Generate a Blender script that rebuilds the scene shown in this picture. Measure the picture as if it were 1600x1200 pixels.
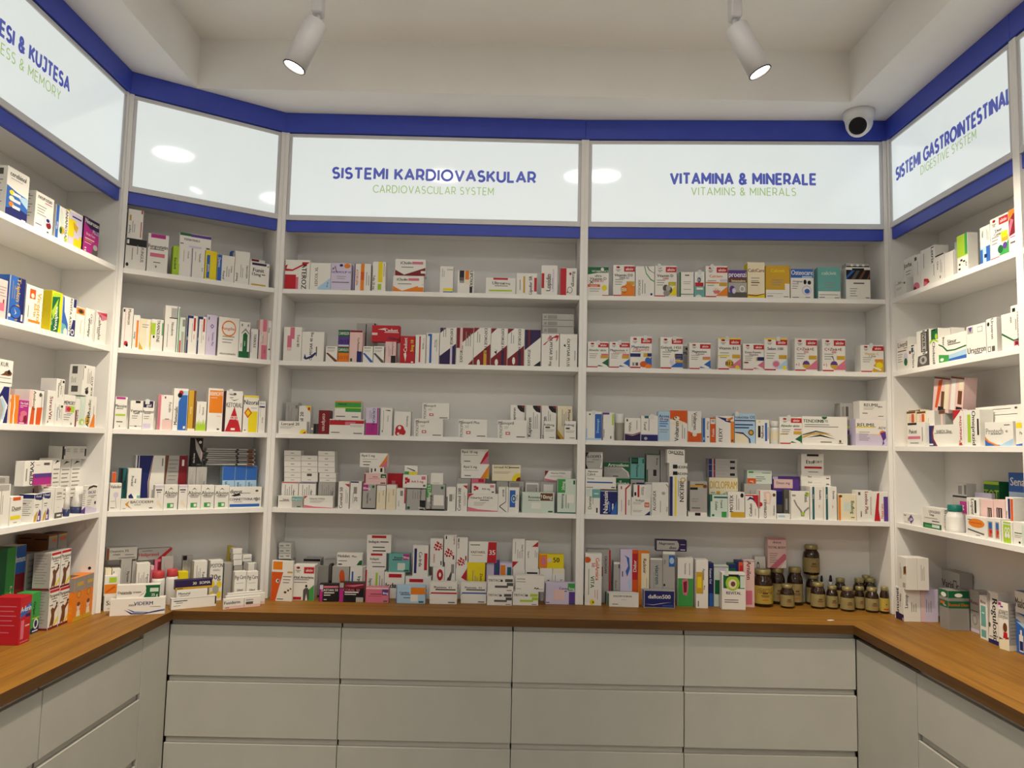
import bpy, bmesh, math, random
from mathutils import Vector, Matrix
for o in list(bpy.data.objects): bpy.data.objects.remove(o)
SC = bpy.context.scene
COL = SC.collection
# ---------------------------------------------------------------- camera
cam_data = bpy.data.cameras.new('camera'); cam = bpy.data.objects.new('camera', cam_data); COL.objects.link(cam)
cam_data.sensor_fit = 'HORIZONTAL'; cam_data.sensor_width = 36.0; cam_data.lens = 36.0*1178.139/1600; cam_data.clip_start = .02
PITCH, ROLL = 0.084071, 0.021661
cam.matrix_world = Matrix.Translation((0, 0, 1.52)) @ Matrix.Rotation(math.pi/2+PITCH, 4, 'X') @ Matrix.Rotation(ROLL, 4, 'Z')
SC.camera = cam
# ---------------------------------------------------------------- view and world
SC.view_settings.view_transform = 'Standard'; SC.view_settings.look = 'None'
SC.view_settings.gamma = 1.0; SC.view_settings.use_curve_mapping = False
SC.view_settings.exposure = 0.47
w = bpy.data.worlds.new('world'); SC.world = w; w.use_nodes = True
w.node_tree.nodes['Background'].inputs[0].default_value = (.9, .92, 1, 1)
w.node_tree.nodes['Background'].inputs[1].default_value = 0.02
DOWNLIGHT = (16.0, 16.0, 75.0, 75.0, 95.0, 95.0)   # emission of the six round ceiling panels, near to far (rear ones added fill)
SPOT = 60.0           # watts of each track spot
SIGN = 0.36           # emission of the backlit sign panels
WARM = (1, .86, .64); SOFT = (1, .95, .86)
# ---------------------------------------------------------------- materials
def lin(h):
    return tuple(((c/255)/12.92 if c/255 <= .04045 else ((c/255+.055)/1.055)**2.4) for c in (int(h[i:i+2], 16) for i in (0, 2, 4)))
MATS = {}
def pbr(name, col, rough=.5, metal=0, spec=.4, emit=None, es=0, alpha=1, trans=0):
    if name in MATS: return MATS[name]
    m = bpy.data.materials.new(name); m.use_nodes = True
    b = m.node_tree.nodes['Principled BSDF']
    b.inputs['Base Color'].default_value = (*col, 1); b.inputs['Roughness'].default_value = rough
    b.inputs['Metallic'].default_value = metal; b.inputs['Specular IOR Level'].default_value = spec
    if emit: b.inputs['Emission Color'].default_value = (*emit, 1); b.inputs['Emission Strength'].default_value = es
    if trans: b.inputs['Transmission Weight'].default_value = trans
    MATS[name] = m; return m
def noisy(name, c1, c2, scale, rough=.5, spec=.4, stretch=(1, 1, 1), bump=0, detail=4):
    m = pbr(name, c1, rough, 0, spec); nt = m.node_tree; b = nt.nodes['Principled BSDF']
    tc = nt.nodes.new('ShaderNodeTexCoord'); mp = nt.nodes.new('ShaderNodeMapping'); mp.inputs['Scale'].default_value = stretch
    n = nt.nodes.new('ShaderNodeTexNoise'); n.inputs['Scale'].default_value = scale; n.inputs['Detail'].default_value = detail
    r = nt.nodes.new('ShaderNodeValToRGB'); r.color_ramp.elements[0].color = (*c1, 1); r.color_ramp.elements[1].color = (*c2, 1)
    r.color_ramp.elements[0].position = .3; r.color_ramp.elements[1].position = .7
    nt.links.new(tc.outputs['Object'], mp.inputs['Vector']); nt.links.new(mp.outputs[0], n.inputs['Vector'])
    nt.links.new(n.outputs['Fac'], r.inputs['Fac']); nt.links.new(r.outputs['Color'], b.inputs['Base Color'])
    if bump:
        bp = nt.nodes.new('ShaderNodeBump'); bp.inputs['Strength'].default_value = bump; bp.inputs['Distance'].default_value = .002
        nt.links.new(n.outputs['Fac'], bp.inputs['Height']); nt.links.new(bp.outputs[0], b.inputs['Normal'])
    return m
def wood(name, axis, k=1.0, sat=1.0):
    m = pbr(name, (.3, .17, .06), .5, 0, .25); nt = m.node_tree; b = nt.nodes['Principled BSDF']
    tc = nt.nodes.new('ShaderNodeTexCoord'); mp = nt.nodes.new('ShaderNodeMapping')
    mp.inputs['Scale'].default_value = (1.2, 22, 22) if axis == 'X' else (22, 1.2, 22)
    n = nt.nodes.new('ShaderNodeTexNoise'); n.inputs['Scale'].default_value = 2.2; n.inputs['Detail'].default_value = 8; n.inputs['Distortion'].default_value = .6
    n2 = nt.nodes.new('ShaderNodeTexNoise'); n2.inputs['Scale'].default_value = 14; n2.inputs['Detail'].default_value = 4
    r = nt.nodes.new('ShaderNodeValToRGB'); e = r.color_ramp.elements
    e[0].position = .25; e[0].color = (.20*k, .087*k, .012*k*sat, 1); e[1].position = .75; e[1].color = (.375*k, .178*k, .025*k*sat, 1)
    x = e.new(.5); x.color = (.29*k, .132*k, .018*k*sat, 1)
    mx = nt.nodes.new('ShaderNodeMix'); mx.data_type = 'RGBA'; mx.blend_type = 'MULTIPLY'; mx.inputs['Factor'].default_value = .22
    nt.links.new(tc.outputs['Object'], mp.inputs['Vector']); nt.links.new(mp.outputs[0], n.inputs['Vector']); nt.links.new(mp.outputs[0], n2.inputs['Vector'])
    nt.links.new(n.outputs['Fac'], r.inputs['Fac']); nt.links.new(r.outputs['Color'], mx.inputs['A']); nt.links.new(n2.outputs['Color'], mx.inputs['B'])
    nt.links.new(mx.outputs['Result'], b.inputs['Base Color'])
    return m
WALL = noisy('wall_paint', (.78, .77, .75), (.81, .80, .78), 6, .7, .2)
CEIL = noisy('ceiling_paint', (.84, .83, .81), (.87, .86, .84), 5, .8, .15)
FLOORM = noisy('floor_tile', (.27, .26, .24), (.33, .32, .30), 3, .35, .4)
LAM = noisy('white_laminate', (.83, .82, .805), (.86, .85, .835), 9, .42, .35)
LAMBACK = noisy('white_back_panel', (.82, .81, .795), (.85, .84, .825), 9, .5, .3)
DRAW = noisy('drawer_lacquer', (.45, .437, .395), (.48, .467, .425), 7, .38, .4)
GROOVE = pbr('groove_profile', (.50, .48, .44), .4, .1)
ALU = pbr('rail_grey', (.62, .62, .635), .45, .1)
BLUE = noisy('royal_blue_board', (.038, .066, .44), (.044, .074, .48), 12, .42, .4)
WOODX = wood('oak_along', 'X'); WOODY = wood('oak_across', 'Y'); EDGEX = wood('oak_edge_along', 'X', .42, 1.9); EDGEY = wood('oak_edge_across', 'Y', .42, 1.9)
SIGNM = pbr('sign_acrylic', (.62, .64, .64), .06, 0, .5, (.905, 1, 1), SIGN)
TXB = pbr('sign_blue_ink', (.075, .09, .40), .3, 0, .4, (.12, .16, .56), .26)
TXG = pbr('sign_green_ink', (.30, .44, .14), .3, 0, .4, (.4, .58, .2), .32)
LAMPW = pbr('lamp_white', (.62, .61, .62), .4); LAMPK = pbr('lamp_dark', (.02, .02, .02), .4)
LENS = pbr('lamp_glow', (1, 1, 1), .4, 0, .3, (1, .93, .82), 9)
PANELS = [pbr('downlight_glow_%d' % e, (1, 1, 1), .4, 0, .3, SOFT, e) for e in DOWNLIGHT]
CAMW = pbr('camera_white', (.72, .72, .72), .35); CAMK = pbr('camera_black', (.010, .010, .013), .45, 0, .2)
AMBER = pbr('amber_glass', (.026, .011, .005), .08, 0, .6); GOLD = pbr('gold_lid', (.36, .31, .14), .35, .5)
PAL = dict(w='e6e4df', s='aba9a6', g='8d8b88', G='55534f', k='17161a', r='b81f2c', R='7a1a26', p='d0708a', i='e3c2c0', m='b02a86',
           u='5a3a8c', U='2b1c4a', n='1f2566', b='2f62b4', B='a9cae4', t='6aaba7'.replace(' ', ''), T='1f5f66', e='3f9a4a', E='17633a', l='a6c934',
           y='e6d21e', Y='c9a030', a='e0801e', A='d0561c', d='6a4126', c='e6dcc0', v='cfc6e0', h='cddbd1')
def C(k): return pbr('print_'+{'w': 'white', 's': 'silver', 'g': 'grey', 'G': 'dark_grey', 'k': 'black', 'r': 'red', 'R': 'maroon', 'p': 'pink', 'i': 'blush', 'm': 'magenta', 'u': 'purple', 'U': 'dark_purple', 'n': 'navy', 'b': 'blue', 'B': 'sky', 't': 'teal', 'T': 'dark_teal', 'e': 'green', 'E': 'dark_green', 'l': 'lime', 'y': 'yellow', 'Y': 'gold', 'a': 'orange', 'A': 'burnt_orange', 'd': 'brown', 'c': 'cream', 'v': 'lilac', 'h': 'mint'}[k], lin(PAL[k]), .45, 0, .3)
PLW = pbr('plastic_white', (.74, .73, .71), .3); PLCLEAR = pbr('plastic_milky', (.66, .68, .68), .25)
PLRED = pbr('plastic_red', (.55, .06, .07), .35); PLTEAL = pbr('plastic_dark_green', (.01, .16, .13), .35); PLNAVY = pbr('plastic_navy', (.03, .045, .13), .3)
PLGREY = pbr('plastic_smoke', (.34, .32, .28), .25); RUBBER = pbr('rubber_black', (.012, .012, .012), .5)
JLAB = noisy('jar_label_paper', (.27, .22, .09), (.32, .26, .11), 40, .5, .3); JLABY = pbr('jar_label_yellow', (.46, .34, .06), .5)
# ---------------------------------------------------------------- mesh helpers
def link(name, bm, mats, parent=None, smooth=False):
    me = bpy.data.meshes.new(name); bm.normal_update(); bm.to_mesh(me); bm.free()
    for m in (mats if isinstance(mats, (list, tuple)) else [mats]): me.materials.append(m)
    if smooth:
        for p in me.polygons: p.use_smooth = True
    o = bpy.data.objects.new(name, me); COL.objects.link(o)
    if parent: o.parent = parent
    return o
def box(bm, x0, x1, y0, y1, z0, z1, mi=0, M=None, bevel=0):
    r = bmesh.ops.create_cube(bm, size=1)
    vs = r['verts']
    for v in vs:
        v.co = Vector((x0+(v.co.x+.5)*(x1-x0), y0+(v.co.y+.5)*(y1-y0), z0+(v.co.z+.5)*(z1-z0)))
    fs = list({f for v in vs for f in v.link_faces})
    for f in fs: f.material_index = mi
    if bevel:
        es = list({e for v in vs for e in v.link_edges})
        rb = bmesh.ops.bevel(bm, geom=es, offset=bevel, segments=1, affect='EDGES')
        vs = list({v for f in rb['faces'] for v in f.verts} | {v for v in vs if v.is_valid})
        for f in rb['faces']: f.material_index = mi
    if M:
        for v in vs: v.co = M @ v.co
    return vs
def lathe(bm, prof, n=24, mi=0, M=None, cap=True):
    rings = []
    for r, z in prof:
        rings.append([bm.verts.new(Vector((r*math.cos(2*math.pi*i/n), r*math.sin(2*math.pi*i/n), z))) for i in range(n)])
    for a, b in zip(rings, rings[1:]):
        for i in range(n):
            f = bm.faces.new((a[i], a[(i+1) % n], b[(i+1) % n], b[i])); f.material_index = mi; f.smooth = True
    if cap:
        f = bm.faces.new(list(reversed(rings[0]))); f.material_index = mi
        f = bm.faces.new(rings[-1]); f.material_index = mi
    if M:
        for ring in rings:
            for v in ring: v.co = M @ v.co
def tube(bm, p0, p1, r0, r1, n=24, mi=0, cap=True):
    p0, p1 = Vector(p0), Vector(p1); d = p1-p0
    q = Vector((0, 0, 1)).rotation_difference(d).to_matrix().to_4x4(); q.translation = p0
    lathe(bm, [(r0, 0), (r1, d.length)], n, mi, q, cap)
def empty(name, loc=(0, 0, 0), M=None):
    o = bpy.data.objects.new(name, None); COL.objects.link(o); o.empty_display_size = .05
    if M: o.matrix_world = M
    else: o.location = loc
    return o
def tag(o, label, cat, group=None):
    o['label'] = label; o['category'] = cat
    if group: o['group'] = group
    return o
def struct(o): o['kind'] = 'structure'; return o
# text to mesh, all strings converted in one pass
TEXTS = {}
def prepare_texts(strings, bold=()):
    tmp = []
    for s in strings:
        for kind in ('n',):
            c = bpy.data.curves.new('txt', 'FONT'); c.body = s; c.resolution_u = 2; c.fill_mode = 'FRONT'
            o = bpy.data.objects.new('txt', c); COL.objects.link(o); tmp.append((s, o, c))
    dg = bpy.context.evaluated_depsgraph_get(); dg.update()
    for s, o, c in tmp:
        me = o.evaluated_get(dg).to_mesh()
        vs = [(v.co.x, v.co.y) for v in me.vertices]; fs = [tuple(p.vertices) for p in me.polygons]
        o.to_mesh_clear() if False else o.evaluated_get(dg).to_mesh_clear()
        if vs:
            x0 = min(v[0] for v in vs); x1 = max(v[0] for v in vs)
            TEXTS[s] = ([(x-x0, y) for x, y in vs], fs, x1-x0)
    for s, o, c in tmp:
        bpy.data.objects.remove(o); bpy.data.curves.remove(c)
# plain geometric capitals for the signs, drawn as strokes
def _arc(cx, cy, rx, ry, a0, a1, n=14):
    return [(cx+rx*math.cos(math.radians(a0+(a1-a0)*i/n)), cy+ry*math.sin(math.radians(a0+(a1-a0)*i/n))) for i in range(n+1)]
GL = {
 'A': (.80, [[(0, 0), (.40, 1), (.80, 0)], [(.15, .30), (.65, .30)]]), 'C': (.80, [_arc(.5, .5, .5, .5, 42, 318, 22)]),
 'D': (.80, [[(0, 0), (0, 1), (.32, 1)]+_arc(.32, .5, .48, .5, 90, -90, 16)+[(0, 0)]]), 'E': (.56, [[(.56, 1), (0, 1), (0, 0), (.56, 0)], [(0, .5), (.5, .5)]]),
 'G': (.86, [_arc(.5, .5, .5, .5, 45, 340, 22)+[(.96, .48)], [(.96, .48), (.55, .48)]]), 'I': (0, [[(0, 0), (0, 1)]]),
 'J': (.48, [[(.08, 1), (.48, 1), (.48, .28)]+_arc(.23, .26, .25, .26, 0, -150, 10)]), 'K': (.64, [[(0, 0), (0, 1)], [(.62, 1), (.02, .36)], [(.24, .58), (.66, 0)]]),
 'L': (.52, [[(0, 1), (0, 0), (.52, 0)]]), 'M': (.86, [[(0, 0), (0, 1), (.43, .3), (.86, 1), (.86, 0)]]), 'N': (.74, [[(0, 0), (0, 1), (.74, 0), (.74, 1)]]),
 'O': (1, [_arc(.5, .5, .5, .5, 0, 360, 28)]), 'R': (.62, [[(0, 0), (0, 1), (.32, 1)]+_arc(.32, .68, .28, .32, 90, -90, 12)+[(0, .36)], [(.34, .36), (.62, 0)]]),
 'S': (.56, [_arc(.28, .74, .27, .26, 40, 250, 12)+_arc(.28, .25, .29, .26, 80, -140, 14)]), 'T': (.68, [[(0, 1), (.68, 1)], [(.34, 1), (.34, 0)]]),
 'U': (.70, [[(0, 1), (0, .36)]+_arc(.35, .35, .35, .35, 180, 360, 14)+[(.70, 1)]]), 'V': (.76, [[(0, 1), (.38, 0), (.76, 1)]]), 'Y': (.70, [[(0, 1), (.35, .45), (.70, 1)], [(.35, .45), (.35, 0)]]),
 '&': (.72, [[(.70, 0), (.16, .62)]+_arc(.30, .78, .19, .22, 215, -40, 12)+[(.12, .42)]+_arc(.27, .24, .25, .25, 130, 330, 12)+[(.68, .44)]])}
def stroke_text(bm, s, x0, x1, z0, z1, y, wt):
    pen = 0; lines = []
    for ch in s:
        if ch == ' ': pen += .50; continue
        w, st = GL[ch]; lines += [[(pen+p[0], p[1]) for p in l] for l in st]; pen += w+.34
    W = pen-.34; H = z1-z0; kx = (x1-x0)/W; lay = 0
    for l in lines:
        P = [Vector((x0+a*kx, 0, z0+wt/2+b*(H-wt))) for a, b in l]
        for a, b in zip(P, P[1:]):
            d = (b-a)
            if d.length < 1e-6: continue
            n = Vector((-d.z, 0, d.x)).normalized()*wt/2; e = d.normalized()*wt*.12; yy = Vector((0, y-lay, 0)); lay = (lay+.000004) % .00006
            bm.faces.new([bm.verts.new(q+yy) for q in (a-e-n, b+e-n, b+e+n, a-e+n)])
        for q in P[1:-1]:
            yy = y-.00007
            bm.faces.new([bm.verts.new((q.x+wt*.5*math.cos(i*math.pi/5), yy, q.z+wt*.5*math.sin(i*math.pi/5))) for i in range(10)])
# ---------------------------------------------------------------- the plan of the shelving
J = [(-1.39618, 1.20000), (-1.42553, 2.67205), (-0.94829, 2.99387), (0.28024, 3.00000), (1.48901, 2.94663), (1.49139, 2.18697)]
S_Z = [2.13757, 1.84668, 1.55682, 1.26512]       # tops of the four shelves
WT = .915       # worktop
TOPZ, RAILZ, SOFF = 2.783, 2.421, 2.868
def frame(a, b):
    a, b = Vector((*a, 0)), Vector((*b, 0)); s = (b-a).normalized(); n = Vector((-s.y, s.x, 0))
    M = Matrix((( s.x, n.x, 0, a.x), (s.y, n.y, 0, a.y), (0, 0, 1, 0), (0, 0, 0, 1)))
    return M, (b-a).length
FR = {}
for k, i in (('LW', 0), ('CO', 1), ('BL', 2), ('BR', 3), ('RW', 4)): FR[k] = frame(J[i], J[i+1])
d6 = (Vector(J[5])-Vector(J[4])).normalized()*.76+Vector(J[5]); FR['RX'] = frame(J[5], tuple(d6))
# ---------------------------------------------------------------- room
def room():
    def slab(name, b): bm = bmesh.new(); box(bm, *b); return bm
    struct(link('floor', slab('f', (-2.2, 2.2, -3.2, 3.6, -.05, 0)), FLOORM))
    struct(link('wall_back', slab('w', (-2.2, 2.2, 3.5, 3.56, 0, 3.2)), WALL))
    struct(link('wall_left', slab('w', (-1.78, -1.72, -3.2, 3.5, 0, 3.2)), WALL))
    struct(link('wall_right', slab('w', (1.78, 1.84, -3.2, 3.5, 0, 3.2)), WALL))
    struct(link('wall_front', slab('w', (-2.2, 2.2, -3.26, -3.2, 0, 3.2)), WALL))
    bm = bmesh.new(); box(bm, -2.2, 2.2, -3.2, 3.56, 3.068, 3.12)
    struct(link('ceiling', bm, CEIL))
    # dropped border of the ceiling around the raised middle field
    bm = bmesh.new()
    box(bm, -1.72, 1.78, 2.79, 3.5, SOFF, 3.068); box(bm, -1.72, -1.232, -3.2, 2.79, SOFF, 3.068)
    box(bm, 1.275, 1.78, -3.2, 2.79, SOFF, 3.068); box(bm, -1.232, 1.275, -3.2, -2.4, SOFF, 3.068)
    struct(link('trim_1', bm, CEIL))
room()
# ---------------------------------------------------------------- shelving units
T = .016; DEP = .198
def unit(key, label, s0=0.0, texts=()):
    M, L = FR[key]
    root = empty('shelf_unit', M=M @ Matrix.Translation((s0, 0, WT))); L = L-s0
    tag(root, label, 'shelving unit', 'white shelving units')
    def P(name, mats, *bx, bev=.0006):
        bm = bmesh.new()
        for b in bx: box(bm, b[0], b[1], b[2], b[3], b[4]-WT, b[5]-WT, bevel=bev)
        return link(name, bm, mats, root)
    P('side_panel', LAM, (0, T-.0004, 0, DEP, WT+.0005, TOPZ+.003)); P('side_panel', LAM, (L-T+.0004, L, 0, DEP, WT+.0005, TOPZ+.003))
    P('back_panel', LAMBACK, (T, L-T, DEP-.007, DEP-.0002, WT+.0005, TOPZ))
    for z in S_Z: P('shelf', LAM, (T, L-T, .0015, DEP-.008, z-.0185, z))
    P('header_panel', LAM, (T, L-T, .02, DEP-.008, RAILZ-.017, RAILZ))
    P('pelmet_strip', BLUE, (T+.001, L-T-.001, .006, .02, RAILZ-.045, RAILZ-.001))
    P('sign_rail', ALU, (T, L-T, -.001, .02, RAILZ, RAILZ+.021), (T, L-T, .001, .02, TOPZ-.014, TOPZ-.0005),
      (T+.0002, T+.012, .003, .018, RAILZ+.021, TOPZ-.014), (L-T-.012, L-T-.0002, .003, .018, RAILZ+.021, TOPZ-.014))
    sp = P('sign_panel', SIGNM, (T+.0121, L-T-.0121, .0065, .0125, RAILZ+.0211, TOPZ-.0141), bev=0)
    P('fascia', BLUE, (.0006, L-.0006, -.006, .03, TOPZ+.0035, SOFF-.001))
    for s, x0, x1, z0, z1, m in texts:
        bm = bmesh.new(); stroke_text(bm, s, x0, x1, z0-WT, z1-WT, .0062, (z1-z0)*(.20 if m is TXB else .105))
        o = link('lettering', bm, m, sp)
    return root
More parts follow.
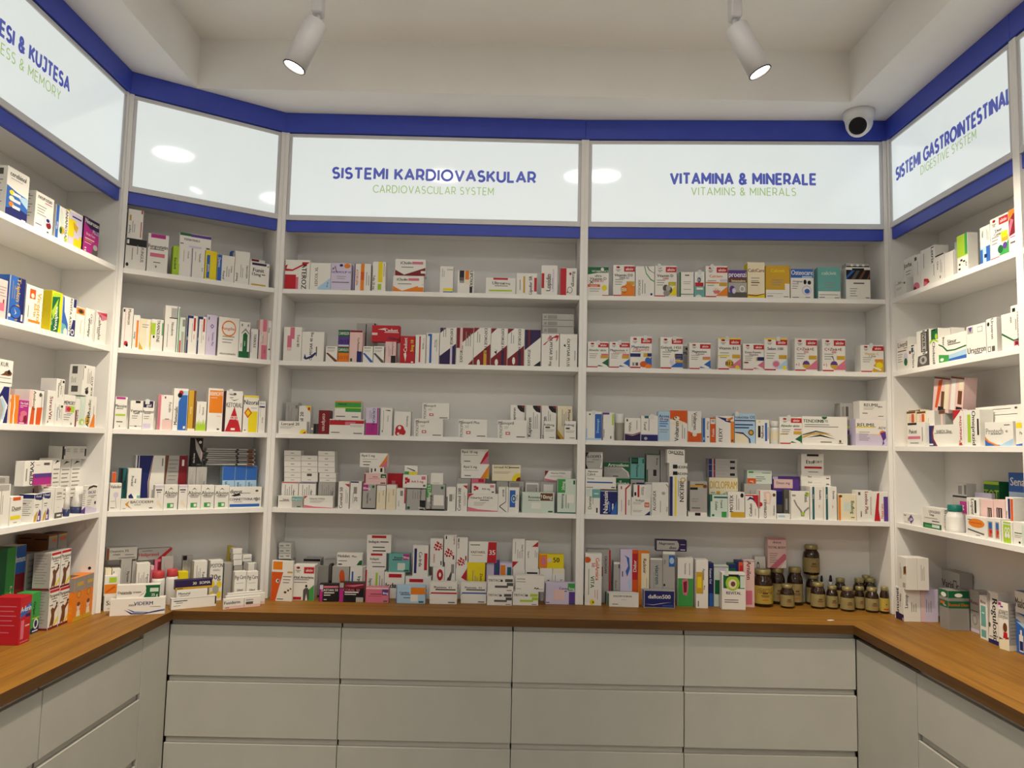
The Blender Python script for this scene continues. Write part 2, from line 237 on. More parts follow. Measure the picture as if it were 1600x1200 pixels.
# unit+shelf | kind | along, back, base height, width, height, depth in mm | base colour | printed front | what it looks like | extras
DATA = r'''
BL1|B|19.2|12.0|2137.6|100.9|122.0|50.0|w|r 0 0 .45 .5 r;r .45 0 .55 .42 p;p 0 .62 .3 .62 .75 .82 .72 .72 .98 .93 .68 .93 .7 .86 .3 .68 .05 .7 .1 .85 0 .8 r;V .78 .4 .2 k ATEROZ|white box with red corner block and red arrow|
BL1|B|121.7|12.0|2137.6|82.8|111.0|45.0|w|p .4 .1 1 .45 1 0 .4 0 B;v .3 .5 .14 G LESCOL XL;v .85 .2 .07 b 80 mg|white box with pale blue corner and grey vertical letters|
BL1|B|205.8|12.0|2137.6|81.6|112.9|45.0|v|e .8 .9 .16 .09 a;e .5 .92 .09 .05 n;t .58 .67 .08 u NORMOLIP 10;l .3 .5 .45 2;r .05 .28 .92 .31 G;r .6 0 .9 .03 l;p 0 .72 .1 .85 .13 .8 .2 .92 .28 .68 .24 .68 .19 .86 .12 .74 .1 .79 G|lavender box with a round yellow sticker|
BL1|B|299.0|12.0|2137.6|67.3|112.3|45.0|w|r 0 0 .07 1 u;r .4 0 .62 1 a;r .4 .4 .62 .7 A;V .2 .5 .15 A ATORGEN;L .75 .2 .5 2|narrow white box with purple edge and orange band|
BL1|B|373.9|12.0|2137.6|53.1|121.8|50.0|w|r .42 .3 .78 1 y;r .42 .05 .7 .25 l;V .13 .3 .17 k Tulip 20 mg;L .85 .5 .45 2|white box with pale yellow column|
BL1|B|457.8|12.0|2137.6|124.3|66.5|45.0|w|p 0 0 1 0 1 .5 .3 .06 0 .35 a;t .3 .78 .17 k iCholin;r .5 .7 .85 .86 p;r .15 .48 .6 .52 G;r .82 .3 1 .45 w|white box with orange V, lower of the stacked pair|
BL1|B|464.4|13.0|2204.1|123.3|69.0|45.0|w|p 0 0 1 0 1 .5 .3 .06 0 .35 R;t .36 .78 .17 k iCholin;r .56 .7 .92 .86 p;r .2 .5 .6 .54 G;r .85 .15 1 .3 w|white box with maroon V, upper of the stacked pair|
BL1|B|647.5|12.0|2137.6|53.1|109.7|40.0|w|r .25 0 1 .05 b;r .25 .07 1 .17 y;t .75 .88 .06 G Linvas;L .15 .6 .3 2|slim white box with yellow and blue base bands|
BL1|B|719.0|12.0|2137.6|66.1|94.3|40.0|w|r .1 .7 .4 1 k;r .1 .55 .4 .7 G;r .12 .45 .4 .55 g;r .45 .6 .7 1 a;r .45 .4 .7 .6 c;V .85 .62 .2 k LIPOVAS;r .75 0 .92 .28 k|white box with black fade and orange bar|
BL1|B|833.5|12.0|2137.6|119.3|67.3|40.0|w|r .25 .88 .75 1 r;t .43 .68 .2 k Ultrox;t .73 .66 .13 G 10mg;r .3 .48 .75 .52 G;r .1 .16 .9 .26 l|wide low white box with red top tab|
BL1|B|957.7|12.0|2137.6|83.0|88.2|45.0|w|r .33 .08 .42 .86 Y;r .87 .15 1 .8 r;v .68 .45 .16 k Lipofer SR;L .15 .2 .5 1|white box with gold bar and red side tab|
BL1|B|1058.6|12.0|2137.6|64.9|123.4|45.0|w|r 0 .23 .17 .73 r;r .7 .1 .8 .88 v;v .42 .42 .27 k Lopidin;L .55 .2 .5 2|white box with red notch and lilac bar|
BL1|B|1134.0|12.0|2137.6|67.5|113.2|45.0|w|r 0 0 .38 1 r;e .62 .8 .07 .05 r;V .82 .6 .2 G Roxerga;p .4 .1 .55 .3 .6 .28 .45 .08 d;e .6 .2 .16 .12 d;e .6 .2 .13 .1 w|white box with red left half and looping line|
BL2|B|27.3|12.0|1846.7|71.9|137.4|45.0|w|r .35 .65 .6 1 p;r .2 .4 .45 .75 p;r .2 .3 .45 .4 i;V .82 .6 .15 G Toral 80|white box with stepped pink stripes|
BL2|B|100.9|12.0|1846.7|88.6|119.8|50.0|w|v .42 .62 .13 k OLMYSAR 40 mg;p .1 .1 .2 .05 .5 .12 .72 .3 .6 .3 .45 .2 .22 .12 .15 .25 n;r .65 .18 .7 .5 G|white box with dark blue swoosh|
BL2|B|198.4|12.0|1846.7|46.2|63.2|35.0|w|p 0 .55 .15 .6 1 .1 1 0 .8 0 d;r .1 .88 .8 .92 G;l .1 .75 .7 2|small white box with brown diagonal stripe, left of stacked pair|
BL2|B|247.2|12.0|1846.7|43.6|62.9|35.0|a|r 0 .6 1 1 E;t .5 .8 .18 w CARVELEX;t .5 .3 .25 A 10/10|small green and orange box, lower of the stacked pair|
BL2|B|245.6|13.0|1909.6|45.0|67.6|35.0|u|r 0 .6 1 1 E;t .5 .8 .18 w CARVELEX;t .5 .3 .25 n 10/10;r 0 0 1 .1 v|small green and purple box, upper of the stacked pair|
BL2|B|292.0|12.0|1846.7|51.4|130.2|55.0|i|r 0 .94 1 1 R;r .6 0 1 .34 n;V .7 .55 .16 k Co-Perineva;r .08 .02 .25 .12 E|pink box with crimson top and navy corner|
BL2|B|347.2|12.0|1846.7|39.8|66.4|35.0|w|p 0 .55 .15 .6 1 .1 1 0 .8 0 b;r .1 .88 .8 .92 G;l .1 .75 .7 2|small white box with blue diagonal stripe|
BL2|B|389.6|12.0|1846.7|42.4|67.4|35.0|w|p 0 .55 .15 .6 1 .1 1 0 .8 0 G;r .1 .88 .8 .92 G;l .1 .75 .7 2|small white box with grey diagonal stripes|
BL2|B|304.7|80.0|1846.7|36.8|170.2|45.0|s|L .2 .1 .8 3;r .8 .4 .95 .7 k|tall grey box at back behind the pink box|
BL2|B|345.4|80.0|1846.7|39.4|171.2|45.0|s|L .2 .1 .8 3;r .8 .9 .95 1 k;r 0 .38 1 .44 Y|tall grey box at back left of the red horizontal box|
BL2|B|436.7|12.0|1846.7|42.4|86.6|50.0|i|r .55 0 1 .35 k;V .7 .68 .17 k Co-Perineva;L .3 .3 .5 2|slim pale pink box with black corner|
BL2|B|378.9|18.0|1933.3|112.2|66.8|35.0|r|t .7 .72 .2 w Caduet;p .2 .75 .5 .85 .45 .75 .52 .72 w;r .45 .56 .97 .59 w;r 0 .4 .2 .55 i;t .65 .24 .18 n 10;t .85 .2 .18 k 10mg|red box laid on its side across others|
BL2|B|495.4|12.0|1846.7|59.1|111.5|45.0|r|v .35 .68 .24 w Caduet;v .8 .65 .2 y 5mg 10;p .25 .35 .4 .42 .45 .3 .38 .06 w;e .85 .05 .08 .03 w|red box standing upright with white lettering|
BL2|B|557.0|12.0|1846.7|41.1|117.9|45.0|w|r .35 .05 .5 .95 r;V .75 .6 .13 G Micardis;L .8 .5 .4 1|slim white box with red stripe|
BL2|B|600.6|12.0|1846.7|51.4|126.8|45.0|w|r .25 .03 .42 .9 b;r .1 .9 .42 .97 b;V .7 .65 .13 G Micardis;L .8 .4 .4 1|slim white box with blue stripe|
BL2|B|654.3|12.0|1846.7|65.6|149.0|50.0|w|p 0 .85 0 1 .4 1 U;p 0 0 0 .22 1 .57 1 0 U;r .65 0 .78 .5 v;V .72 .75 .17 k EXFORGE;L .2 .75 .35 2|white box with dark purple diagonal corners|
BL2|B|721.2|12.0|1846.7|68.2|150.6|50.0|w|p .35 1 1 1 1 .87 .35 .6 R;r 0 .45 .2 1 R;p .7 0 1 0 1 .15 R;v .3 .3 .17 k EXFORGE;L .55 .5 .4 3;r .2 .4 .33 1 i|white box with red triangle above, leftmost red diagonal box|
BL2|B|790.6|12.0|1846.7|68.2|152.1|50.0|w|p 0 .85 0 1 .35 1 R;p 0 0 0 .18 1 .57 1 0 R;r .6 0 .78 .4 Y;e .3 .05 .09 .1 w;V .72 .7 .17 k EXFORGE HCT;L .2 .6 .3 2|white and red diagonal box with yellow upright bar|
BL2|B|860.2|12.0|1846.7|65.7|151.1|50.0|w|p 0 .85 0 1 .35 1 R;p 0 0 0 .18 1 .55 1 0 R;r .65 0 .82 .4 U;e .35 .08 .1 .09 w;V .72 .7 .17 k EXFORGE HCT;p .2 .45 .4 .4 .22 .35 .35 .3 .2 .36 .36 .4 k|white and red diagonal box marked with pen stroke|
BL2|B|927.1|12.0|1846.7|67.0|151.3|50.0|w|p 0 .85 0 1 .4 1 R;p 0 0 0 .18 1 .55 1 0 R;r .65 0 .82 .4 U;e .38 .13 .09 .1 w;V .72 .7 .17 k EXFORGE HCT;L .2 .6 .3 2|white and red diagonal box with upright white tablet|
BL2|B|995.4|12.0|1846.7|65.7|148.9|50.0|w|p 0 1 1 1 1 .8 0 .43 U;p .55 0 1 0 1 .15 k;r .22 .55 .32 1 R;v .28 .2 .17 k EXFORGE|white box with dark purple upper triangle|
BL2|B|1063.8|12.0|1846.7|70.8|133.6|60.0|w|p .05 .65 .5 .85 .85 .97 1 .95 .9 .8 .8 .75 .88 .88 .7 .88 .2 .72 .18 .66 r;p .3 .8 .45 .95 .6 .95 .45 .85 p;V .55 .45 .17 k OLMYSAR 20 mg;L .85 .2 .3 1|white box with pink and crimson arrow swoosh|
BL2|B|1137.2|12.0|1846.7|70.9|134.0|60.0|w|p .3 .7 .6 .85 .95 .9 .8 .78 .9 .9 .6 .8 c;V .5 .4 .17 k OLMYSAR PLUS;p .2 .75 .3 .7 .2 .65 .35 .6 .3 .7 k;L .85 .2 .3 1|white box with beige swoosh and pen marks|
BL2|B|1066.8|25.0|1980.3|127.1|31.5|85.0|s|r .05 .3 .13 .7 g;r .17 .2 .47 .8 g;r 0 0 1 .06 G|flat grey box, bottom of the three-high stack|
BL2|B|1066.3|25.0|2011.8|127.2|26.2|85.0|s|r .05 .3 .13 .7 g;r .17 .2 .47 .8 g;r 0 0 1 .06 G|flat grey box, middle of the three-high stack|
BL2|B|1065.8|25.0|2038.0|127.3|26.2|85.0|s|r .05 .3 .13 .7 g;r .17 .2 .47 .8 g;r 0 0 1 .06 G|flat grey box, top of the three-high stack|
BL3|B|22.7|12.0|1556.8|111.9|49.2|35.0|w|t .42 .78 .24 k Lercanil 20;l .05 .55 .5 3;e .9 .08 .14 .25 y;p .85 0 .98 .2 .98 0 r|wide white box with yellow and red corner|
BL3|B|90.9|50.0|1556.8|47.7|113.3|40.0|w|v .25 .4 .3 k Lercanil 20;p .5 1 1 1 1 .75 y;e .85 .9 .1 .06 r|upright white box with yellow corner and red dot|
BL3|B|33.3|65.0|1556.8|50.5|127.2|45.0|s|L .2 .2 .7 3;v .85 .85 .2 k 20;L .85 .2 .4 2|grey box with vertical print behind the yellow-cornered ones|
BL3|B|146.7|25.0|1556.8|24.3|41.2|30.0|g|r .5 0 1 1 k;r .1 .4 .45 .6 w|tiny grey and black box|
BL3|B|180.7|12.0|1556.8|42.0|95.2|60.0|R|V .55 .5 .35 i coripren|dark red box with white vertical lettering|
BL3|B|224.7|12.0|1556.8|138.8|61.5|50.0|w|r 0 .62 1 .94 r;r .45 .62 .75 .84 p;r .6 .55 1 .72 w;l .6 .6 .38 2;t .3 .92 .1 k Co-Olmesta;r .05 .1 .3 .15 G;r .7 .06 .95 .12 G|white box with red gradient band, under the green one|
BL3|B|243.3|13.0|1618.4|105.9|72.9|45.0|w|r 0 .93 1 1 a;r 0 .6 1 .93 e;r .4 .4 1 .6 e;r 0 .6 1 .66 l;t .28 .82 .1 k Olmesta;r .05 .12 .4 .17 G;r .65 .1 .9 .15 G|white box with green bands and orange top line|
BL3|B|368.9|12.0|1556.8|49.7|109.7|45.0|v|r 0 0 1 .44 m;r .9 0 1 1 m;V .65 .7 .2 n CALVECAR;V .55 .25 .14 u 25 mg;L .3 .6 .3 2|box half lavender above and magenta below|
BL3|B|428.8|12.0|1556.8|44.6|110.9|45.0|w|p .4 .92 .8 .92 .85 .88 .4 .9 k;V .65 .6 .13 G Concor;L .2 .2 .7 1;e .15 .15 .06 .05 g|slim white box with small black tab|
BL3|B|482.6|12.0|1556.8|65.0|97.0|45.0|w|e .35 .25 .28 .2 r;e .2 .12 .15 .12 r;e .55 .15 .17 .12 r;e .33 .33 .1 .07 w;e .25 .08 .07 .05 w;V .8 .6 .12 G Nebivolol|white box with red sunburst at base|
BL3|B|562.1|12.0|1556.8|114.7|69.9|45.0|w|t .28 .84 .15 G Monopril;l .22 .62 .15 2;r .27 .18 .42 .34 r;r .3 .22 .39 .3 w;v .1 .45 .11 g MONOPRIL;r .65 .05 .95 .1 G|white box with red square emblem, lower of offset pair|
BL3|B|591.7|13.0|1626.7|108.6|63.3|40.0|w|t .28 .84 .15 G Monopril;l .22 .62 .15 2;r .27 .18 .42 .34 r;r .3 .22 .39 .3 w;v .1 .45 .11 g MONOPRIL;r .65 .05 .95 .1 G|white box with red square emblem, upper of offset pair|
BL3|B|739.2|12.0|1556.8|113.5|71.2|45.0|w|t .28 .84 .15 G Monopril Plus;l .22 .62 .15 2;r .27 .18 .42 .34 r;r .3 .22 .39 .3 w;v .1 .45 .11 g MONOPRIL;r .65 .05 .95 .1 G|white red-emblem box standing alone near middle|
BL3|B|896.1|12.0|1556.8|114.9|72.1|35.0|w|t .28 .84 .17 G Monopril;l .22 .62 .15 2;r .27 .18 .42 .34 r;r .3 .22 .39 .3 w;v .1 .45 .11 g MONOPRIL;r .65 .05 .95 .1 G;r .9 .5 1 .75 w|white red-emblem box in front of black arc boxes|
BL3|B|945.4|55.0|1556.8|57.0|135.1|50.0|w|p .45 1 1 1 1 .78 .7 .82 .5 .92 k;p .75 1 1 1 1 .9 .8 .94 R;v .25 .7 .2 k Kaptoren|white box with black quarter arc, left of three|
BL3|B|1007.5|52.0|1556.8|59.5|135.0|50.0|w|p .45 1 1 1 1 .78 .7 .82 .5 .92 k;p .75 1 1 1 1 .9 .8 .94 R;v .25 .35 .25 k Kaptoren;L .5 .3 .5 3|white box with black quarter arc, middle of three|
BL3|B|1070.9|52.0|1556.8|59.6|135.1|50.0|w|p .45 1 1 1 1 .78 .7 .82 .5 .92 k;p .75 1 1 1 1 .9 .8 .94 R;v .2 .35 .28 k Kaptoren;L .45 .45 .4 2|white box with black quarter arc, right of three|
BL3|B|1135.2|45.0|1556.8|59.4|134.8|50.0|c|p 0 0 0 .3 .5 0 Y;p 0 0 0 .15 .25 0 d;V .8 .7 .2 k Monarif;L .3 .4 .5 3|beige box with gold lower corner|
BL3|B|1079.8|10.0|1556.8|47.2|71.5|25.0|w|t .35 .8 .12 k Kolmex;r .1 .6 .5 .7 G;l .1 .5 .8 2;e .8 .75 .07 .06 g;r .45 .07 .9 .1 G|small white box before the right black arc box|
BL3|B|1161.5|10.0|1556.8|45.9|73.3|25.0|w|t .35 .8 .12 k Kolmex;r .1 .55 .45 .65 G;l .1 .45 .8 2;e .75 .75 .07 .06 g;r .45 .07 .9 .1 G|small white box at far right front corner|
BL4|B|33.9|55.0|1265.1|66.6|98.3|60.0|w|r 0 .96 1 1 r;L .2 .2 .7 5;V .75 .5 .13 G Sartan|upright white box with red top, bearing left stack|
BL4|B|103.1|55.0|1265.1|67.9|98.2|60.0|w|r 0 .96 1 1 u;L .2 .2 .7 5;V .75 .5 .13 G Sartan|upright white box with purple top, bearing middle stack|
BL4|B|181.2|55.0|1265.1|67.9|100.1|60.0|s|L .2 .2 .7 6;V .85 .5 .13 G Sartan|upright pale grey box, bearing right stack|
BL4|B|42.2|57.0|1363.4|66.7|16.5|58.0|w|r .4 .4 .6 .6 s;r 0 0 1 .04 G|thin plain white carton, lowest in left stack|g=thin white cartons in three stacks
BL4|B|41.3|57.0|1379.8|66.8|20.9|58.0|w|r .4 .4 .6 .6 s;r 0 0 1 .04 G|thin plain white carton, second up in left stack|g=thin white cartons in three stacks
BL4|B|40.3|57.0|1400.8|66.8|22.7|58.0|w|r .4 .4 .6 .6 s;r 0 0 1 .04 G|thin plain white carton, third up in left stack|g=thin white cartons in three stacks
BL4|B|39.2|57.0|1423.5|66.9|22.8|58.0|w|r .4 .4 .6 .6 s;r 0 0 1 .04 G|thin plain white carton, fourth up in left stack|g=thin white cartons in three stacks
BL4|B|38.2|57.0|1446.3|66.9|21.3|58.0|w|r .4 .4 .6 .6 s;r 0 0 1 .04 G|thin plain white carton, fifth up in left stack|g=thin white cartons in three stacks
BL4|B|37.2|57.0|1467.6|66.9|21.3|58.0|w|r .4 .4 .6 .6 s;r 0 0 1 .04 G|thin plain white carton, topmost in left stack|g=thin white cartons in three stacks
BL4|B|110.1|57.0|1364.9|66.0|16.4|58.0|w|r .4 .4 .6 .6 s;r 0 0 1 .04 G|thin plain white carton, lowest in middle stack|g=thin white cartons in three stacks
BL4|B|109.3|57.0|1381.3|66.0|21.4|58.0|w|r .35 .3 .65 .8 G|thin plain white carton, second up in middle stack|g=thin white cartons in three stacks
BL4|B|108.3|57.0|1402.7|66.1|22.2|58.0|w|r .4 .4 .6 .6 s;r 0 0 1 .04 G|thin plain white carton, third up in middle stack|g=thin white cartons in three stacks
BL4|B|107.3|57.0|1425.0|66.1|22.8|58.0|w|r .4 .4 .6 .6 s;r 0 0 1 .04 G|thin plain white carton, fourth up in middle stack|g=thin white cartons in three stacks
BL4|B|106.3|57.0|1447.7|66.1|22.0|58.0|w|r .4 .4 .6 .6 s;r 0 0 1 .04 G|thin plain white carton, topmost in middle stack|g=thin white cartons in three stacks
BL4|B|183.3|57.0|1365.3|66.8|15.6|58.0|w|r .4 .4 .6 .6 s;r 0 0 1 .04 G|thin plain white carton, lowest in right stack|g=thin white cartons in three stacks
BL4|B|182.5|57.0|1380.8|66.8|21.4|58.0|w|r .4 .4 .6 .6 s;r 0 0 1 .04 G|thin plain white carton, second up in right stack|g=thin white cartons in three stacks
BL4|B|176.5|57.0|1402.3|66.9|21.4|58.0|w|r .4 .4 .6 .6 s;r 0 0 1 .04 G|thin plain white carton, third up in right stack|g=thin white cartons in three stacks
BL4|B|175.5|57.0|1423.6|66.9|23.0|58.0|w|r .4 .4 .6 .6 s;r 0 0 1 .04 G|thin plain white carton, fourth up in right stack|g=thin white cartons in three stacks
BL4|B|174.5|57.0|1446.7|66.9|23.1|58.0|w|r .4 .4 .6 .6 s;r 0 0 1 .04 G|thin plain white carton, fifth up in right stack|g=thin white cartons in three stacks
BL4|B|173.6|57.0|1469.7|67.0|19.5|58.0|w|r .4 .4 .6 .6 s;r 0 0 1 .04 G|thin plain white carton, topmost in right stack|g=thin white cartons in three stacks
BL4|B|30.3|12.0|1265.1|99.7|45.3|35.0|w|r .6 0 1 1 s;r 0 0 .04 1 k;r .58 .6 1 .95 t;t .78 .75 .14 w 80mg/12.5;t .35 .7 .13 k Telmisa;r .1 .55 .5 .6 G;r .8 .05 .95 .14 E|white and grey box with teal block and black edge|
BL4|B|137.5|12.0|1265.1|113.6|47.7|35.0|w|p 0 1 .12 1 0 .75 r;p 0 0 0 .25 .35 .12 1 .05 1 0 p;t .45 .78 .13 G Valsartan STADA;l .2 .6 .5 3|white box with pink wave, at left front|
BL4|B|271.4|12.0|1265.1|43.0|106.3|45.0|w|p .55 .92 1 .92 1 .8 .8 .85 r;v .25 .38 .3 k Corvitol 50;L .7 .2 .5 2|slim white box with red corner and black fade|
BL4|B|318.1|12.0|1265.1|44.2|108.5|45.0|w|r 0 .95 .75 1 n;v .5 .35 .3 G 20;L .25 .2 .4 1;r .3 .55 .6 .8 g|slim white box marked 20 with blue top|
BL4|B|367.6|12.0|1265.1|51.8|97.1|55.0|s|r 0 .75 .4 1 m;t .2 .85 .1 w 80mg;V .4 .45 .16 k Valsartan;V .6 .4 .1 k 160;e .8 .92 .1 .06 E;r 0 0 1 .05 k|grey box with magenta block, under pink and white box|
BL4|B|423.2|12.0|1265.1|35.4|94.3|45.0|c|r 0 .8 1 1 w;V .75 .7 .13 G Corvitol;L .25 .3 .4 1|slim cream box, left of two alike|
BL4|B|461.1|12.0|1265.1|37.9|97.7|45.0|c|r 0 .85 1 1 w;V .75 .7 .13 G Corvitol;L .25 .3 .4 1|slim cream box, right of two alike|
BL4|B|500.5|12.0|1265.1|37.9|84.7|45.0|w|r .85 .3 1 1 r;V .3 .3 .12 G Corvitol;r .4 .65 .7 .9 g|low slim white box beside thin red edge|
BL4|B|542.2|12.0|1265.1|74.6|87.2|50.0|s|r .7 0 1 .45 k;t .83 .12 .1 w 40mg;V .75 .75 .12 k Telmisartan;L .3 .5 .4 3;e .1 .1 .08 .07 E;r 0 .96 1 1 k|blue-grey box with black lower corner|
BL4|B|619.1|12.0|1265.1|73.4|102.7|50.0|s|r 0 .5 .28 1 e;v .14 .75 .16 w 80mg/12.5;V .3 .28 .16 k Valsartan;r .4 .2 .95 .6 w;r 0 0 1 .06 k;e .85 .88 .08 .06 E|grey box with green upper block and black foot|
BL4|B|698.9|12.0|1265.1|36.7|93.9|45.0|w|r .3 .4 .65 .7 g;r 0 0 .1 .6 k;V .8 .6 .12 G Corvitol|slim white box between green and red cornered boxes|
BL4|B|739.2|12.0|1265.1|41.8|107.4|45.0|w|p .55 .95 1 .95 1 .82 .8 .87 r;v .25 .35 .3 k Corvitol 100;L .7 .2 .5 2|slim white box with pink corner, left of pink wave|
BL4|B|784.0|12.0|1265.1|118.9|70.2|45.0|w|p 0 1 .2 1 .05 .85 0 .6 r;p 0 0 0 .25 .35 .12 1 .05 1 0 p;t .45 .78 .13 G Valsartan STADA;r .4 .62 .7 .66 k;l .2 .5 .4 3|white box with pink wave, at middle front|
BL4|B|797.7|13.0|1335.3|93.8|39.0|40.0|w|r .08 .55 .2 .8 r;r .16 .4 .28 .7 r;r .08 .3 .16 .5 r;t .6 .5 .2 k Arb mg;r .78 .65 .95 .9 p;r .85 .1 .95 .25 G|small white box with red grid dots, at middle|
BL4|B|903.8|12.0|1265.1|39.2|98.3|45.0|w|p .1 .2 .8 .4 .8 1 .75 1 .75 .42 .1 .24 k;p .1 .2 .8 0 .9 0 .2 .22 k;V .5 .75 .2 k BISOP|slim white box with black zigzag line|
BL4|B|944.4|12.0|1265.1|41.8|96.7|45.0|w|r .1 .2 .65 .9 b;e .5 .55 .25 .17 B;e .5 .55 .18 .12 n;e .5 .55 .1 .07 B;V .82 .6 .12 G Bisop 5|slim white box with blue concentric arcs|
BL4|B|995.2|12.0|1265.1|130.4|79.9|45.0|h|r 0 0 .02 1 E;r .58 .6 .96 .98 d;t .77 .8 .2 w 10mg;t .43 .77 .13 k Rosuvasta;r .2 .6 .55 .63 G;r .3 .2 .6 .5 w;r .82 .03 .96 .1 E|pale green box with brown block|
BL4|B|1137.8|12.0|1265.1|73.5|135.1|40.0|h|r 0 .6 .42 1 e;v .3 .8 .16 w 20mg;V .3 .35 .14 k Rosuvasta;L .45 .15 .4 2;r .5 .3 .9 .55 w;r .85 .85 .95 .97 E;r 0 0 1 .03 E|tall pale green box with bright green block|
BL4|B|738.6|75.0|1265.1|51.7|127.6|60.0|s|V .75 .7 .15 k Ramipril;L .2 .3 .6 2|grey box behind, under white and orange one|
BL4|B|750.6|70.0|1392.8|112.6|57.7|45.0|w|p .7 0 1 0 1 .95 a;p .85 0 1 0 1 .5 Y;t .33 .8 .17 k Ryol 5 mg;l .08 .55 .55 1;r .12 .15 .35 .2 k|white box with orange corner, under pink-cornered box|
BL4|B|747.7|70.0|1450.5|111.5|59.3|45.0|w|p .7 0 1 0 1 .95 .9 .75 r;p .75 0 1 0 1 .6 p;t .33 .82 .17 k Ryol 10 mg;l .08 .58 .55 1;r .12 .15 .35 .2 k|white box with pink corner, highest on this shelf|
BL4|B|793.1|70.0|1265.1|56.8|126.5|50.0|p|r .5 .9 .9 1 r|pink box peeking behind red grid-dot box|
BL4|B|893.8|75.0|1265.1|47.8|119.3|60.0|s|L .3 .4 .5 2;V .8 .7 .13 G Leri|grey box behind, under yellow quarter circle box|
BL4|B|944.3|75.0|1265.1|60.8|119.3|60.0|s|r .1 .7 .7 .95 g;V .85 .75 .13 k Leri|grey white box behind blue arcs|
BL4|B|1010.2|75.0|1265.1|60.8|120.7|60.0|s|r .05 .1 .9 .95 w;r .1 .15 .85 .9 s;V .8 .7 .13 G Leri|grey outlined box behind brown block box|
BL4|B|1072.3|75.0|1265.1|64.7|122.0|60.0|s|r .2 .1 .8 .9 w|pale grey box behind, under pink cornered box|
BL4|B|876.2|70.0|1384.5|115.2|64.9|45.0|c|e .95 .05 .25 .45 y;e .97 .03 .12 .22 R;t .35 .86 .14 k Lercanil ACE;r .6 .82 .95 .88 G;l .05 .55 .6 2|cream box with yellow quarter circle and red centre|
BL4|B|1088.7|70.0|1387.1|107.5|43.5|45.0|w|p 0 1 .15 1 .05 .6 0 .4 R;p 0 0 0 .25 .35 .12 1 .05 1 0 p;t .5 .78 .14 G Valsartan STADA;l .2 .5 .5 2|white box with pink wave, at back right|
BL4|B|371.0|13.0|1362.2|87.4|44.5|45.0|i|r .75 .6 1 .95 E;t .88 .75 .15 w mg;t .5 .7 .14 r Irbesa;r .2 .5 .7 .54 p;r 0 .1 .06 .95 R;r .75 .08 .97 .18 G|pink and white box with green block, left stack|
BL4|B|389.8|14.0|1406.7|58.4|24.0|40.0|w|r .1 .1 .2 .8 G;r .35 .3 .45 .8 k;r .75 .2 .9 .9 k|small white carton with black print under orange corner box|
BL4|B|351.3|15.0|1430.8|109.2|55.3|45.0|w|p .7 0 1 0 1 .95 .9 .6 a;p .75 0 1 0 1 .5 p;t .3 .82 .17 k Ryol 5 mg;l .08 .55 .55 1;r .1 .35 .4 .4 G;r .12 .12 .35 .18 k|white box with orange corner, top of left stack|
BL4|B|453.7|70.0|1265.1|60.6|139.8|45.0|r|r .3 .5 .55 .8 p;t .5 .2 .3 k 10|red small box partly behind the grid-dot box|
BL4|B|524.5|13.0|1352.4|95.0|51.4|42.0|w|r .08 .55 .2 .8 r;r .16 .4 .28 .7 r;r .08 .3 .16 .5 r;t .6 .5 .18 r Arb 5 mg;r .78 .65 .95 .9 p;r .85 .1 .95 .25 G|small white box with red grid dots, at left|
BL4|B|529.3|14.0|1403.8|52.0|36.2|35.0|w|r 0 0 .35 .35 e;r .35 0 1 .3 y;p .2 .8 .8 .5 .85 .35 .7 .4 .15 .75 G|tiny box with green and yellow foot|
BL4|B|634.4|13.0|1367.8|49.5|44.1|40.0|w|r .2 .1 .7 .14 s|small blank white carton above green block box|
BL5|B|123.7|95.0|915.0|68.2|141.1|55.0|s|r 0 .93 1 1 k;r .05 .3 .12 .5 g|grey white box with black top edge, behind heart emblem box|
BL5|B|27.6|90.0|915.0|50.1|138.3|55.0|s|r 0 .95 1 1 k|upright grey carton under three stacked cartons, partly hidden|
BL5|B|25.0|90.0|1053.3|48.9|22.1|55.0|w|r .1 .3 .4 .6 s;r .6 .4 .9 .7 s;r 0 0 1 .06 G|small blank white carton, lowest of three|g=small blank cartons stacked by the post
BL5|B|24.0|90.0|1075.4|48.9|21.1|55.0|w|r .1 .3 .4 .6 s;r .6 .4 .9 .7 s;r 0 0 1 .06 G|small blank white carton, middle of three|g=small blank cartons stacked by the post
BL5|B|23.0|90.0|1096.5|48.9|20.8|55.0|w|r .1 .3 .4 .6 s;r .6 .4 .9 .7 s;r 0 0 1 .06 G|small blank white carton, topmost of three|g=small blank cartons stacked by the post
BL5|B|40.0|-42.1|915.0|84.0|152.6|13.5|w|p 0 0 .22 0 .55 .72 0 .72 A;r .05 .78 .5 .98 a;e .3 .5 .09 .05 w;e .32 .5 .05 .035 G;e .68 .22 .07 .03 d;e .82 .27 .05 .025 d;e .93 .31 .04 .02 d;r .75 .7 1 .74 Y;r .3 .04 .6 .06 G;l .55 .6 .4 3|white box with tall orange panels|yaw=-6
BL5|B|118.7|-28.0|915.0|82.7|134.5|50.0|w|e .22 .93 .09 .035 r;p .2 .935 .3 .935 .25 .89 k;t .23 .85 .035 k Doppel;t .23 .81 .035 k herz;r .5 .77 .98 .95 r;t .75 .86 .08 w aktiv;t .42 .66 .08 k Vital Arteriens;l .05 .58 .7 2;p .75 .3 1 .45 1 0 .7 0 e;p .5 .3 .6 .36 .7 .36 .78 .3 .8 .05 .72 0 .65 .2 .6 0 .5 0 G;e .64 .41 .05 .04 k;r 0 .02 .42 .1 r|white box with heart emblem, red tab and human figure|
BL5|B|198.3|45.0|915.0|39.2|122.1|14.2|g|r .3 .25 .5 .35 k;r .55 .25 .75 .35 k;r 0 0 1 .05 k|slim grey box beside heart emblem box|
BL5|B|236.5|60.0|915.0|10.2|125.3|40.0|k|r 0 .5 1 1 G|dark narrow box sliver between grey boxes|
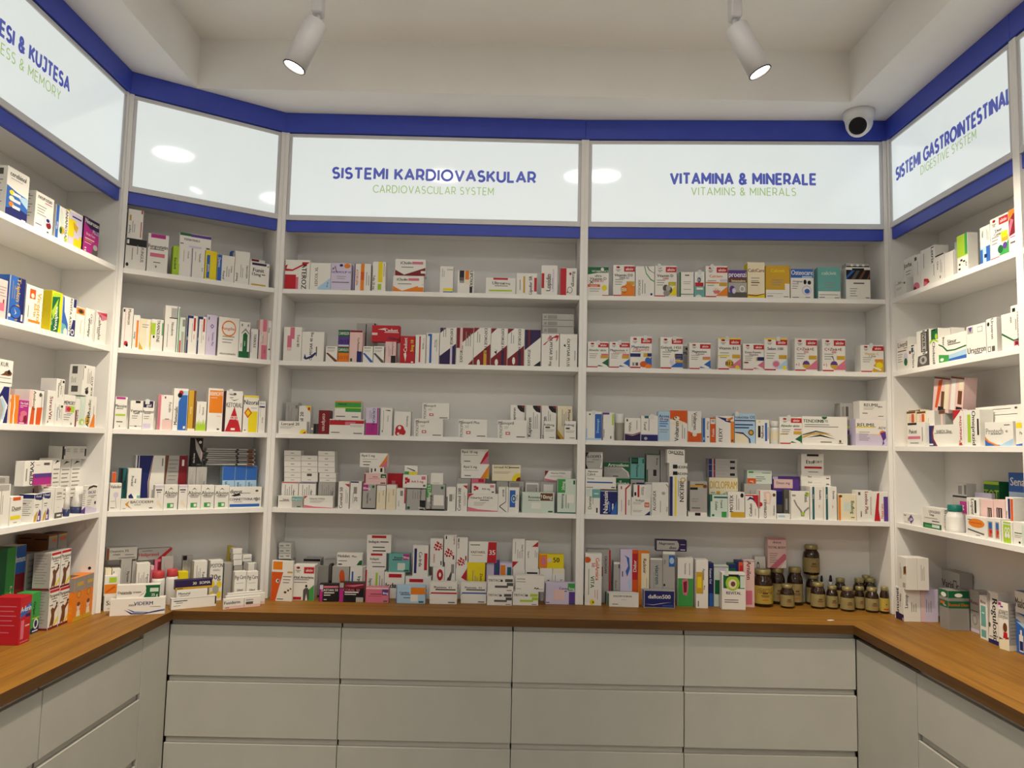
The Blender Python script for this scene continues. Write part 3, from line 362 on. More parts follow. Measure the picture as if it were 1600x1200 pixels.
BL5|B|203.6|100.0|915.0|52.8|136.7|50.0|s|r .2 .6 .8 .8 w|pale grey carton behind, left of horizontal leaf box|
BL5|B|251.6|50.0|915.0|67.2|120.2|45.0|s|e .58 .7 .16 .2 A;e .62 .5 .17 .2 p;r .45 .5 .75 .7 A;r 0 .25 1 .3 Y|white grey box with orange capsule picture|
BL5|B|322.5|50.0|915.0|57.9|120.1|45.0|w|r .1 .35 .22 .85 b;V .65 .55 .22 k Irpet;r 0 0 1 .25 Y;r .85 0 1 1 s|white box with blue bar and yellow foot|
BL5|B|268.3|50.0|1035.2|100.4|52.0|40.0|w|t .27 .8 .22 k Nebilet;t .68 .78 .17 G Plus;r .05 .4 .4 .45 G;r .05 .12 .2 .2 k;p .78 .1 1 .1 1 .5 .9 .45 E|white horizontal box with green leaf corner|
BL5|B|224.9|-42.0|915.0|72.4|65.6|35.0|k|r .02 0 .18 .7 m;r .02 .72 .2 .98 v;r .22 .8 1 .92 p;t .6 .67 .14 w LASTAN 50;r .25 .48 .8 .54 w;r .25 .35 .6 .4 w;r .25 .1 .4 .14 w|black box with magenta edge, left of two|yaw=6
BL5|B|301.5|-39.3|915.0|93.4|73.5|35.0|k|r 0 0 .17 .7 m;r 0 .74 .17 1 s;r .2 .72 1 .98 R;p .2 .85 .6 .8 1 .9 1 .95 .5 .88 p;t .5 .63 .14 p CORAL 50;r .22 .48 .8 .54 w;r .22 .38 .7 .42 w;r .7 0 1 .25 s|black box with pink streaks and white square|
BL5|B|380.8|60.0|915.0|76.0|108.8|45.0|w|r 0 0 .08 1 r;r .55 .2 .66 .9 l;V .3 .5 .16 k Ispori;L .75 .3 .5 2|white box with lime stripe and red edge|
BL5|B|384.5|62.0|1023.8|77.8|65.2|45.0|w|r .2 .85 .8 .98 r;t .4 .65 .14 k Indapin;r .25 .4 .75 .44 G;r .3 .14 .95 .2 G|white box with red bar, lower of indigo-lettered pair|
BL5|B|381.9|62.0|1089.0|97.2|72.0|45.0|w|r .2 .82 .8 .96 r;t .3 .62 .15 k Indapin;r .55 .58 .9 .64 G;r .25 .28 .75 .34 G;r .25 .08 .8 .14 k|white box with red bar, topmost of its pile|
BL5|B|460.1|48.0|915.0|79.8|102.4|45.0|w|r .2 .8 .85 .94 r;t .33 .5 .2 k Irda;t .7 .48 .13 G 300mg|white box with red bar above pink purple box|
BL5|B|470.6|50.0|1017.4|86.4|71.4|45.0|t|r 0 0 .03 1 k;r .7 .68 1 1 m;t .85 .82 .13 w 20mg;t .5 .8 .12 k Rizamin;r .2 .66 .65 .7 k;r .45 .1 .8 .5 h;r .75 .04 .98 .13 E|teal box with magenta block|
BL5|B|542.7|48.0|915.0|101.4|86.9|45.0|w|r .15 .75 .7 .9 r;t .35 .45 .13 k Co-Irda;t .7 .43 .1 G 300mg|white box with red bar, carrying an upright box|
BL5|B|569.5|50.0|1001.9|61.0|122.5|45.0|w|r .08 .1 .25 .9 n;r .75 .2 .95 .75 r;V .5 .55 .22 k Co-Irda|upright white box with navy and red side bars|
BL5|B|404.1|-41.3|915.0|87.2|57.8|35.0|p|r .72 .5 1 .95 u;t .87 .65 .15 w 8mg;r .2 .55 .7 .6 R;r .1 .42 .7 .45 r;r .78 .06 .96 .15 E;r 0 .9 1 1 i|pink box with purple block|
BL5|B|520.5|-40.3|915.0|111.9|66.3|35.0|B|r .5 .52 1 .92 a;r 0 0 .02 1 b;t .28 .62 .12 n Candesa;r .15 .48 .48 .52 n;r .25 .3 .48 .34 n;r .78 .04 .95 .14 T;r .5 .1 .75 .5 w|light blue box with orange block|
BL5|B|650.0|60.0|915.0|45.8|125.4|45.0|w|e .62 .75 .28 .18 r;e .62 .75 .1 .07 w;V .6 .2 .2 G Dor|small white box with red virus-like dot|
BL5|B|696.8|60.0|915.0|42.0|143.9|45.0|w|p .1 .4 .8 .9 .6 .5 .9 .45 .5 .4 .3 .6 G;p .3 .2 .9 .1 .6 .3 k;r .6 .7 .9 .95 g|white box with black brush strokes|
BL5|B|740.4|60.0|915.0|44.6|120.9|45.0|w|p .5 .7 1 1 1 .6 r;V .25 .4 .15 k Enap|white box with red triangle, behind blue line box|
BL5|B|636.1|60.0|1040.4|51.1|110.6|45.0|w|m .62 .72 .36 r;v .3 .3 .17 r Lotens;r .85 .05 .93 .2 k|white box with dotted red disc, left of three|
BL5|B|691.9|60.0|1058.9|48.6|107.1|45.0|w|m .38 .33 .36 r;V .85 .8 .17 R Lopres;r .1 .85 .2 .97 k;r .72 .1 .85 .25 R|white box with dotted red disc, middle of three|
BL5|B|742.1|60.0|1035.9|44.2|122.2|45.0|w|m .42 .2 .38 r;V .2 .75 .17 R Lopres;r .1 .85 .2 .97 k;r .8 .25 .92 .4 R|white box with dotted red disc, right of three|
BL5|B|786.7|55.0|915.0|70.7|145.5|45.0|y|V .8 .5 .15 k Zestoretic;L .3 .2 .6 2;L .55 .3 .3 1|yellow box with vertical print|
BL5|B|790.7|57.0|1060.5|111.1|82.0|13.0|w|p .66 0 1 0 1 1 .7 1 r;t .84 .5 .24 w 35;t .33 .5 .115 d VASTAREL;r .05 .83 .4 .87 G;r .1 .33 .5 .36 Y|white box with large red 35 panel|
BL5|B|859.5|70.8|915.0|55.0|150.8|32.2|u|r .05 .1 .6 .95 v;V .25 .5 .2 m Carvel;r .7 .7 .95 .9 T|purple box with pink vertical lettering|
BL5|B|916.0|58.0|915.0|49.0|145.0|45.0|v|r .05 .3 .45 .95 a;v .25 .6 .2 w 6.25;r .6 .6 .95 .9 T;r .5 0 1 .5 u|purple box with orange block|
BL5|B|968.5|62.0|915.0|48.5|122.8|45.0|w|p .6 .4 1 .8 1 .4 G|small white box with dark corner, back row|
BL5|B|1018.2|62.0|915.0|54.9|123.9|45.0|w|r .1 .85 .9 .9 k;r .3 .5 .8 .6 G|small white box with open flap, back row|
BL5|B|1075.6|62.0|915.0|49.8|127.6|45.0|w|V .7 .5 .2 k Ketigel;L .2 .3 .5 1|small white box with vertical print, back row|
BL5|B|1126.6|62.0|915.0|48.5|127.5|45.0|w|V .75 .5 .2 k Loteger;L .2 .3 .5 1;r 0 .85 1 1 c|small white box right of back row, beside post|
BL5|B|965.3|64.0|1037.8|49.2|118.2|40.0|w|p 0 .02 .5 .24 0 .24 r;L .4 .35 .3 4;V .8 .7 .12 k Enap-H;L .2 .5 .4 1|tall white box with red triangle at foot|
BL5|B|1016.6|64.0|1038.9|51.7|111.9|40.0|w|p .5 .78 1 .97 1 .78 r;L .75 .4 .25 4;V .25 .5 .12 k Enap-H|tall white box with red triangle at top|
BL5|B|1071.4|64.0|1042.6|99.9|54.3|40.0|y|r 0 0 .33 1 a;e .18 .5 .1 .3 p;t .7 .62 .36 k 50;e .42 .6 .1 .16 i|yellow box with orange end marked 50|
BL5|B|649.3|-39.7|915.0|104.6|82.0|42.0|w|r .05 .47 1 .54 r;p 0 .4 .1 .54 .05 .54 r;t .38 .78 .1 k Physiotens;t .75 .78 .09 k 0.2;r .2 .64 .95 .7 G;r .68 .05 .93 .1 G|white box with full red stripe at front|
BL5|B|767.3|-16.3|915.0|99.3|77.8|42.0|w|r .05 .47 1 .54 b;p 0 .4 .1 .54 .05 .54 b;t .38 .78 .1 k Physiotens;t .75 .78 .09 k 0.4;r .2 .64 .95 .7 G;r .68 .05 .93 .1 G|white box with full blue stripe at front|
BL5|B|870.0|-42.0|915.0|95.9|51.8|38.0|w|t .28 .75 .17 G TRITACE;p .5 .72 .55 .83 .6 .72 .55 .64 k;r .68 .65 .98 .85 G;r .28 .25 .8 .4 G;r .75 .38 1 .6 G;r .75 .05 .95 .1 G|white box with charcoal step graphic, lower one|
BL5|B|871.2|-41.0|966.8|98.6|56.7|36.0|w|t .28 .75 .17 G TRITACE;p .5 .72 .55 .83 .6 .72 .55 .64 k;r .68 .65 .98 .85 G;r .28 .25 .8 .4 G;r .75 .38 1 .6 G;r .75 .05 .95 .1 G|white box with charcoal step graphic, upper one|
BL5|B|968.5|-32.1|915.0|98.8|52.0|38.0|w|t .28 .75 .17 G TRITACE;p .5 .72 .55 .83 .6 .72 .55 .64 k;r .68 .65 .98 .85 l;r .28 .25 .8 .4 l;r .75 .38 1 .6 l;r .75 .05 .95 .1 G|white box with green step graphic|
BL5|B|978.4|-31.1|967.0|110.1|60.8|36.0|w|t .2 .8 .11 G Lorinest;r .03 .6 .35 .63 G;r .03 .15 .2 .18 g;p .65 .15 .7 .3 .75 .12 .8 .25 .85 .15 .72 .2 k;r .85 .14 .98 .17 g|plain white box on the green step box|
BL5|B|1094.5|-0.6|915.0|117.5|82.0|38.0|v|r .76 .65 1 1 e;t .88 .75 .12 w 25mg;r .8 0 1 .6 u;t .62 .75 .12 n Carvel;r .6 .6 .73 .64 n;r .3 .2 .65 .7 i;r 0 0 .02 1 k;r .85 .03 .98 .1 T;r .03 .06 .15 .1 G|lilac box with green block by the post|
BR1|B|16.5|12.0|2137.6|85.2|120.6|45.0|w|r 0 .8 1 1 E;p 0 .74 .5 .8 0 .8 E;e .7 .92 .08 .06 w;t .7 .85 .07 w VITABIOTICS;t .5 .7 .09 E ultra;t .5 .6 .1 G Vitamin D;p .08 .42 .25 .55 .27 .53 .1 .4 k;p .08 .53 .25 .42 .27 .44 .1 .55 k;t .5 .52 .08 r 2000 IU;r 0 .31 .6 .4 A;t .3 .355 .05 w optimum;e .8 .28 .13 .1 y;l .1 .23 .5 2;r .7 0 1 .04 A|white box with green top and orange sun|
BR1|B|119.7|12.0|2137.6|87.6|129.7|45.0|w|e .22 .93 .09 .035 r;p .2 .935 .3 .935 .25 .89 k;t .23 .85 .035 k Doppel;t .23 .81 .035 k herz;r .5 .79 1 .96 r;t .75 .875 .09 w aktiv;t .47 .68 .09 k Vitamin D3;t .5 .59 .07 G 2000 IU;l .08 .52 .4 3;p .45 .05 1 .05 1 .36 a;r .62 .36 .98 .48 Y;r 0 0 .48 .045 r;p .35 0 1 0 1 .3 .7 .45 .45 .3 a;e .5 .22 .15 .12 A;e .5 .22 .1 .08 Y;t .5 .22 .1 w D3|white box with red tab and orange D3 ball|
BR1|B|209.9|12.0|2137.6|75.8|125.4|50.0|w|v .2 .3 .12 G OTOCIADE;p .45 1 .55 .75 .8 .55 1 .48 1 .52 .82 .59 .58 .78 .5 1 e;p .6 1 .7 .88 .9 .8 1 .77 1 .79 .9 .82 .73 .9 .65 1 G;L .35 .1 .45 2;e .85 .08 .06 .04 n|white box with green arcs and vertical grey name|
BR1|B|288.2|12.0|2137.6|85.9|129.0|45.0|w|e .22 .93 .09 .035 r;p .2 .935 .3 .935 .25 .89 k;t .23 .85 .035 k Doppel;t .23 .81 .035 k herz;r .5 .79 1 .96 r;t .75 .875 .09 w aktiv;t .47 .68 .09 k Vitamin D;t .5 .59 .07 r 1000;l .08 .52 .4 3;p .45 .05 1 .05 1 .36 y;r .62 .36 .98 .48 Y;r 0 0 .48 .045 r;e .5 .28 .14 .11 G;e .66 .22 .15 .12 G;e .55 .12 .16 .1 g;e .62 .28 .11 .09 s;e .8 .4 .1 .05 l|white box with red tab and gold ring of tablets|tab=0.2
BR1|B|384.4|12.0|2137.6|58.8|103.6|45.0|w|r 0 0 .12 1 E;r .12 .1 1 .13 E;r 0 0 1 .1 w;r 0 0 .12 .1 E;r .4 .85 .7 .9 G;l .3 .6 .5 2;l .3 .3 .5 1|white box with green left edge and base line|
BR1|B|445.7|12.0|2137.6|40.8|105.5|40.0|t|r 0 .43 1 1 w;p .1 .85 .9 .85 .5 .6 h;e .45 .68 .2 .1 n;t .45 .68 .1 w D;r .05 .43 .9 .58 r;r .2 .3 .85 .38 w;l .15 .25 .7 2;e .4 .02 .3 .08 w|slim white and blue box with red band and droplet|tab=0.5
BR1|B|490.4|12.0|2137.6|87.9|130.0|45.0|w|e .22 .93 .09 .035 r;p .2 .935 .3 .935 .25 .89 k;t .23 .85 .035 k Doppel;t .23 .81 .035 k herz;r .5 .79 1 .96 r;t .75 .875 .09 w aktiv;t .47 .68 .09 a Calcium;l .08 .52 .4 3;p .45 .05 1 .05 1 .36 a;r .62 .36 .98 .48 Y;r 0 0 .48 .045 r;r 0 .45 .6 .49 a;e .5 .22 .18 .12 c;p .32 .22 .68 .22 .6 .12 .4 .12 p;t .5 .25 .07 A Ca;r .65 .5 1 .58 v|white box with red tab and orange Calcium name|tab=0.3
BR1|B|580.9|12.0|2137.6|73.7|113.9|45.0|s|r 0 .72 1 1 u;t .5 .85 .2 w proenzi;r 0 .55 1 .72 d;t .55 .62 .1 c Intensive;r 0 0 1 .2 G;e .2 .3 .15 .14 u;e .3 .25 .1 .1 v;e .75 .32 .15 .12 w;e .75 .32 .1 .08 s|purple topped box over brown olive base|
BR1|B|657.2|12.0|2137.6|68.5|146.1|55.0|y|r 0 .1 1 1 c;t .5 .78 .1 R CalciCare;l .2 .55 .5 2;r .2 .42 .7 .45 d;r .2 .35 .6 .37 d;p 0 .1 .5 .08 1 .13 1 .11 .5 .05 0 .07 R|tall pale yellow box with red brown name|
BR1|B|729.5|12.0|2137.6|94.9|134.0|45.0|Y|r 0 0 1 .26 w;r .8 .2 1 .45 w;t .5 .85 .1 y Calcivit;l .25 .55 .5 3;r .05 .06 .3 .08 G;r .75 .04 .95 .06 G;r .05 .14 .7 .15 g|plain yellow box with white lower part|
BR1|B|828.1|12.0|2137.6|89.6|122.0|45.0|w|r 0 .78 1 1 b;r 0 .7 1 .78 b;t .5 .88 .17 w Osteocare;r .5 .71 .95 .76 B;t .3 .58 .07 G Original;e .63 .56 .07 .08 k;e .82 .54 .08 .07 k;l .05 .48 .3 3;e .7 .28 .22 .17 v;e .7 .28 .16 .12 w;e .72 .25 .12 .08 b;r .05 .03 .35 .05 G;r .65 .03 .85 .05 G|white box with royal blue top and tablets|
BR1|B|935.4|12.0|2137.6|88.1|129.7|45.0|t|r 0 0 1 .24 w;t .5 .82 .12 h calcivit;l .3 .5 .5 3;r .05 .04 .3 .06 G;r .75 .03 .95 .05 G;r .05 .12 .9 .14 g|plain teal box with white lower part|
BR1|B|1046.1|12.0|2137.6|95.3|131.0|50.0|w|r 0 .62 1 .92 k;p 0 .7 .25 .92 .4 .92 0 .62 b;p .2 .62 .45 .92 .6 .92 .35 .62 G;p .5 .62 .75 .92 .85 .92 .62 .62 d;p .85 .62 1 .85 1 .72 .92 .62 d;r .25 .9 .75 .97 k;r .3 .48 .75 .52 G;l .15 .32 .3 4;r .8 .04 .95 .06 G|white box with dark diagonal striped photo|
BR1|B|1047.6|13.0|2268.6|90.5|15.9|45.0|s|r 0 0 1 .3 k;e .25 .5 .07 .3 w;e .5 .5 .07 .3 w;e .75 .5 .07 .3 w|silver blister card lying on striped photo box|n=blister_card,cat=blister pack
BR2|B|20.3|12.0|1846.7|84.6|105.0|40.0|w|e .22 .93 .09 .035 r;p .2 .935 .3 .935 .25 .89 k;t .23 .85 .035 k Doppel;t .23 .81 .035 k herz;r .5 .79 1 .96 r;t .75 .875 .09 w aktiv;t .47 .68 .09 E Abwehr aktiv;l .08 .52 .4 3;p .45 .05 1 .05 1 .36 E;r .62 .36 .98 .48 Y;r 0 0 .48 .045 r;p .4 .14 .9 .02 .95 .08 .5 .25 w;r .65 .48 .98 .54 p|small white red-tab box with green corner|tab=0.5
BR2|B|107.4|12.0|1846.7|81.8|106.4|40.0|w|e .22 .93 .09 .035 r;p .2 .935 .3 .935 .25 .89 k;t .23 .85 .035 k Doppel;t .23 .81 .035 k herz;r .5 .79 1 .96 r;t .75 .875 .09 w aktiv;t .47 .68 .09 n Magnesium +;t .5 .59 .07 Y Calcium+D3;l .08 .52 .4 3;p .45 .05 1 .05 1 .36 b;r .62 .36 .98 .48 Y;r 0 0 .48 .045 r;p .4 .14 .9 .02 .95 .08 .5 .25 w;r .65 .48 .98 .54 p|small white red-tab box with blue corner, left end|tab=0.5
BR2|B|190.4|12.0|1846.7|86.7|128.4|45.0|w|e .22 .93 .09 .035 r;p .2 .935 .3 .935 .25 .89 k;t .23 .85 .035 k Doppel;t .23 .81 .035 k herz;r .5 .79 1 .96 r;t .75 .875 .09 w aktiv;t .47 .68 .09 n Magnesium;t .5 .59 .07 A Calcium+D3;l .08 .52 .4 3;p .45 .05 1 .05 1 .36 b;r .62 .36 .98 .48 Y;r 0 0 .48 .045 r;r 0 .36 .48 .47 n;r .8 .38 1 .48 n;e .65 .13 .2 .1 A;e .85 .06 .15 .08 a;e .82 .25 .13 .1 b;r .1 .08 .2 .18 g;r .25 .08 .37 .18 G|taller white red-tab box with orange and blue balls|tab=0.7
BR2|B|311.5|12.0|1846.7|88.9|127.7|50.0|w|e .22 .93 .09 .035 r;p .2 .935 .3 .935 .25 .89 k;t .23 .85 .035 k Doppel;t .23 .81 .035 k herz;r .5 .79 1 .96 r;t .75 .875 .09 w aktiv;t .47 .68 .09 G Gelenk 1450;t .5 .59 .07 E + Kollagen;l .08 .52 .4 3;p .45 .05 1 .05 1 .36 b;r .62 .36 .98 .48 Y;r 0 0 .48 .045 r;r .66 .3 1 .48 n;r .66 .2 1 .28 Y;p .4 .2 .48 .35 .5 .22 .58 .36 .6 .2 .65 .15 .5 .1 v;r .68 .33 .95 .35 g;r .68 .4 .95 .42 g|white red-tab box with dark rectangle and blue splash|tab=0.62
BR2|B|412.8|80.0|1846.7|33.7|101.9|50.0|s|t .45 .72 .12 k Mag;e .5 .9 .2 .05 k;l .1 .55 .6 4|white box half hidden behind, left of Magnesium box|
BR2|B|425.8|12.0|1846.7|84.8|106.2|40.0|w|e .22 .93 .09 .035 r;p .2 .935 .3 .935 .25 .89 k;t .23 .85 .035 k Doppel;t .23 .81 .035 k herz;r .5 .79 1 .96 r;t .75 .875 .09 w aktiv;t .47 .68 .09 k Magnesium;t .5 .59 .07 G Calcium;l .08 .52 .4 3;p .45 .05 1 .05 1 .36 b;r .62 .36 .98 .48 Y;r 0 0 .48 .045 r;p .4 .14 .9 .02 .95 .08 .5 .25 w;r .65 .42 .98 .48 p|small white red-tab box with blue corner, mid shelf|
BR2|B|539.7|12.0|1846.7|89.6|128.7|45.0|w|e .22 .93 .09 .035 r;p .2 .935 .3 .935 .25 .89 k;t .23 .85 .035 k Doppel;t .23 .81 .035 k herz;r .5 .79 1 .96 r;t .75 .875 .09 w aktiv;t .47 .68 .09 k Vitamin B12;l .08 .52 .4 3;p .45 .05 1 .05 1 .36 p;r .62 .36 .98 .48 Y;r 0 0 .48 .045 r;r 0 .96 1 1 y;e .5 .2 .18 .12 Y;t .5 .2 .12 k B12;e .85 .08 .09 .06 y;r 0 .42 .5 .46 y|yellow topped red-tab box with B12 ball|tab=0.4
BR2|B|638.1|12.0|1846.7|83.0|106.9|40.0|w|e .22 .93 .09 .035 r;p .2 .935 .3 .935 .25 .89 k;t .23 .85 .035 k Doppel;t .23 .81 .035 k herz;r .5 .79 1 .96 r;t .75 .875 .09 w aktiv;t .47 .68 .09 G Eisen-Femin;t .5 .59 .07 R Vitamine;l .08 .52 .4 3;p .45 .05 1 .05 1 .36 p;r .62 .36 .98 .48 Y;r 0 0 .48 .045 r;p .4 .14 .9 .02 .95 .08 .5 .25 w;r .68 .36 1 .5 n;r .05 .26 .25 .31 R|small white red-tab box with rose corner|
BR2|B|722.5|12.0|1846.7|90.4|130.2|45.0|w|e .22 .93 .09 .035 r;p .2 .935 .3 .935 .25 .89 k;t .23 .85 .035 k Doppel;t .23 .81 .035 k herz;r .5 .79 1 .96 r;t .75 .875 .09 w aktiv;t .47 .68 .09 n Selen 100;l .08 .52 .4 3;p .45 .05 1 .05 1 .36 B;r .62 .36 .98 .48 Y;r 0 0 .48 .045 r;r 0 .96 1 1 y;e .5 .2 .18 .12 v;e .5 .2 .14 .09 p;e .87 .09 .09 .06 y|yellow topped red-tab box with pink ball|tab=0.6
BR2|B|841.7|12.0|1846.7|87.6|130.7|55.0|w|e .22 .93 .09 .035 r;p .2 .935 .3 .935 .25 .89 k;t .23 .85 .035 k Doppel;t .23 .81 .035 k herz;r .5 .79 1 .96 r;t .75 .875 .09 w aktiv;t .47 .68 .09 R C+Zink+E;t .5 .59 .07 A 400;l .08 .52 .4 3;p .45 .05 1 .05 1 .36 p;r .62 .36 .98 .48 Y;r 0 0 .48 .045 r;e .5 .2 .17 .12 Y;p .33 .2 .67 .2 .6 .3 .5 .32 .4 .3 u;t .1 .2 .1 p +1|tall red-tab box with purple gold ball, left of pair|
BR2|B|949.3|12.0|1846.7|89.8|131.1|55.0|w|e .22 .93 .09 .035 r;p .2 .935 .3 .935 .25 .89 k;t .23 .85 .035 k Doppel;t .23 .81 .035 k herz;r .5 .79 1 .96 r;t .75 .875 .09 w aktiv;t .47 .68 .09 R C+Zink+E;t .5 .59 .07 A 400;l .08 .52 .4 3;p .45 .05 1 .05 1 .36 p;r .62 .36 .98 .48 Y;r 0 0 .48 .045 r;e .5 .2 .17 .12 Y;p .33 .2 .67 .2 .6 .3 .5 .32 .4 .3 u;t .1 .2 .1 p +1;p .3 .45 .45 .48 .52 .3 .5 .3 .42 .44 G|tall red-tab box with purple gold ball, right of pair|
BR2|B|1098.7|12.0|1846.7|89.4|109.1|60.0|w|e .22 .93 .09 .035 r;p .2 .935 .3 .935 .25 .89 k;t .23 .85 .035 k Doppel;t .23 .81 .035 k herz;r .5 .79 1 .96 r;t .75 .875 .09 w aktiv;t .47 .68 .09 Y Vitamin C;t .5 .59 .07 G + Zink;l .08 .52 .4 3;p .45 .05 1 .05 1 .36 Y;r .62 .36 .98 .48 Y;r 0 0 .48 .045 r;p .5 0 1 0 1 .4 .75 .42 .55 .25 Y;e .8 .25 .15 .12 y;p .4 .2 .85 .05 .9 .1 .45 .25 w;r .6 .4 .95 .46 a|red-tab box with yellow Vitamin C and lemon|tab=0.45
BR3|B|16.5|12.0|1556.8|63.5|113.6|45.0|w|r .58 0 1 .92 b;r 0 0 1 .06 B;v .75 .5 .16 B Donecept;r .2 .88 .3 .93 k;r .02 .08 .1 .4 B|white box with blue right panel|tab=0.5
BR3|B|83.8|12.0|1556.8|44.4|110.9|45.0|w|r 0 .93 .6 1 u;r .85 .55 1 .95 l;v .1 .25 .15 G Donepez;r .7 .05 .8 .15 G;r 0 0 .04 1 u|white box with purple back edge and lime strip|
BR3|bottle2|135.2|25.8|1556.8|38.3|107.0|38.3|w||translucent grey pill container with white lid|
BR3|B|171.5|12.0|1556.8|63.3|91.1|13.0|w|p 0 0 0 .28 .5 .22 1 .35 1 0 U;p 0 .28 .5 .24 1 .36 1 .4 .5 .28 0 .31 R;V .35 .6 .17 G Vidisic;L .75 .5 .4 1;r .1 .85 .2 .95 G|white box with dark purple curved base|
BR3|B|236.0|12.0|1556.8|66.9|101.4|45.0|w|r 0 0 1 .25 n;e .28 .1 .1 .06 s;r .2 .9 .45 1 T;r 0 .25 1 .28 v;V .25 .6 .16 G Tersif;L .45 .4 .5 1|white box with navy base and teal mark|tab=0.65
BR3|B|304.1|12.0|1556.8|45.4|119.1|45.0|B|t .5 .85 .1 n Arova;t .5 .75 .09 R 20 mg;r .1 .65 .8 .68 b;r .1 .58 .85 .61 b;r .1 .5 .7 .53 b;l .1 .38 .8 2;r 0 0 1 .04 h|slim light blue box with navy lettering|
BR3|B|349.5|12.0|1556.8|69.3|125.3|50.0|w|r 0 .72 1 1 A;p 0 .72 .5 .7 1 .58 1 .75 A;p 0 .6 .5 .68 .9 .62 .6 .55 .2 .52 c;p .1 .72 .35 .82 .6 .76 .5 .7 .3 .68 k;e .4 .75 .16 .06 c;e .35 .77 .04 .03 k;p .05 .76 .25 .74 .1 .7 a;v .38 .28 .24 k Voltaren;L .7 .1 .45 2|white box with orange top and swimming eye symbol|
BR3|B|420.1|12.0|1556.8|54.0|122.7|50.0|w|r 0 0 1 .22 A;p 0 .36 .5 .27 1 .3 1 .2 0 .2 A;p .2 .22 .45 .3 .7 .24 .5 .18 k;e .5 .24 .18 .06 c;V .55 .68 .27 k Voltaren;L .3 .5 .4 1|white box with orange base and eye symbol, upside down|
BR3|B|477.9|12.0|1556.8|30.1|96.9|45.0|w|r 0 0 .35 1 b;V .72 .68 .28 k Flector;r .6 .2 .85 .25 G;r .1 .1 .25 .2 B|slim white box with blue left edge|
BR3|B|509.2|12.0|1556.8|20.1|98.7|45.0|A|r 0 .75 1 .95 w;r .2 .82 .8 .92 s;v .5 .4 .5 w Fastin|narrow orange red box with white top mark|
BR3|B|530.6|12.0|1556.8|71.4|106.0|45.0|w|p .05 .98 .4 .85 .55 .82 .6 .92 .3 .95 n;p .6 .9 .95 .98 .95 .9 .65 .82 .75 .78 a;p .45 .85 .9 .8 .9 .74 .5 .8 n;v .25 .3 .2 k FLEXY;r .82 0 1 .8 a;r .85 .04 .97 .12 d|white box with blue orange swirl top and orange side|
BR3|B|604.5|12.0|1556.8|80.0|117.7|45.0|B|r 0 .73 1 .78 n;t .55 .88 .1 G Glucosa OS;r 0 .6 .9 .64 n;r 0 .5 .7 .54 n;p 0 0 0 .4 .3 .38 .6 .3 .68 0 c;p 0 .38 .4 .36 .75 .15 .78 0 .72 0 .68 .15 .4 .3 0 .34 n;e .8 .36 .14 .1 d;e .8 .36 .09 .06 Y;r 0 .73 1 .74 w|light blue box with navy line, hands and seal|tab=0.05
BR3|B|686.9|12.0|1556.8|52.4|93.7|45.0|w|r .15 .25 .35 .75 k;r .68 .1 .85 .88 b;v .48 .5 .2 k Nalforex;r .2 .9 .35 .95 y;L .9 .2 .5 1|white box with black and blue upright bars|
BR3|bottle1|750.8|25.8|1556.8|37.4|91.0|37.4|w||white plastic bottle with white cap and side lime strip|
BR3|B|780.4|12.0|1556.8|85.8|107.3|13.0|w|e .22 .93 .09 .035 r;p .2 .935 .3 .935 .25 .89 k;t .23 .85 .035 k Doppel;t .23 .81 .035 k herz;r .5 .79 1 .96 r;t .75 .875 .09 w aktiv;t .47 .68 .09 E Abwehr aktiv;l .08 .52 .4 3;p .45 .05 1 .05 1 .36 E;r .62 .36 .98 .48 Y;r 0 0 .48 .045 r;p .4 .14 .9 .02 .95 .08 .5 .25 w;r .65 .52 .98 .57 p;r 0 .35 .35 .38 Y|white red-tab box with green corner|tab=0.42
BR3|B|867.4|12.0|1556.8|174.6|111.2|45.0|w|t .22 .84 .12 E TENDENS;t .46 .84 .09 G FORTE;p .43 1 .56 1 .54 .93 .49 .9 .45 .93 E;r .05 .7 .6 .72 G;r .05 .63 .8 .65 G;p 0 .28 .2 .4 .5 .42 .7 .3 .5 .37 .2 .35 0 .22 Y;p 0 .36 .3 .5 .65 .38 .3 .44 0 .32 G;p .1 .25 .4 .36 .75 .2 .4 .3 k;r .4 .08 .65 .11 G;e .84 .13 .025 .05 G;r .8 .05 .9 .07 G|large white box with wavy lines and green notch|
BR3|B|1074.0|12.0|1556.8|119.5|104.7|60.0|v|r 0 .45 1 1 w;p 0 .45 1 .45 1 .35 .2 .45 i;t .35 .78 .15 G REUMIL;t .85 .68 .1 G ADV;r 0 .68 .6 .72 y;l .1 .5 .35 5;e .87 .48 .1 .1 a;p .8 .5 .97 .55 .98 .3 .9 .2 .92 .08 .85 .02 .88 .2 .83 .35 u|large white lilac box with knee joint picture|
BR3|B|1090.7|13.0|1661.5|102.8|72.0|60.0|w|t .45 .78 .18 G REUMIL;t .78 .7 .1 k plus;l .15 .6 .4 2;r .1 .3 .3 .34 G;r .7 .15 .9 .18 G|white box on top of the knee picture box|
BR3|B|1049.0|75.0|1556.8|47.9|103.3|60.0|g|r 0 .45 1 .6 u;r 0 .68 1 .75 l|grey lilac box behind, between large boxes|
BR3|B|1040.2|75.0|1660.1|53.1|66.8|60.0|s|r .1 .2 .3 .8 g;r .4 .2 .6 .8 G|grey box stacked behind, left of topmost box|
BR4|B|19.2|12.0|1265.1|58.0|98.4|40.0|w|r .45 .65 1 1 t;r .05 .7 .35 1 h;v .3 .45 .22 E Doreta;L .5 .4 .4 1;r .75 .05 .85 .25 k;r .6 .8 .9 .84 w|white box with teal upper block|
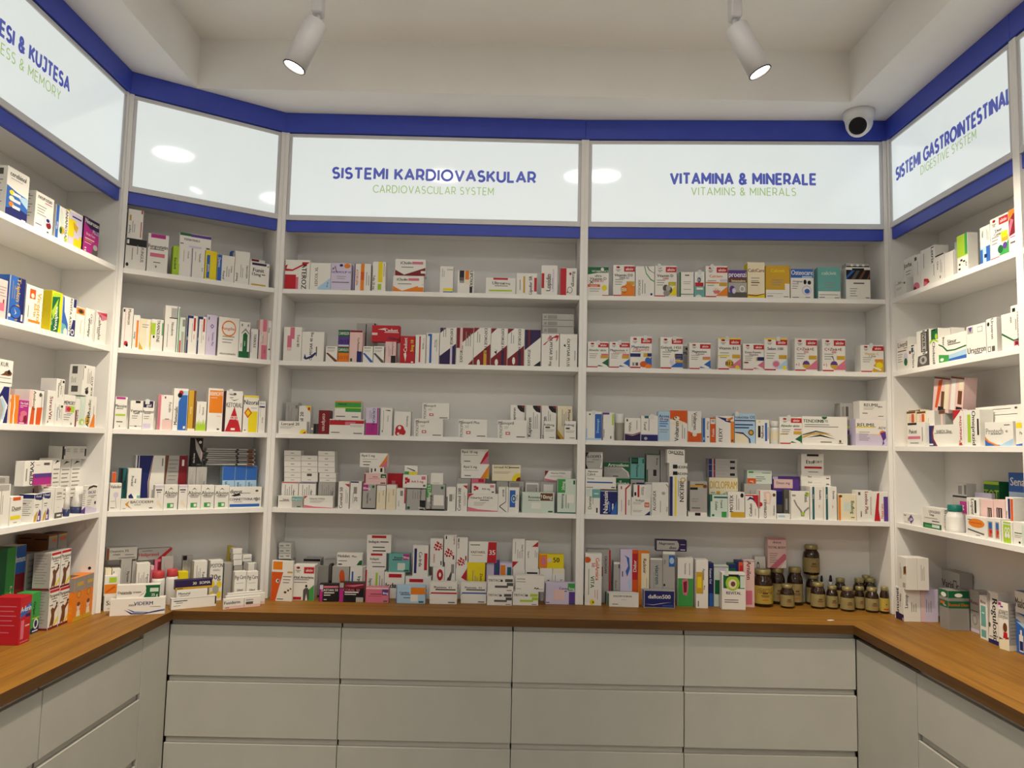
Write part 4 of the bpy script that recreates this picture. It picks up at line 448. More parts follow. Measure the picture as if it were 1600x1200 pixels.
BR4|B|78.5|12.0|1265.1|66.7|94.9|40.0|n|v .3 .5 .28 w Nalgesin;r .5 .1 .6 .5 b;r .7 .15 .78 .45 v;p .6 0 1 .6 1 0 b;r 0 .95 1 1 s;v .72 .35 .1 w forte|dark blue box with white vertical name|
BR4|B|18.3|13.0|1363.5|121.2|47.3|45.0|w|r .05 .5 .9 .62 b;t .17 .85 .13 G Toredol;r .03 .1 .25 .15 G;r .85 .1 .97 .2 G|white horizontal box with blue line|
BR4|B|17.8|14.0|1410.8|67.1|30.9|40.0|w|t .45 .72 .25 k Algostase;t .35 .35 .3 G Caltril;r .05 .08 .95 .1 G|small white box with black lines|
BR4|B|17.2|15.0|1441.7|69.7|67.1|40.0|s|p 0 0 .15 0 .04 .3 .04 .7 .2 1 0 1 k;t .5 .75 .16 k SLODPET;r .4 .55 .8 .58 G;r .1 .4 .5 .43 G;p .85 .05 .95 .1 .97 .9 .9 .95 .94 .5 w|grey box with dark brown round left side|
BR4|B|95.3|70.0|1265.1|105.2|140.0|55.0|E|r 0 0 .95 .72 h;t .5 .86 .2 w Artrosilene|green banded box mostly hidden, under matching box|
BR4|B|95.5|70.0|1405.1|105.5|65.6|50.0|s|r 0 .7 1 1 E;t .55 .83 .2 w Artrosilene;p .7 .7 .95 .4 1 .1 1 .7 E;p .7 .68 .92 .4 .97 .1 .94 .1 .9 .38 .68 .64 w;l .2 .5 .5 3;r .35 .1 .55 .16 G|green and white box with arc, left back|
BR4|B|147.6|12.0|1265.1|51.5|119.0|45.0|w|p .55 0 .65 0 .65 .85 1 1 .85 1 .55 .88 r;V .85 .4 .14 G Diclo;L .25 .1 .4 1;r .2 .85 .3 .95 r|white box with bent red stripe|
BR4|B|200.5|12.0|1265.1|74.0|70.4|12.2|w|t .45 .83 .13 G Voltaje;r .7 .45 .95 .72 A;t .82 .58 .14 w 50;p .7 0 1 .25 1 0 n;l .08 .7 .5 2;l .08 .25 .5 2|white box with red square and navy corner|
BR4|B|209.0|13.0|1335.5|50.3|48.8|38.0|w|r .3 0 .45 1 r;V .75 .5 .16 G Ketron;L .6 .2 .6 1;r .05 .1 .2 .4 k|small white box with red upright stripe|
BR4|B|204.9|75.0|1265.1|53.8|136.6|50.0|s|r .4 .75 1 .92 n;r .1 .8 .3 .9 k|dark grey box with navy band behind red striped one|
BR4|B|202.7|75.0|1401.7|56.6|88.7|50.0|t|r .05 .72 .55 1 k;r .1 .8 .5 .95 E;r .85 .75 .97 .95 E;V .5 .4 .18 k Flamexin;r 0 0 1 .05 E;L .75 .2 .4 1|green grey box with dark top, left of pale upright one|
BR4|B|259.7|25.0|1265.1|21.5|128.2|45.0|w|r 0 .95 1 1 s|tall blank white sliver box, left of vertical name box|
BR4|B|280.6|12.0|1265.1|65.1|129.8|45.0|w|v .15 .45 .18 k ALGOFLEX;e .7 .68 .12 .05 s;p .85 .95 1 .85 1 .88 .88 .97 G;L .5 .1 .35 1;v .9 .2 .08 G 200mg|tall white box with black vertical name|
BR4|B|267.4|75.0|1265.1|53.8|242.2|50.0|s|r 0 0 .2 .5 E;r .1 .1 .85 .95 s;V .8 .75 .14 k Brunac;r .5 .3 .75 .5 k;r 0 .97 1 1 E|pale grey box with green side, right of green grey one|a0=0.475
BR4|B|349.4|12.0|1265.1|67.5|155.3|50.0|w|r 0 0 .18 1 n;r .3 0 .4 1 y;V .72 .62 .26 k BREXIN;e .78 .92 .16 .06 Y;e .78 .92 .1 .04 w;L .5 .5 .4 1|white box with purple edge and yellow bar|
BR4|B|347.9|13.0|1420.4|72.7|25.1|50.0|w|r .2 .2 .45 .8 k;t .75 .45 .4 k BREXIN|flat white box, lower of two on yellow bar box|
BR4|B|348.0|14.0|1445.5|71.5|26.9|50.0|w|r .2 .2 .45 .8 k;t .75 .45 .4 k BREXIN|flat white box, upper of two on yellow bar box|
BR4|B|340.4|15.0|1472.4|69.1|53.5|50.0|w|t .5 .8 .22 k BREXIN;e .12 .8 .07 .12 k;e .12 .8 .05 .08 w;p .4 .65 .95 .6 .95 .66 .4 .7 k|white box with black name, top of yellow bar pile|
BR4|B|324.5|80.0|1265.1|29.5|258.6|50.0|s|L .2 .2 .7 2|pale grey box behind the black name box|a0=0.464
BR4|B|423.2|12.0|1265.1|73.4|19.7|50.0|w|r .35 .2 .65 .8 k;r 0 .92 1 1 p|flat white box lying under gold-striped grey box|
BR4|B|429.5|13.0|1284.8|67.3|118.6|45.0|s|r 0 .82 .85 .88 Y;r 0 .72 .45 .8 k;e .88 .84 .12 .06 d;r .3 .88 .8 .92 d;l .1 .4 .4 2;r .1 .1 .6 .13 G|grey box with gold and dark stripe|
BR4|B|509.1|12.0|1265.1|67.1|87.8|40.0|t|r 0 0 1 1 h;r .2 .85 1 .93 T;r 0 .7 .1 1 E;V .35 .5 .14 k Zaldiar;V .65 .6 .12 k Tramol;r .65 0 .95 .25 e;e .15 .08 .08 .05 E|mint box with teal top stripe|
BR4|B|577.4|12.0|1265.1|64.5|99.4|40.0|w|r .15 0 1 .22 Y;v .2 .55 .22 k MOTEX;e .85 .88 .1 .09 k;L .5 .3 .6 2|white box with gold base|
BR4|B|514.5|60.0|1265.1|113.7|152.8|50.0|c|t .5 .82 .2 Y DICLOPRAM;r .25 .05 .38 .65 Y;L .5 .1 .5 1;V .88 .3 .1 k Diclop;l .05 .6 .15 2|beige box with gold bar, under three flat boxes|
BR4|B|512.0|60.0|1417.9|114.0|26.7|50.0|s|r 0 0 .12 1 n;r .17 0 .2 1 r;r .2 0 .23 1 n;r .75 .3 .92 .7 k;l .3 .6 .3 2|flat grey box with red blue end, lowest of three|
BR4|B|512.0|60.0|1444.6|114.0|24.7|50.0|s|r 0 0 .12 1 n;r .17 0 .2 1 r;r .2 0 .23 1 n;r .75 .3 .92 .7 k;l .3 .6 .3 2|flat grey box with red blue end, middle of three|
BR4|B|512.0|60.0|1469.3|114.1|24.2|50.0|s|r 0 0 .12 1 n;r .17 0 .2 1 r;r .2 0 .23 1 n;r .75 .3 .92 .7 k;l .3 .6 .3 2|flat grey box with red blue end, topmost of three|
BR4|B|644.4|12.0|1265.1|50.8|90.8|40.0|w|p .5 1 1 1 1 .4 r;r 0 .95 1 1 r;p .1 .75 .35 .92 .65 .85 .75 .65 .6 .78 .4 .82 n;v .4 .35 .22 k Catafast;L .75 .1 .3 1|white box with red upper corner and blue eye arc|
BR4|B|697.7|12.0|1265.1|66.7|108.5|45.0|w|p .25 .95 .6 .98 .75 .85 .65 .5 .4 .55 .3 .7 i;p .4 .9 .6 .9 .6 .55 .45 .6 c;v .35 .32 .16 k COMBIART;e .88 .85 .09 .06 d;r 0 .35 .05 1 r;e .08 .5 .12 .08 r;v .85 .3 .1 G Diclofenac|white box with peach flame and red notch|
BR4|B|653.3|60.0|1265.1|105.6|131.8|55.0|s|L .2 .2 .6 6|grey box under the olive red-square box|
BR4|B|665.1|60.0|1397.0|97.1|53.5|50.0|h|r 0 0 .35 .4 A;t .18 .2 .16 w mg;r .05 .8 .25 .92 e;r .6 .8 .95 .84 G;r .35 .5 .7 .54 G;r .35 .35 .75 .39 G;r .35 .2 .6 .24 G|olive green box with red square|
BR4|B|768.2|73.8|1265.1|107.1|163.2|36.2|u|r .05 .55 .75 .9 i;t .4 .75 .1 G Dexo mg;r 0 .9 .2 1 v|purple box with white rounded label|a0=0.368
BR4|B|780.2|60.0|1265.1|26.3|103.5|13.0|n|r 0 .2 1 .5 G|dark navy sliver box behind peach flame box|
BR4|B|801.2|35.0|1265.1|27.3|111.7|24.2|G|r .8 0 1 1 l;r .2 .3 .5 .7 g|dark grey box with lime edge|
BR4|B|766.5|12.0|1265.1|51.7|19.4|22.2|w|r .1 .3 .6 .7 B|small flat white box at floor of shelf with blue print|
BR4|B|821.2|12.0|1265.1|70.2|109.0|22.2|w|p .85 1 1 .95 .95 .8 .8 .85 l;p .2 .7 .35 .5 .6 .3 .65 .1 .55 .1 .5 .28 .25 .5 .12 .68 g;p .95 .45 .7 .3 .65 .1 .72 .1 .78 .28 1 .4 g;e .65 .2 .1 .06 l;V .85 .8 .13 G Zerinol;r .05 .82 .25 .88 g;L .75 .6 .3 1|white box with grey figure and lime petals|
BR4|B|895.2|12.0|1265.1|50.4|128.0|50.0|w|r .15 0 .32 1 T;v .23 .7 .1 h Exeltis;V .78 .75 .17 k Escadra;V .7 .4 .1 a plus|white box with teal bar, left of pair|
BR4|B|946.8|12.0|1265.1|50.3|129.2|50.0|w|r .15 0 .32 1 T;v .23 .7 .1 h Exeltis;V .78 .75 .17 k Exoxia;V .7 .4 .1 a plus|white box with teal bar, right of pair|
BR4|B|878.4|65.0|1265.1|112.6|126.9|50.0|s|L .2 .2 .6 4|low grey box beneath flat boxes by teal bars|
BR4|B|879.2|65.0|1392.0|115.3|22.8|50.0|w|t .3 .7 .3 k Etol;l .4 .6 .3 1;r .85 .3 .95 .5 G|flat white box, lower of two under topmost|
BR4|B|878.2|65.0|1414.8|116.7|22.3|50.0|w|t .3 .7 .3 k Etol;l .4 .6 .3 1;r .85 .3 .95 .5 G|flat white box, upper of two under topmost|
BR4|B|880.0|65.0|1437.1|88.0|82.8|45.0|w|r .25 .9 .78 1 k;t .4 .63 .19 k Etol;t .73 .63 .13 G FORT;r .13 .3 .92 .4 r;r .3 .12 .75 .15 G|white box with black tab and red bar|
BR4|B|1003.1|12.0|1265.1|68.6|102.2|40.0|c|r 0 0 .12 .95 a;r .3 .35 .65 .7 h;V .8 .5 .2 E Ibuflog;e .12 .92 .1 .05 d;r .7 .1 .9 .13 G|cream box with orange edge and green label|
BR4|B|1073.0|12.0|1265.1|59.5|117.5|45.0|w|V .65 .6 .22 R Leedex Plus;p .25 .1 .32 .15 .3 .35 .26 .3 k;r .1 .85 .25 .95 G;L .9 .2 .6 1|white box with maroon vertical name|
BR4|B|1132.9|12.0|1265.1|60.6|113.1|45.0|w|r .72 0 1 .85 u;p .1 0 .3 .95 .45 .98 .4 .4 .5 0 r;v .6 .35 .17 A Noax uno|white box with red wedge and purple edge|
BR5|B|21.1|-3.3|915.0|64.7|198.6|45.0|w|e .12 .88 .22 .06 A;V .75 .7 .24 A GelArnica;V .45 .45 .24 E VITA;V .5 .78 .2 r 50;L .2 .2 .5 1;e .45 .06 .16 .05 y;e .5 .06 .05 .02 d;r .6 .15 .63 .3 p;r .75 .12 .78 .3 p|tall white box with orange half sun and yellow flower|
BR5|B|31.8|55.0|915.0|93.8|206.4|55.0|s|r .93 0 1 1 r;r .6 .5 .67 .68 R;V .8 .72 .1 k CALDEGAN;L .9 .4 .3 1|tall grey white box with red right edge|
BR5|B|136.3|45.0|915.0|25.2|162.1|55.0|s|r 0 .95 1 1 w;V .4 .4 .35 G Arnica Gel;r .8 .85 .95 .95 k|thin tall grey box with vertical print|
BR5|B|161.8|37.2|915.0|69.1|213.2|42.8|v|r .68 0 1 1 A;r .68 .45 1 .93 r;p .2 .9 .5 .85 .55 .65 .4 .5 .3 .6 .45 .7 .35 .85 b;p .5 .5 .6 .4 .55 .2 .45 .4 B;v .82 .7 .2 w Didor;e .3 .05 .12 .03 n;r .1 .5 .15 .6 k|lavender box with blue swirl and red orange edge|
BR5|B|231.2|30.0|915.0|43.8|209.4|20.4|a|r .28 .1 1 .96 c;r .28 .03 .9 .1 a;V .6 .72 .3 k Radonir;L .75 .3 .2 1|orange box with cream rounded label|
BR5|B|277.6|30.0|915.0|48.7|183.5|20.4|s|V .6 .65 .35 T viacrem;L .3 .2 .5 1;r 0 .97 1 1 w|pale grey box with thin vertical letters|
BR5|B|327.4|30.0|915.0|47.4|210.9|20.4|s|r .5 .72 1 .93 b;e .75 .83 .2 .06 B;v .15 .8 .15 G Vola;r .05 .36 .2 .4 k;r 0 .95 1 1 w|tall blue-grey box with blue square|
BR5|B|300.8|32.0|1125.9|120.2|43.6|40.0|U|r .02 .08 .7 .95 s;e .68 .5 .07 .4 s;t .35 .7 .25 k Naproxen;t .55 .35 .3 U duo;r .8 .6 .95 .64 v;r .8 .1 .95 .18 v|dark purple horizontal box with pale label|
BR5|B|385.7|28.0|915.0|59.7|186.9|50.0|w|r 0 0 1 .58 e;p .28 .55 .65 .58 .7 .4 .6 .22 .35 .25 .3 .4 p;p .35 .5 .6 .53 .58 .3 .4 .28 R;V .5 .78 .12 G Venoruton;L .75 .65 .25 1|white topped box with green base and red picture|
BR5|B|452.0|5.0|915.0|46.8|184.5|50.0|w|r 0 .3 .6 .75 Y;r .1 .42 .45 .65 y;V .65 .7 .2 G Apranax;r .6 .35 .8 .5 w;V .7 .43 .12 k 40mg;r .15 .03 .22 .15 k|tall white box with yellow middle|
BR5|B|510.5|48.0|915.0|18.7|167.0|50.0|n|V .4 .7 .5 w Fastum Gel;r 0 0 1 .3 b|narrow navy box with pale vertical name|
BR5|B|530.5|48.0|915.0|57.3|158.2|50.0|h|r .05 .3 .45 .65 E;r .3 .85 .8 .98 v;V .6 .8 .2 u clil;V .5 .2 .15 k Gel;r 0 .95 1 1 s|pale box with violet print and green block|
BR5|B|591.9|60.0|915.0|27.5|165.1|45.0|E|r .4 .35 .6 .6 w;r 0 .9 1 1 n|dark green box with white plus|
BR5|B|620.7|60.0|915.0|26.6|177.2|45.0|n|r .35 .3 1 .98 A;r .5 .5 1 .9 r;r 0 0 1 .3 a|navy box with red orange corner|
BR5|B|647.7|55.0|915.0|42.7|182.6|45.0|i|r 0 .96 1 1 s;V .5 .78 .42 R Arnilen;r .2 .05 .8 .35 p|pinkish tall box with large red vertical name|
BR5|B|715.0|139.9|915.0|43.5|186.2|40.0|w|e .3 .8 .13 .09 k;e .3 .8 .07 .05 w;r .25 .4 .3 .7 G;p .5 .35 .9 .1 .95 .2 .6 .5 G|little white box with pen picture, beside red name box|
BR5|B|547.7|-12.0|915.0|90.2|141.5|40.0|w|r .05 .58 .97 .94 E;e .45 .72 .3 .2 l;e .45 .7 .18 .13 c;e .47 .7 .1 .07 d;r .78 .6 .97 .92 h;r .2 .9 .72 .96 k;t .5 .46 .08 k REVITAL;r .1 .2 .7 .22 G;r .1 .26 .7 .28 G;r 0 0 1 .02 s|white box with avocado picture|tab=0.2
BR5|B|115.3|-15.6|915.0|113.3|54.6|12.0|w|t .45 .75 .13 k KALIUM DURAN;r .02 .92 1 1 h;l .4 .5 .2 1;r .1 .15 .3 .2 G|white box with bold line of print, front of three|
BR5|B|108.6|7.1|915.0|113.0|51.4|12.0|w|r 0 0 .05 1 E;r .02 .9 1 1 h|white box with green edge, middle of three|
BR5|B|102.5|24.4|915.0|113.7|50.4|12.0|s|r 0 0 .04 1 k;r .02 .92 1 1 g|white box with dark edge, rear of three|
BR5|B|248.6|-13.2|915.0|119.1|66.7|12.0|s|r .02 .03 .98 .97 n;t .5 .65 .24 w daflon500;p .03 .2 .3 .15 .6 .25 .9 .35 .6 .28 .3 .18 v;r .6 .1 .95 .15 b|royal blue box with white rim and name, in front|
BR5|B|244.1|9.5|915.0|116.3|67.2|12.0|s|r .02 .03 .98 .97 n;t .5 .65 .24 w daflon500;p .03 .2 .3 .15 .6 .25 .9 .35 .6 .28 .3 .18 v;r .6 .1 .95 .15 b|royal blue box with white rim, middle of three|
BR5|B|241.9|51.2|915.0|120.5|82.0|14.0|s|r .02 .03 .98 .97 n;t .5 .85 .13 w daflon500;p .03 .2 .3 .15 .6 .25 .9 .35 .6 .28 .3 .18 v;r .6 .1 .95 .15 b|royal blue box with white rim, rear and taller|sidecol=n
BR5|big|694.6|60.0|915.0|79.1|142.6|79.1|w||large amber jar with bright yellow label at the front|text=VITAMIN C
BR5|big|777.0|122.0|915.0|61.2|144.1|61.2|w||large amber jar behind the bright yellow label jar|
BR5|big|846.6|115.0|915.0|60.5|147.2|60.5|w||large dark amber jar in shade, third of the large ones|
BR5|small|796.7|49.0|915.0|53.3|89.1|53.3|w||small amber jar standing alone before the large ones|
BR5|med|923.8|128.0|915.0|54.0|119.6|54.0|w||amber jar carrying another jar on its lid|
BR5|med|914.2|124.0|1034.6|63.9|117.6|63.9|w||amber jar standing on top of another jar|
BR5|B|762.0|123.0|1059.1|73.8|117.6|40.0|i|t .5 .88 .09 G detox;t .5 .7 .08 k TOTAL BODY;p .1 0 .9 .5 1 .45 1 .3 .5 0 p;p .7 0 1 .3 1 0 w;l .1 .48 .45 5;r 0 .97 1 1 p|pale pink box with coral stripe, on a large jar|
BR5|drop|979.2|150.0|915.0|17.1|115.0|17.1|w||slim dropper bottle with black bulb, left of the two|
BR5|drop|1010.5|140.0|915.0|19.4|118.6|19.4|w||slim dropper bottle with black bulb and white collar|
BR5|small|1032.7|118.0|915.0|43.4|109.9|43.4|w||small amber jar in second row, left|
BR5|small|1104.3|112.0|915.0|45.2|111.5|45.2|w||small amber jar in second row, middle|
BR5|small|1146.3|112.0|915.0|47.2|114.6|47.2|w||small amber jar in second row, right|
BR5|small|1149.2|148.0|915.0|38.3|120.0|38.3|w||small amber jar farthest back near the right post|
BR5|small|918.8|58.0|915.0|55.1|98.4|55.1|w||amber jar first from left in the front row of six|
BR5|small|978.4|60.0|915.0|43.9|88.2|43.9|w||amber jar second from left in the front row of six|
BR5|small|1020.3|22.0|915.0|51.3|90.7|51.3|w||amber jar third from left in the front row of six|
BR5|small|1085.9|58.0|915.0|38.6|88.3|38.6|w||amber jar fourth from left in the front row of six|
BR5|small|1113.0|16.0|915.0|48.2|92.3|48.2|w||amber jar fifth from left in the front row of six|
BR5|small|1160.0|6.0|915.0|33.4|100.7|43.1|w||amber jar with yellow and red label, rightmost in front row|red=1
CO1|B|20.7|12.0|2137.6|68.8|115.0|45.0|w|r 0 .76 1 1 k;r .04 .82 .14 .95 w;V .8 .5 .15 G FUNGUS;e .1 .14 .07 .06 k;L .3 .3 .4 1;L .55 .5 .3 1|white box with black band, under the red striped box|
CO1|B|22.7|13.0|2252.6|49.9|108.1|40.0|w|r .86 .05 .92 .6 r;r .86 .88 .96 1 r;r .08 .6 .2 .8 Y;v .12 .3 .13 k Fungoral;L .3 .2 .4 2|white box with red side stripe, highest at left|
CO1|B|93.0|12.0|2137.6|69.8|144.7|45.0|w|r .12 .9 .85 1 m;t .5 .68 .1 k Fungostatin;r .1 .59 .8 .61 G;r .12 .4 .85 .5 p;r .3 .25 .65 .27 G;r .4 .12 .48 .18 g|white box with magenta top and pink bar|
CO1|B|180.4|12.0|2137.6|23.5|112.1|45.0|l|r .6 .5 .9 1 l;V .4 .4 .4 k Exoderil;r .9 .4 1 1 w|lime green box with black name|
CO1|B|203.8|12.0|2137.6|43.1|112.8|45.0|w|r .92 0 1 1 v;V .7 .75 .12 G Terbinafin;L .3 .5 .4 1|white box with violet right edge|
CO1|B|249.2|12.0|2137.6|43.8|113.1|45.0|w|V .6 .7 .14 k Terbinafin;V .85 .3 .12 k krem;L .2 .6 .3 1|white box with vertical print beside violet edged one|
CO1|B|200.5|13.0|2250.4|112.8|55.6|40.0|w|r .35 .78 1 .98 u;r 0 .8 .35 1 E;t .38 .55 .15 k TERBONILE;r .3 .02 .7 .14 v;r .02 .2 .12 .26 k;r .85 .05 .97 .15 G|white horizontal box with green and purple top|
CO1|B|295.3|12.0|2137.6|42.3|113.2|45.0|y|r .12 .05 .4 .85 b;v .26 .4 .18 w Lamisil;r .5 .05 .9 .9 y|yellow box with blue vertical label|
CO1|B|340.2|12.0|2137.6|63.5|104.6|45.0|w|r 0 0 .25 1 b;V .12 .7 .15 w Dermo;V .4 .25 .13 k Pevaryl;L .55 .2 .4 2;V .85 .5 .12 G crema|white box with sky blue left edge|
CO1|B|401.2|60.0|2137.6|14.8|138.4|30.0|b|r .7 0 1 1 B|bright blue sliver behind white tall box|
CO1|B|405.5|12.0|2137.6|55.2|129.9|45.0|w|v .15 .2 .15 k Pevaryl;V .85 .4 .13 k TRAVOGEN;L .4 .2 .4 2|white tall box with vertical print|
CO1|B|474.3|62.0|2137.6|59.9|119.1|45.0|w|r .1 .93 .6 1 R|white box with maroon edge peeking behind|
CO1|B|462.8|12.0|2137.6|76.7|95.8|40.0|w|r .1 .88 .85 .98 U;t .45 .68 .17 k Funit;t .35 .5 .13 k 15mg;r .62 .48 .8 .52 G;r .1 .02 .85 .08 Y;r .9 .85 .96 .9 k|white box with purple top bar and gold foot|sidecol=w
CO2|B|25.2|12.0|1846.7|34.4|147.8|45.0|w|e .45 .12 .2 .06 r;e .55 .08 .12 .04 k;V .65 .78 .3 d Momecon;r .25 0 .28 1 p;r .05 .9 .2 .97 k|white box with red mark and vertical brown name|
CO2|B|61.3|12.0|1846.7|21.6|125.7|45.0|w|r .5 .05 .85 .85 a;v .25 .4 .28 k Aftadox|white box with orange bar and black name|
CO2|B|83.2|12.0|1846.7|37.8|114.7|45.0|c|p 0 0 .4 0 0 .25 Y;r .6 0 .9 1 w;r .9 .1 1 .9 y;l .2 .8 .6 2|pale yellow fading box|
CO2|B|122.0|12.0|1846.7|40.1|117.1|45.0|w|r 0 .5 .35 .88 l;r .9 .5 1 .9 e;V .6 .7 .26 k TRANZILENE;r .15 .4 .3 .48 k|white box with lime square and green edge|
CO2|B|166.0|12.0|1846.7|50.9|173.3|55.0|w|r .82 0 .88 1 T;r .95 0 1 .97 e;r .4 .75 .8 .96 s;r .3 .73 .85 .75 k;V .55 .5 .18 G Nizoderm;L .2 .1 .5 1|tall white box with green right edge stripes|
CO2|B|218.0|12.0|1846.7|23.6|134.3|45.0|h|r .05 0 .25 .35 r;r .4 .75 .8 .95 g;r .3 0 .7 .6 s;r .85 0 1 1 G|slim grey white box with red lower edge|
CO2|B|243.5|12.0|1846.7|36.4|145.3|45.0|w|r 0 0 .16 1 n;r .1 .93 .6 1 n;r .65 .6 .85 .95 r;v .1 .4 .1 w Hydro;V .75 .45 .15 p crema;L .5 .3 .5 1|white box with navy and red bars, left twin|
CO2|B|281.1|12.0|1846.7|31.1|145.7|45.0|w|r 0 0 .16 1 n;r .1 .93 .6 1 n;r .65 .6 .85 .95 r;v .1 .4 .1 w Hydro;V .75 .45 .15 p crema;L .5 .3 .5 1|white box with navy and red bars, right twin|
CO2|B|313.1|12.0|1846.7|37.4|156.0|45.0|v|V .68 .4 .2 u Fenistac Plus;p .55 .78 .75 .72 .55 .66 .35 .72 u;p .55 .75 .67 .72 .55 .69 .43 .72 v;V .3 .4 .14 p crema;r .15 .88 .25 .95 k|lilac box with purple diamond and name|
CO2|B|357.6|12.0|1846.7|76.6|153.4|45.0|w|e .5 .72 .36 .21 a;e .5 .72 .31 .17 w;t .5 .72 .08 A fungilac;l .2 .5 .6 3;t .5 .08 .06 G viocosmetic|white box with orange ring|
CO2|B|435.7|12.0|1846.7|40.4|142.6|45.0|w|r 0 0 1 .18 E;r .35 .18 .8 .65 E;p .35 .65 .57 .72 .8 .65 E;p .2 .7 .57 .83 .95 .7 .95 .66 .57 .77 .2 .66 g;r .15 .88 .3 .95 g;r .75 .88 .9 .95 g;v .2 .35 .12 k Fucid;V .57 .4 .14 w crema|white box with green arrow and base|
CO2|B|480.4|12.0|1846.7|32.3|119.1|45.0|w|r 0 .2 .15 .9 v;r .88 0 1 1 n;V .5 .6 .3 k TERBOLE|low white box with violet left and navy right edge|
CO2|B|513.0|12.0|1846.7|31.5|161.0|45.0|i|r .3 0 1 .36 p;r .4 .7 .9 1 p;p .1 .4 .4 .45 .35 .65 .1 .6 w;L .2 .4 .25 3;V .75 .2 .15 R Bever|pink and white box with black dashes|
CO2|B|545.8|12.0|1846.7|13.4|158.9|45.0|w|V .4 .75 .5 k Dexo;L .6 .25 .4 3;r .3 .25 .9 .28 k|narrow white box with slanted black dashes|
CO3|B|20.5|12.0|1556.8|38.0|114.3|45.0|w|r .05 .93 .85 1 m;t .45 .72 .11 k Mycosine;r .05 .4 .9 .46 l;r .1 .62 .7 .64 G;r .15 .2 .7 .23 G;r .4 .05 .5 .1 g|white box with magenta top and green line|
CO3|B|69.2|12.0|1556.8|40.9|103.2|40.0|w|r .4 .92 .8 1 k;t .5 .65 .1 k Verruca;t .5 .58 .1 k Gel;l .15 .45 .5 2;r 0 .1 1 .11 u;e .5 .1 .1 .02 k|white box with violet-grey name and black tab|
CO3|B|111.1|12.0|1556.8|37.3|104.1|45.0|w|r 0 .77 .9 1 U;r .05 .02 .75 .2 v;t .5 .85 .1 w gel;t .45 .63 .1 k Reventol;r .1 .55 .7 .57 G;l .1 .45 .5 2|white box with purple top and pale violet foot|tab=0.35
CO3|B|161.7|12.0|1556.8|49.1|129.6|45.0|i|r 0 0 .15 1 p;r .2 0 .3 .96 w;r .3 .3 1 1 w;V .82 .65 .2 G Fucidin;r .5 .3 .8 .32 k;r .4 .9 .5 .96 R|pale pink box with vertical name|
CO3|B|212.2|12.0|1556.8|50.1|156.4|50.0|w|r .35 0 .98 .68 b;r .35 .68 .98 .95 B;p .35 .68 .6 .85 .98 .85 .98 .68 b;e .5 .9 .16 .06 r;e .42 .84 .16 .06 k;v .2 .35 .24 k Memesalic;r .75 .04 .9 .1 w|white box with blue panel and red black emblem|
CO3|B|264.7|12.0|1556.8|26.0|151.7|50.0|Y|r .7 0 1 1 d;r 0 0 1 .05 c;V .4 .5 .25 c Elocom|narrow gold box|
CO3|B|294.0|12.0|1556.8|35.5|111.2|45.0|w|p 0 0 0 .2 .12 .35 .2 .2 .3 .4 .4 .2 .52 .36 .6 .2 .75 .42 .85 .2 1 .38 1 0 l;v .65 .68 .18 G Hexicrel;L .3 .6 .3 1|white box with green grass at foot|
CO3|B|333.9|12.0|1556.8|54.9|164.1|50.0|w|r .08 .43 .98 .96 a;t .5 .88 .09 w DERMOFIT;r .15 .84 .7 .85 w;r .15 .78 .6 .79 w;r .6 .34 .9 .37 i;e .75 .05 .1 .02 G|white box with large orange panel|
CO3|B|399.7|12.0|1556.8|62.4|158.4|50.0|w|p 0 0 1 0 .52 .62 r;t .5 .66 .12 G KETORAL;t .48 .38 .06 w krem;t .48 .33 .06 w kundrejt;r .35 .04 .6 .09 w;e .5 .93 .1 .03 G;p .25 .8 .5 .76 .8 .82 .5 .78 k;l .2 .9 .25 2|white box with tall red triangle|tab=0.25,sidecol=R
CO3|B|466.1|12.0|1556.8|57.8|144.6|45.0|w|r 0 .95 1 1 y;r .35 0 .95 .57 y;p .3 .68 .58 .53 .3 .38 .05 .53 A;p .3 .62 .48 .53 .3 .44 .15 .53 y;t .5 .82 .13 k Nizoral;r .1 .04 .2 .07 G;r .5 .66 .9 .67 G|white box with yellow panel and orange diamond|
CO3|B|525.6|12.0|1556.8|26.2|124.3|45.0|w|r .05 .9 .9 .95 v;r .05 .8 .9 .85 n;V .6 .4 .2 G Nizoral;L .2 .5 .5 1|slim white box with violet bar at top|
CO4|B|21.0|12.0|1265.1|36.5|98.2|40.0|w|e .55 .58 .24 .1 v;t .6 .88 .12 k Valeder;p .5 .48 .54 .48 .65 .1 .62 .1 g;r .1 .35 .5 .36 G;r .1 .1 .5 .12 G|white box with grey violet ball|
CO4|B|31.1|60.0|1265.1|12.3|134.8|25.0|i|r 0 .6 1 1 A|orange capped tube end poking out at far left|
CO4|B|55.9|55.0|1265.1|22.9|150.0|50.0|T|r 0 .5 .4 1 k;V .65 .6 .35 k Fluoro;r .6 .1 .8 .4 E|dark teal box with vertical name behind|
CO4|B|78.7|30.0|1265.1|42.9|149.8|50.0|w|p 0 0 0 .12 .3 .35 .5 .3 .6 .2 .8 .1 .9 0 t;r .75 .15 1 .35 t;V .35 .7 .2 k Pruritol;p .1 .35 .3 .4 .5 .3 .4 .2 .1 .3 n;V .6 .7 .15 k soap|white box with teal wave foot|
CO4|B|108.2|90.0|1265.1|100.2|196.6|55.0|w|p .15 0 .5 0 .45 .5 .58 1 .12 1 n;r .05 0 .1 1 n;p .5 0 .53 0 .5 .5 .6 1 .58 1 .47 .5 R;r .6 .15 .8 .35 s;r .9 .8 .95 .95 g|wide white box with navy left panel|
CO4|B|209.5|90.0|1265.1|79.2|197.7|55.0|s|p 0 0 .1 0 .05 .5 .15 1 0 1 d;p .62 1 1 1 1 0 .7 0 .6 .5 R;l .15 .9 .45 6;l .15 .4 .4 5;r .75 .8 .85 .92 w|grey white box with dark red end|
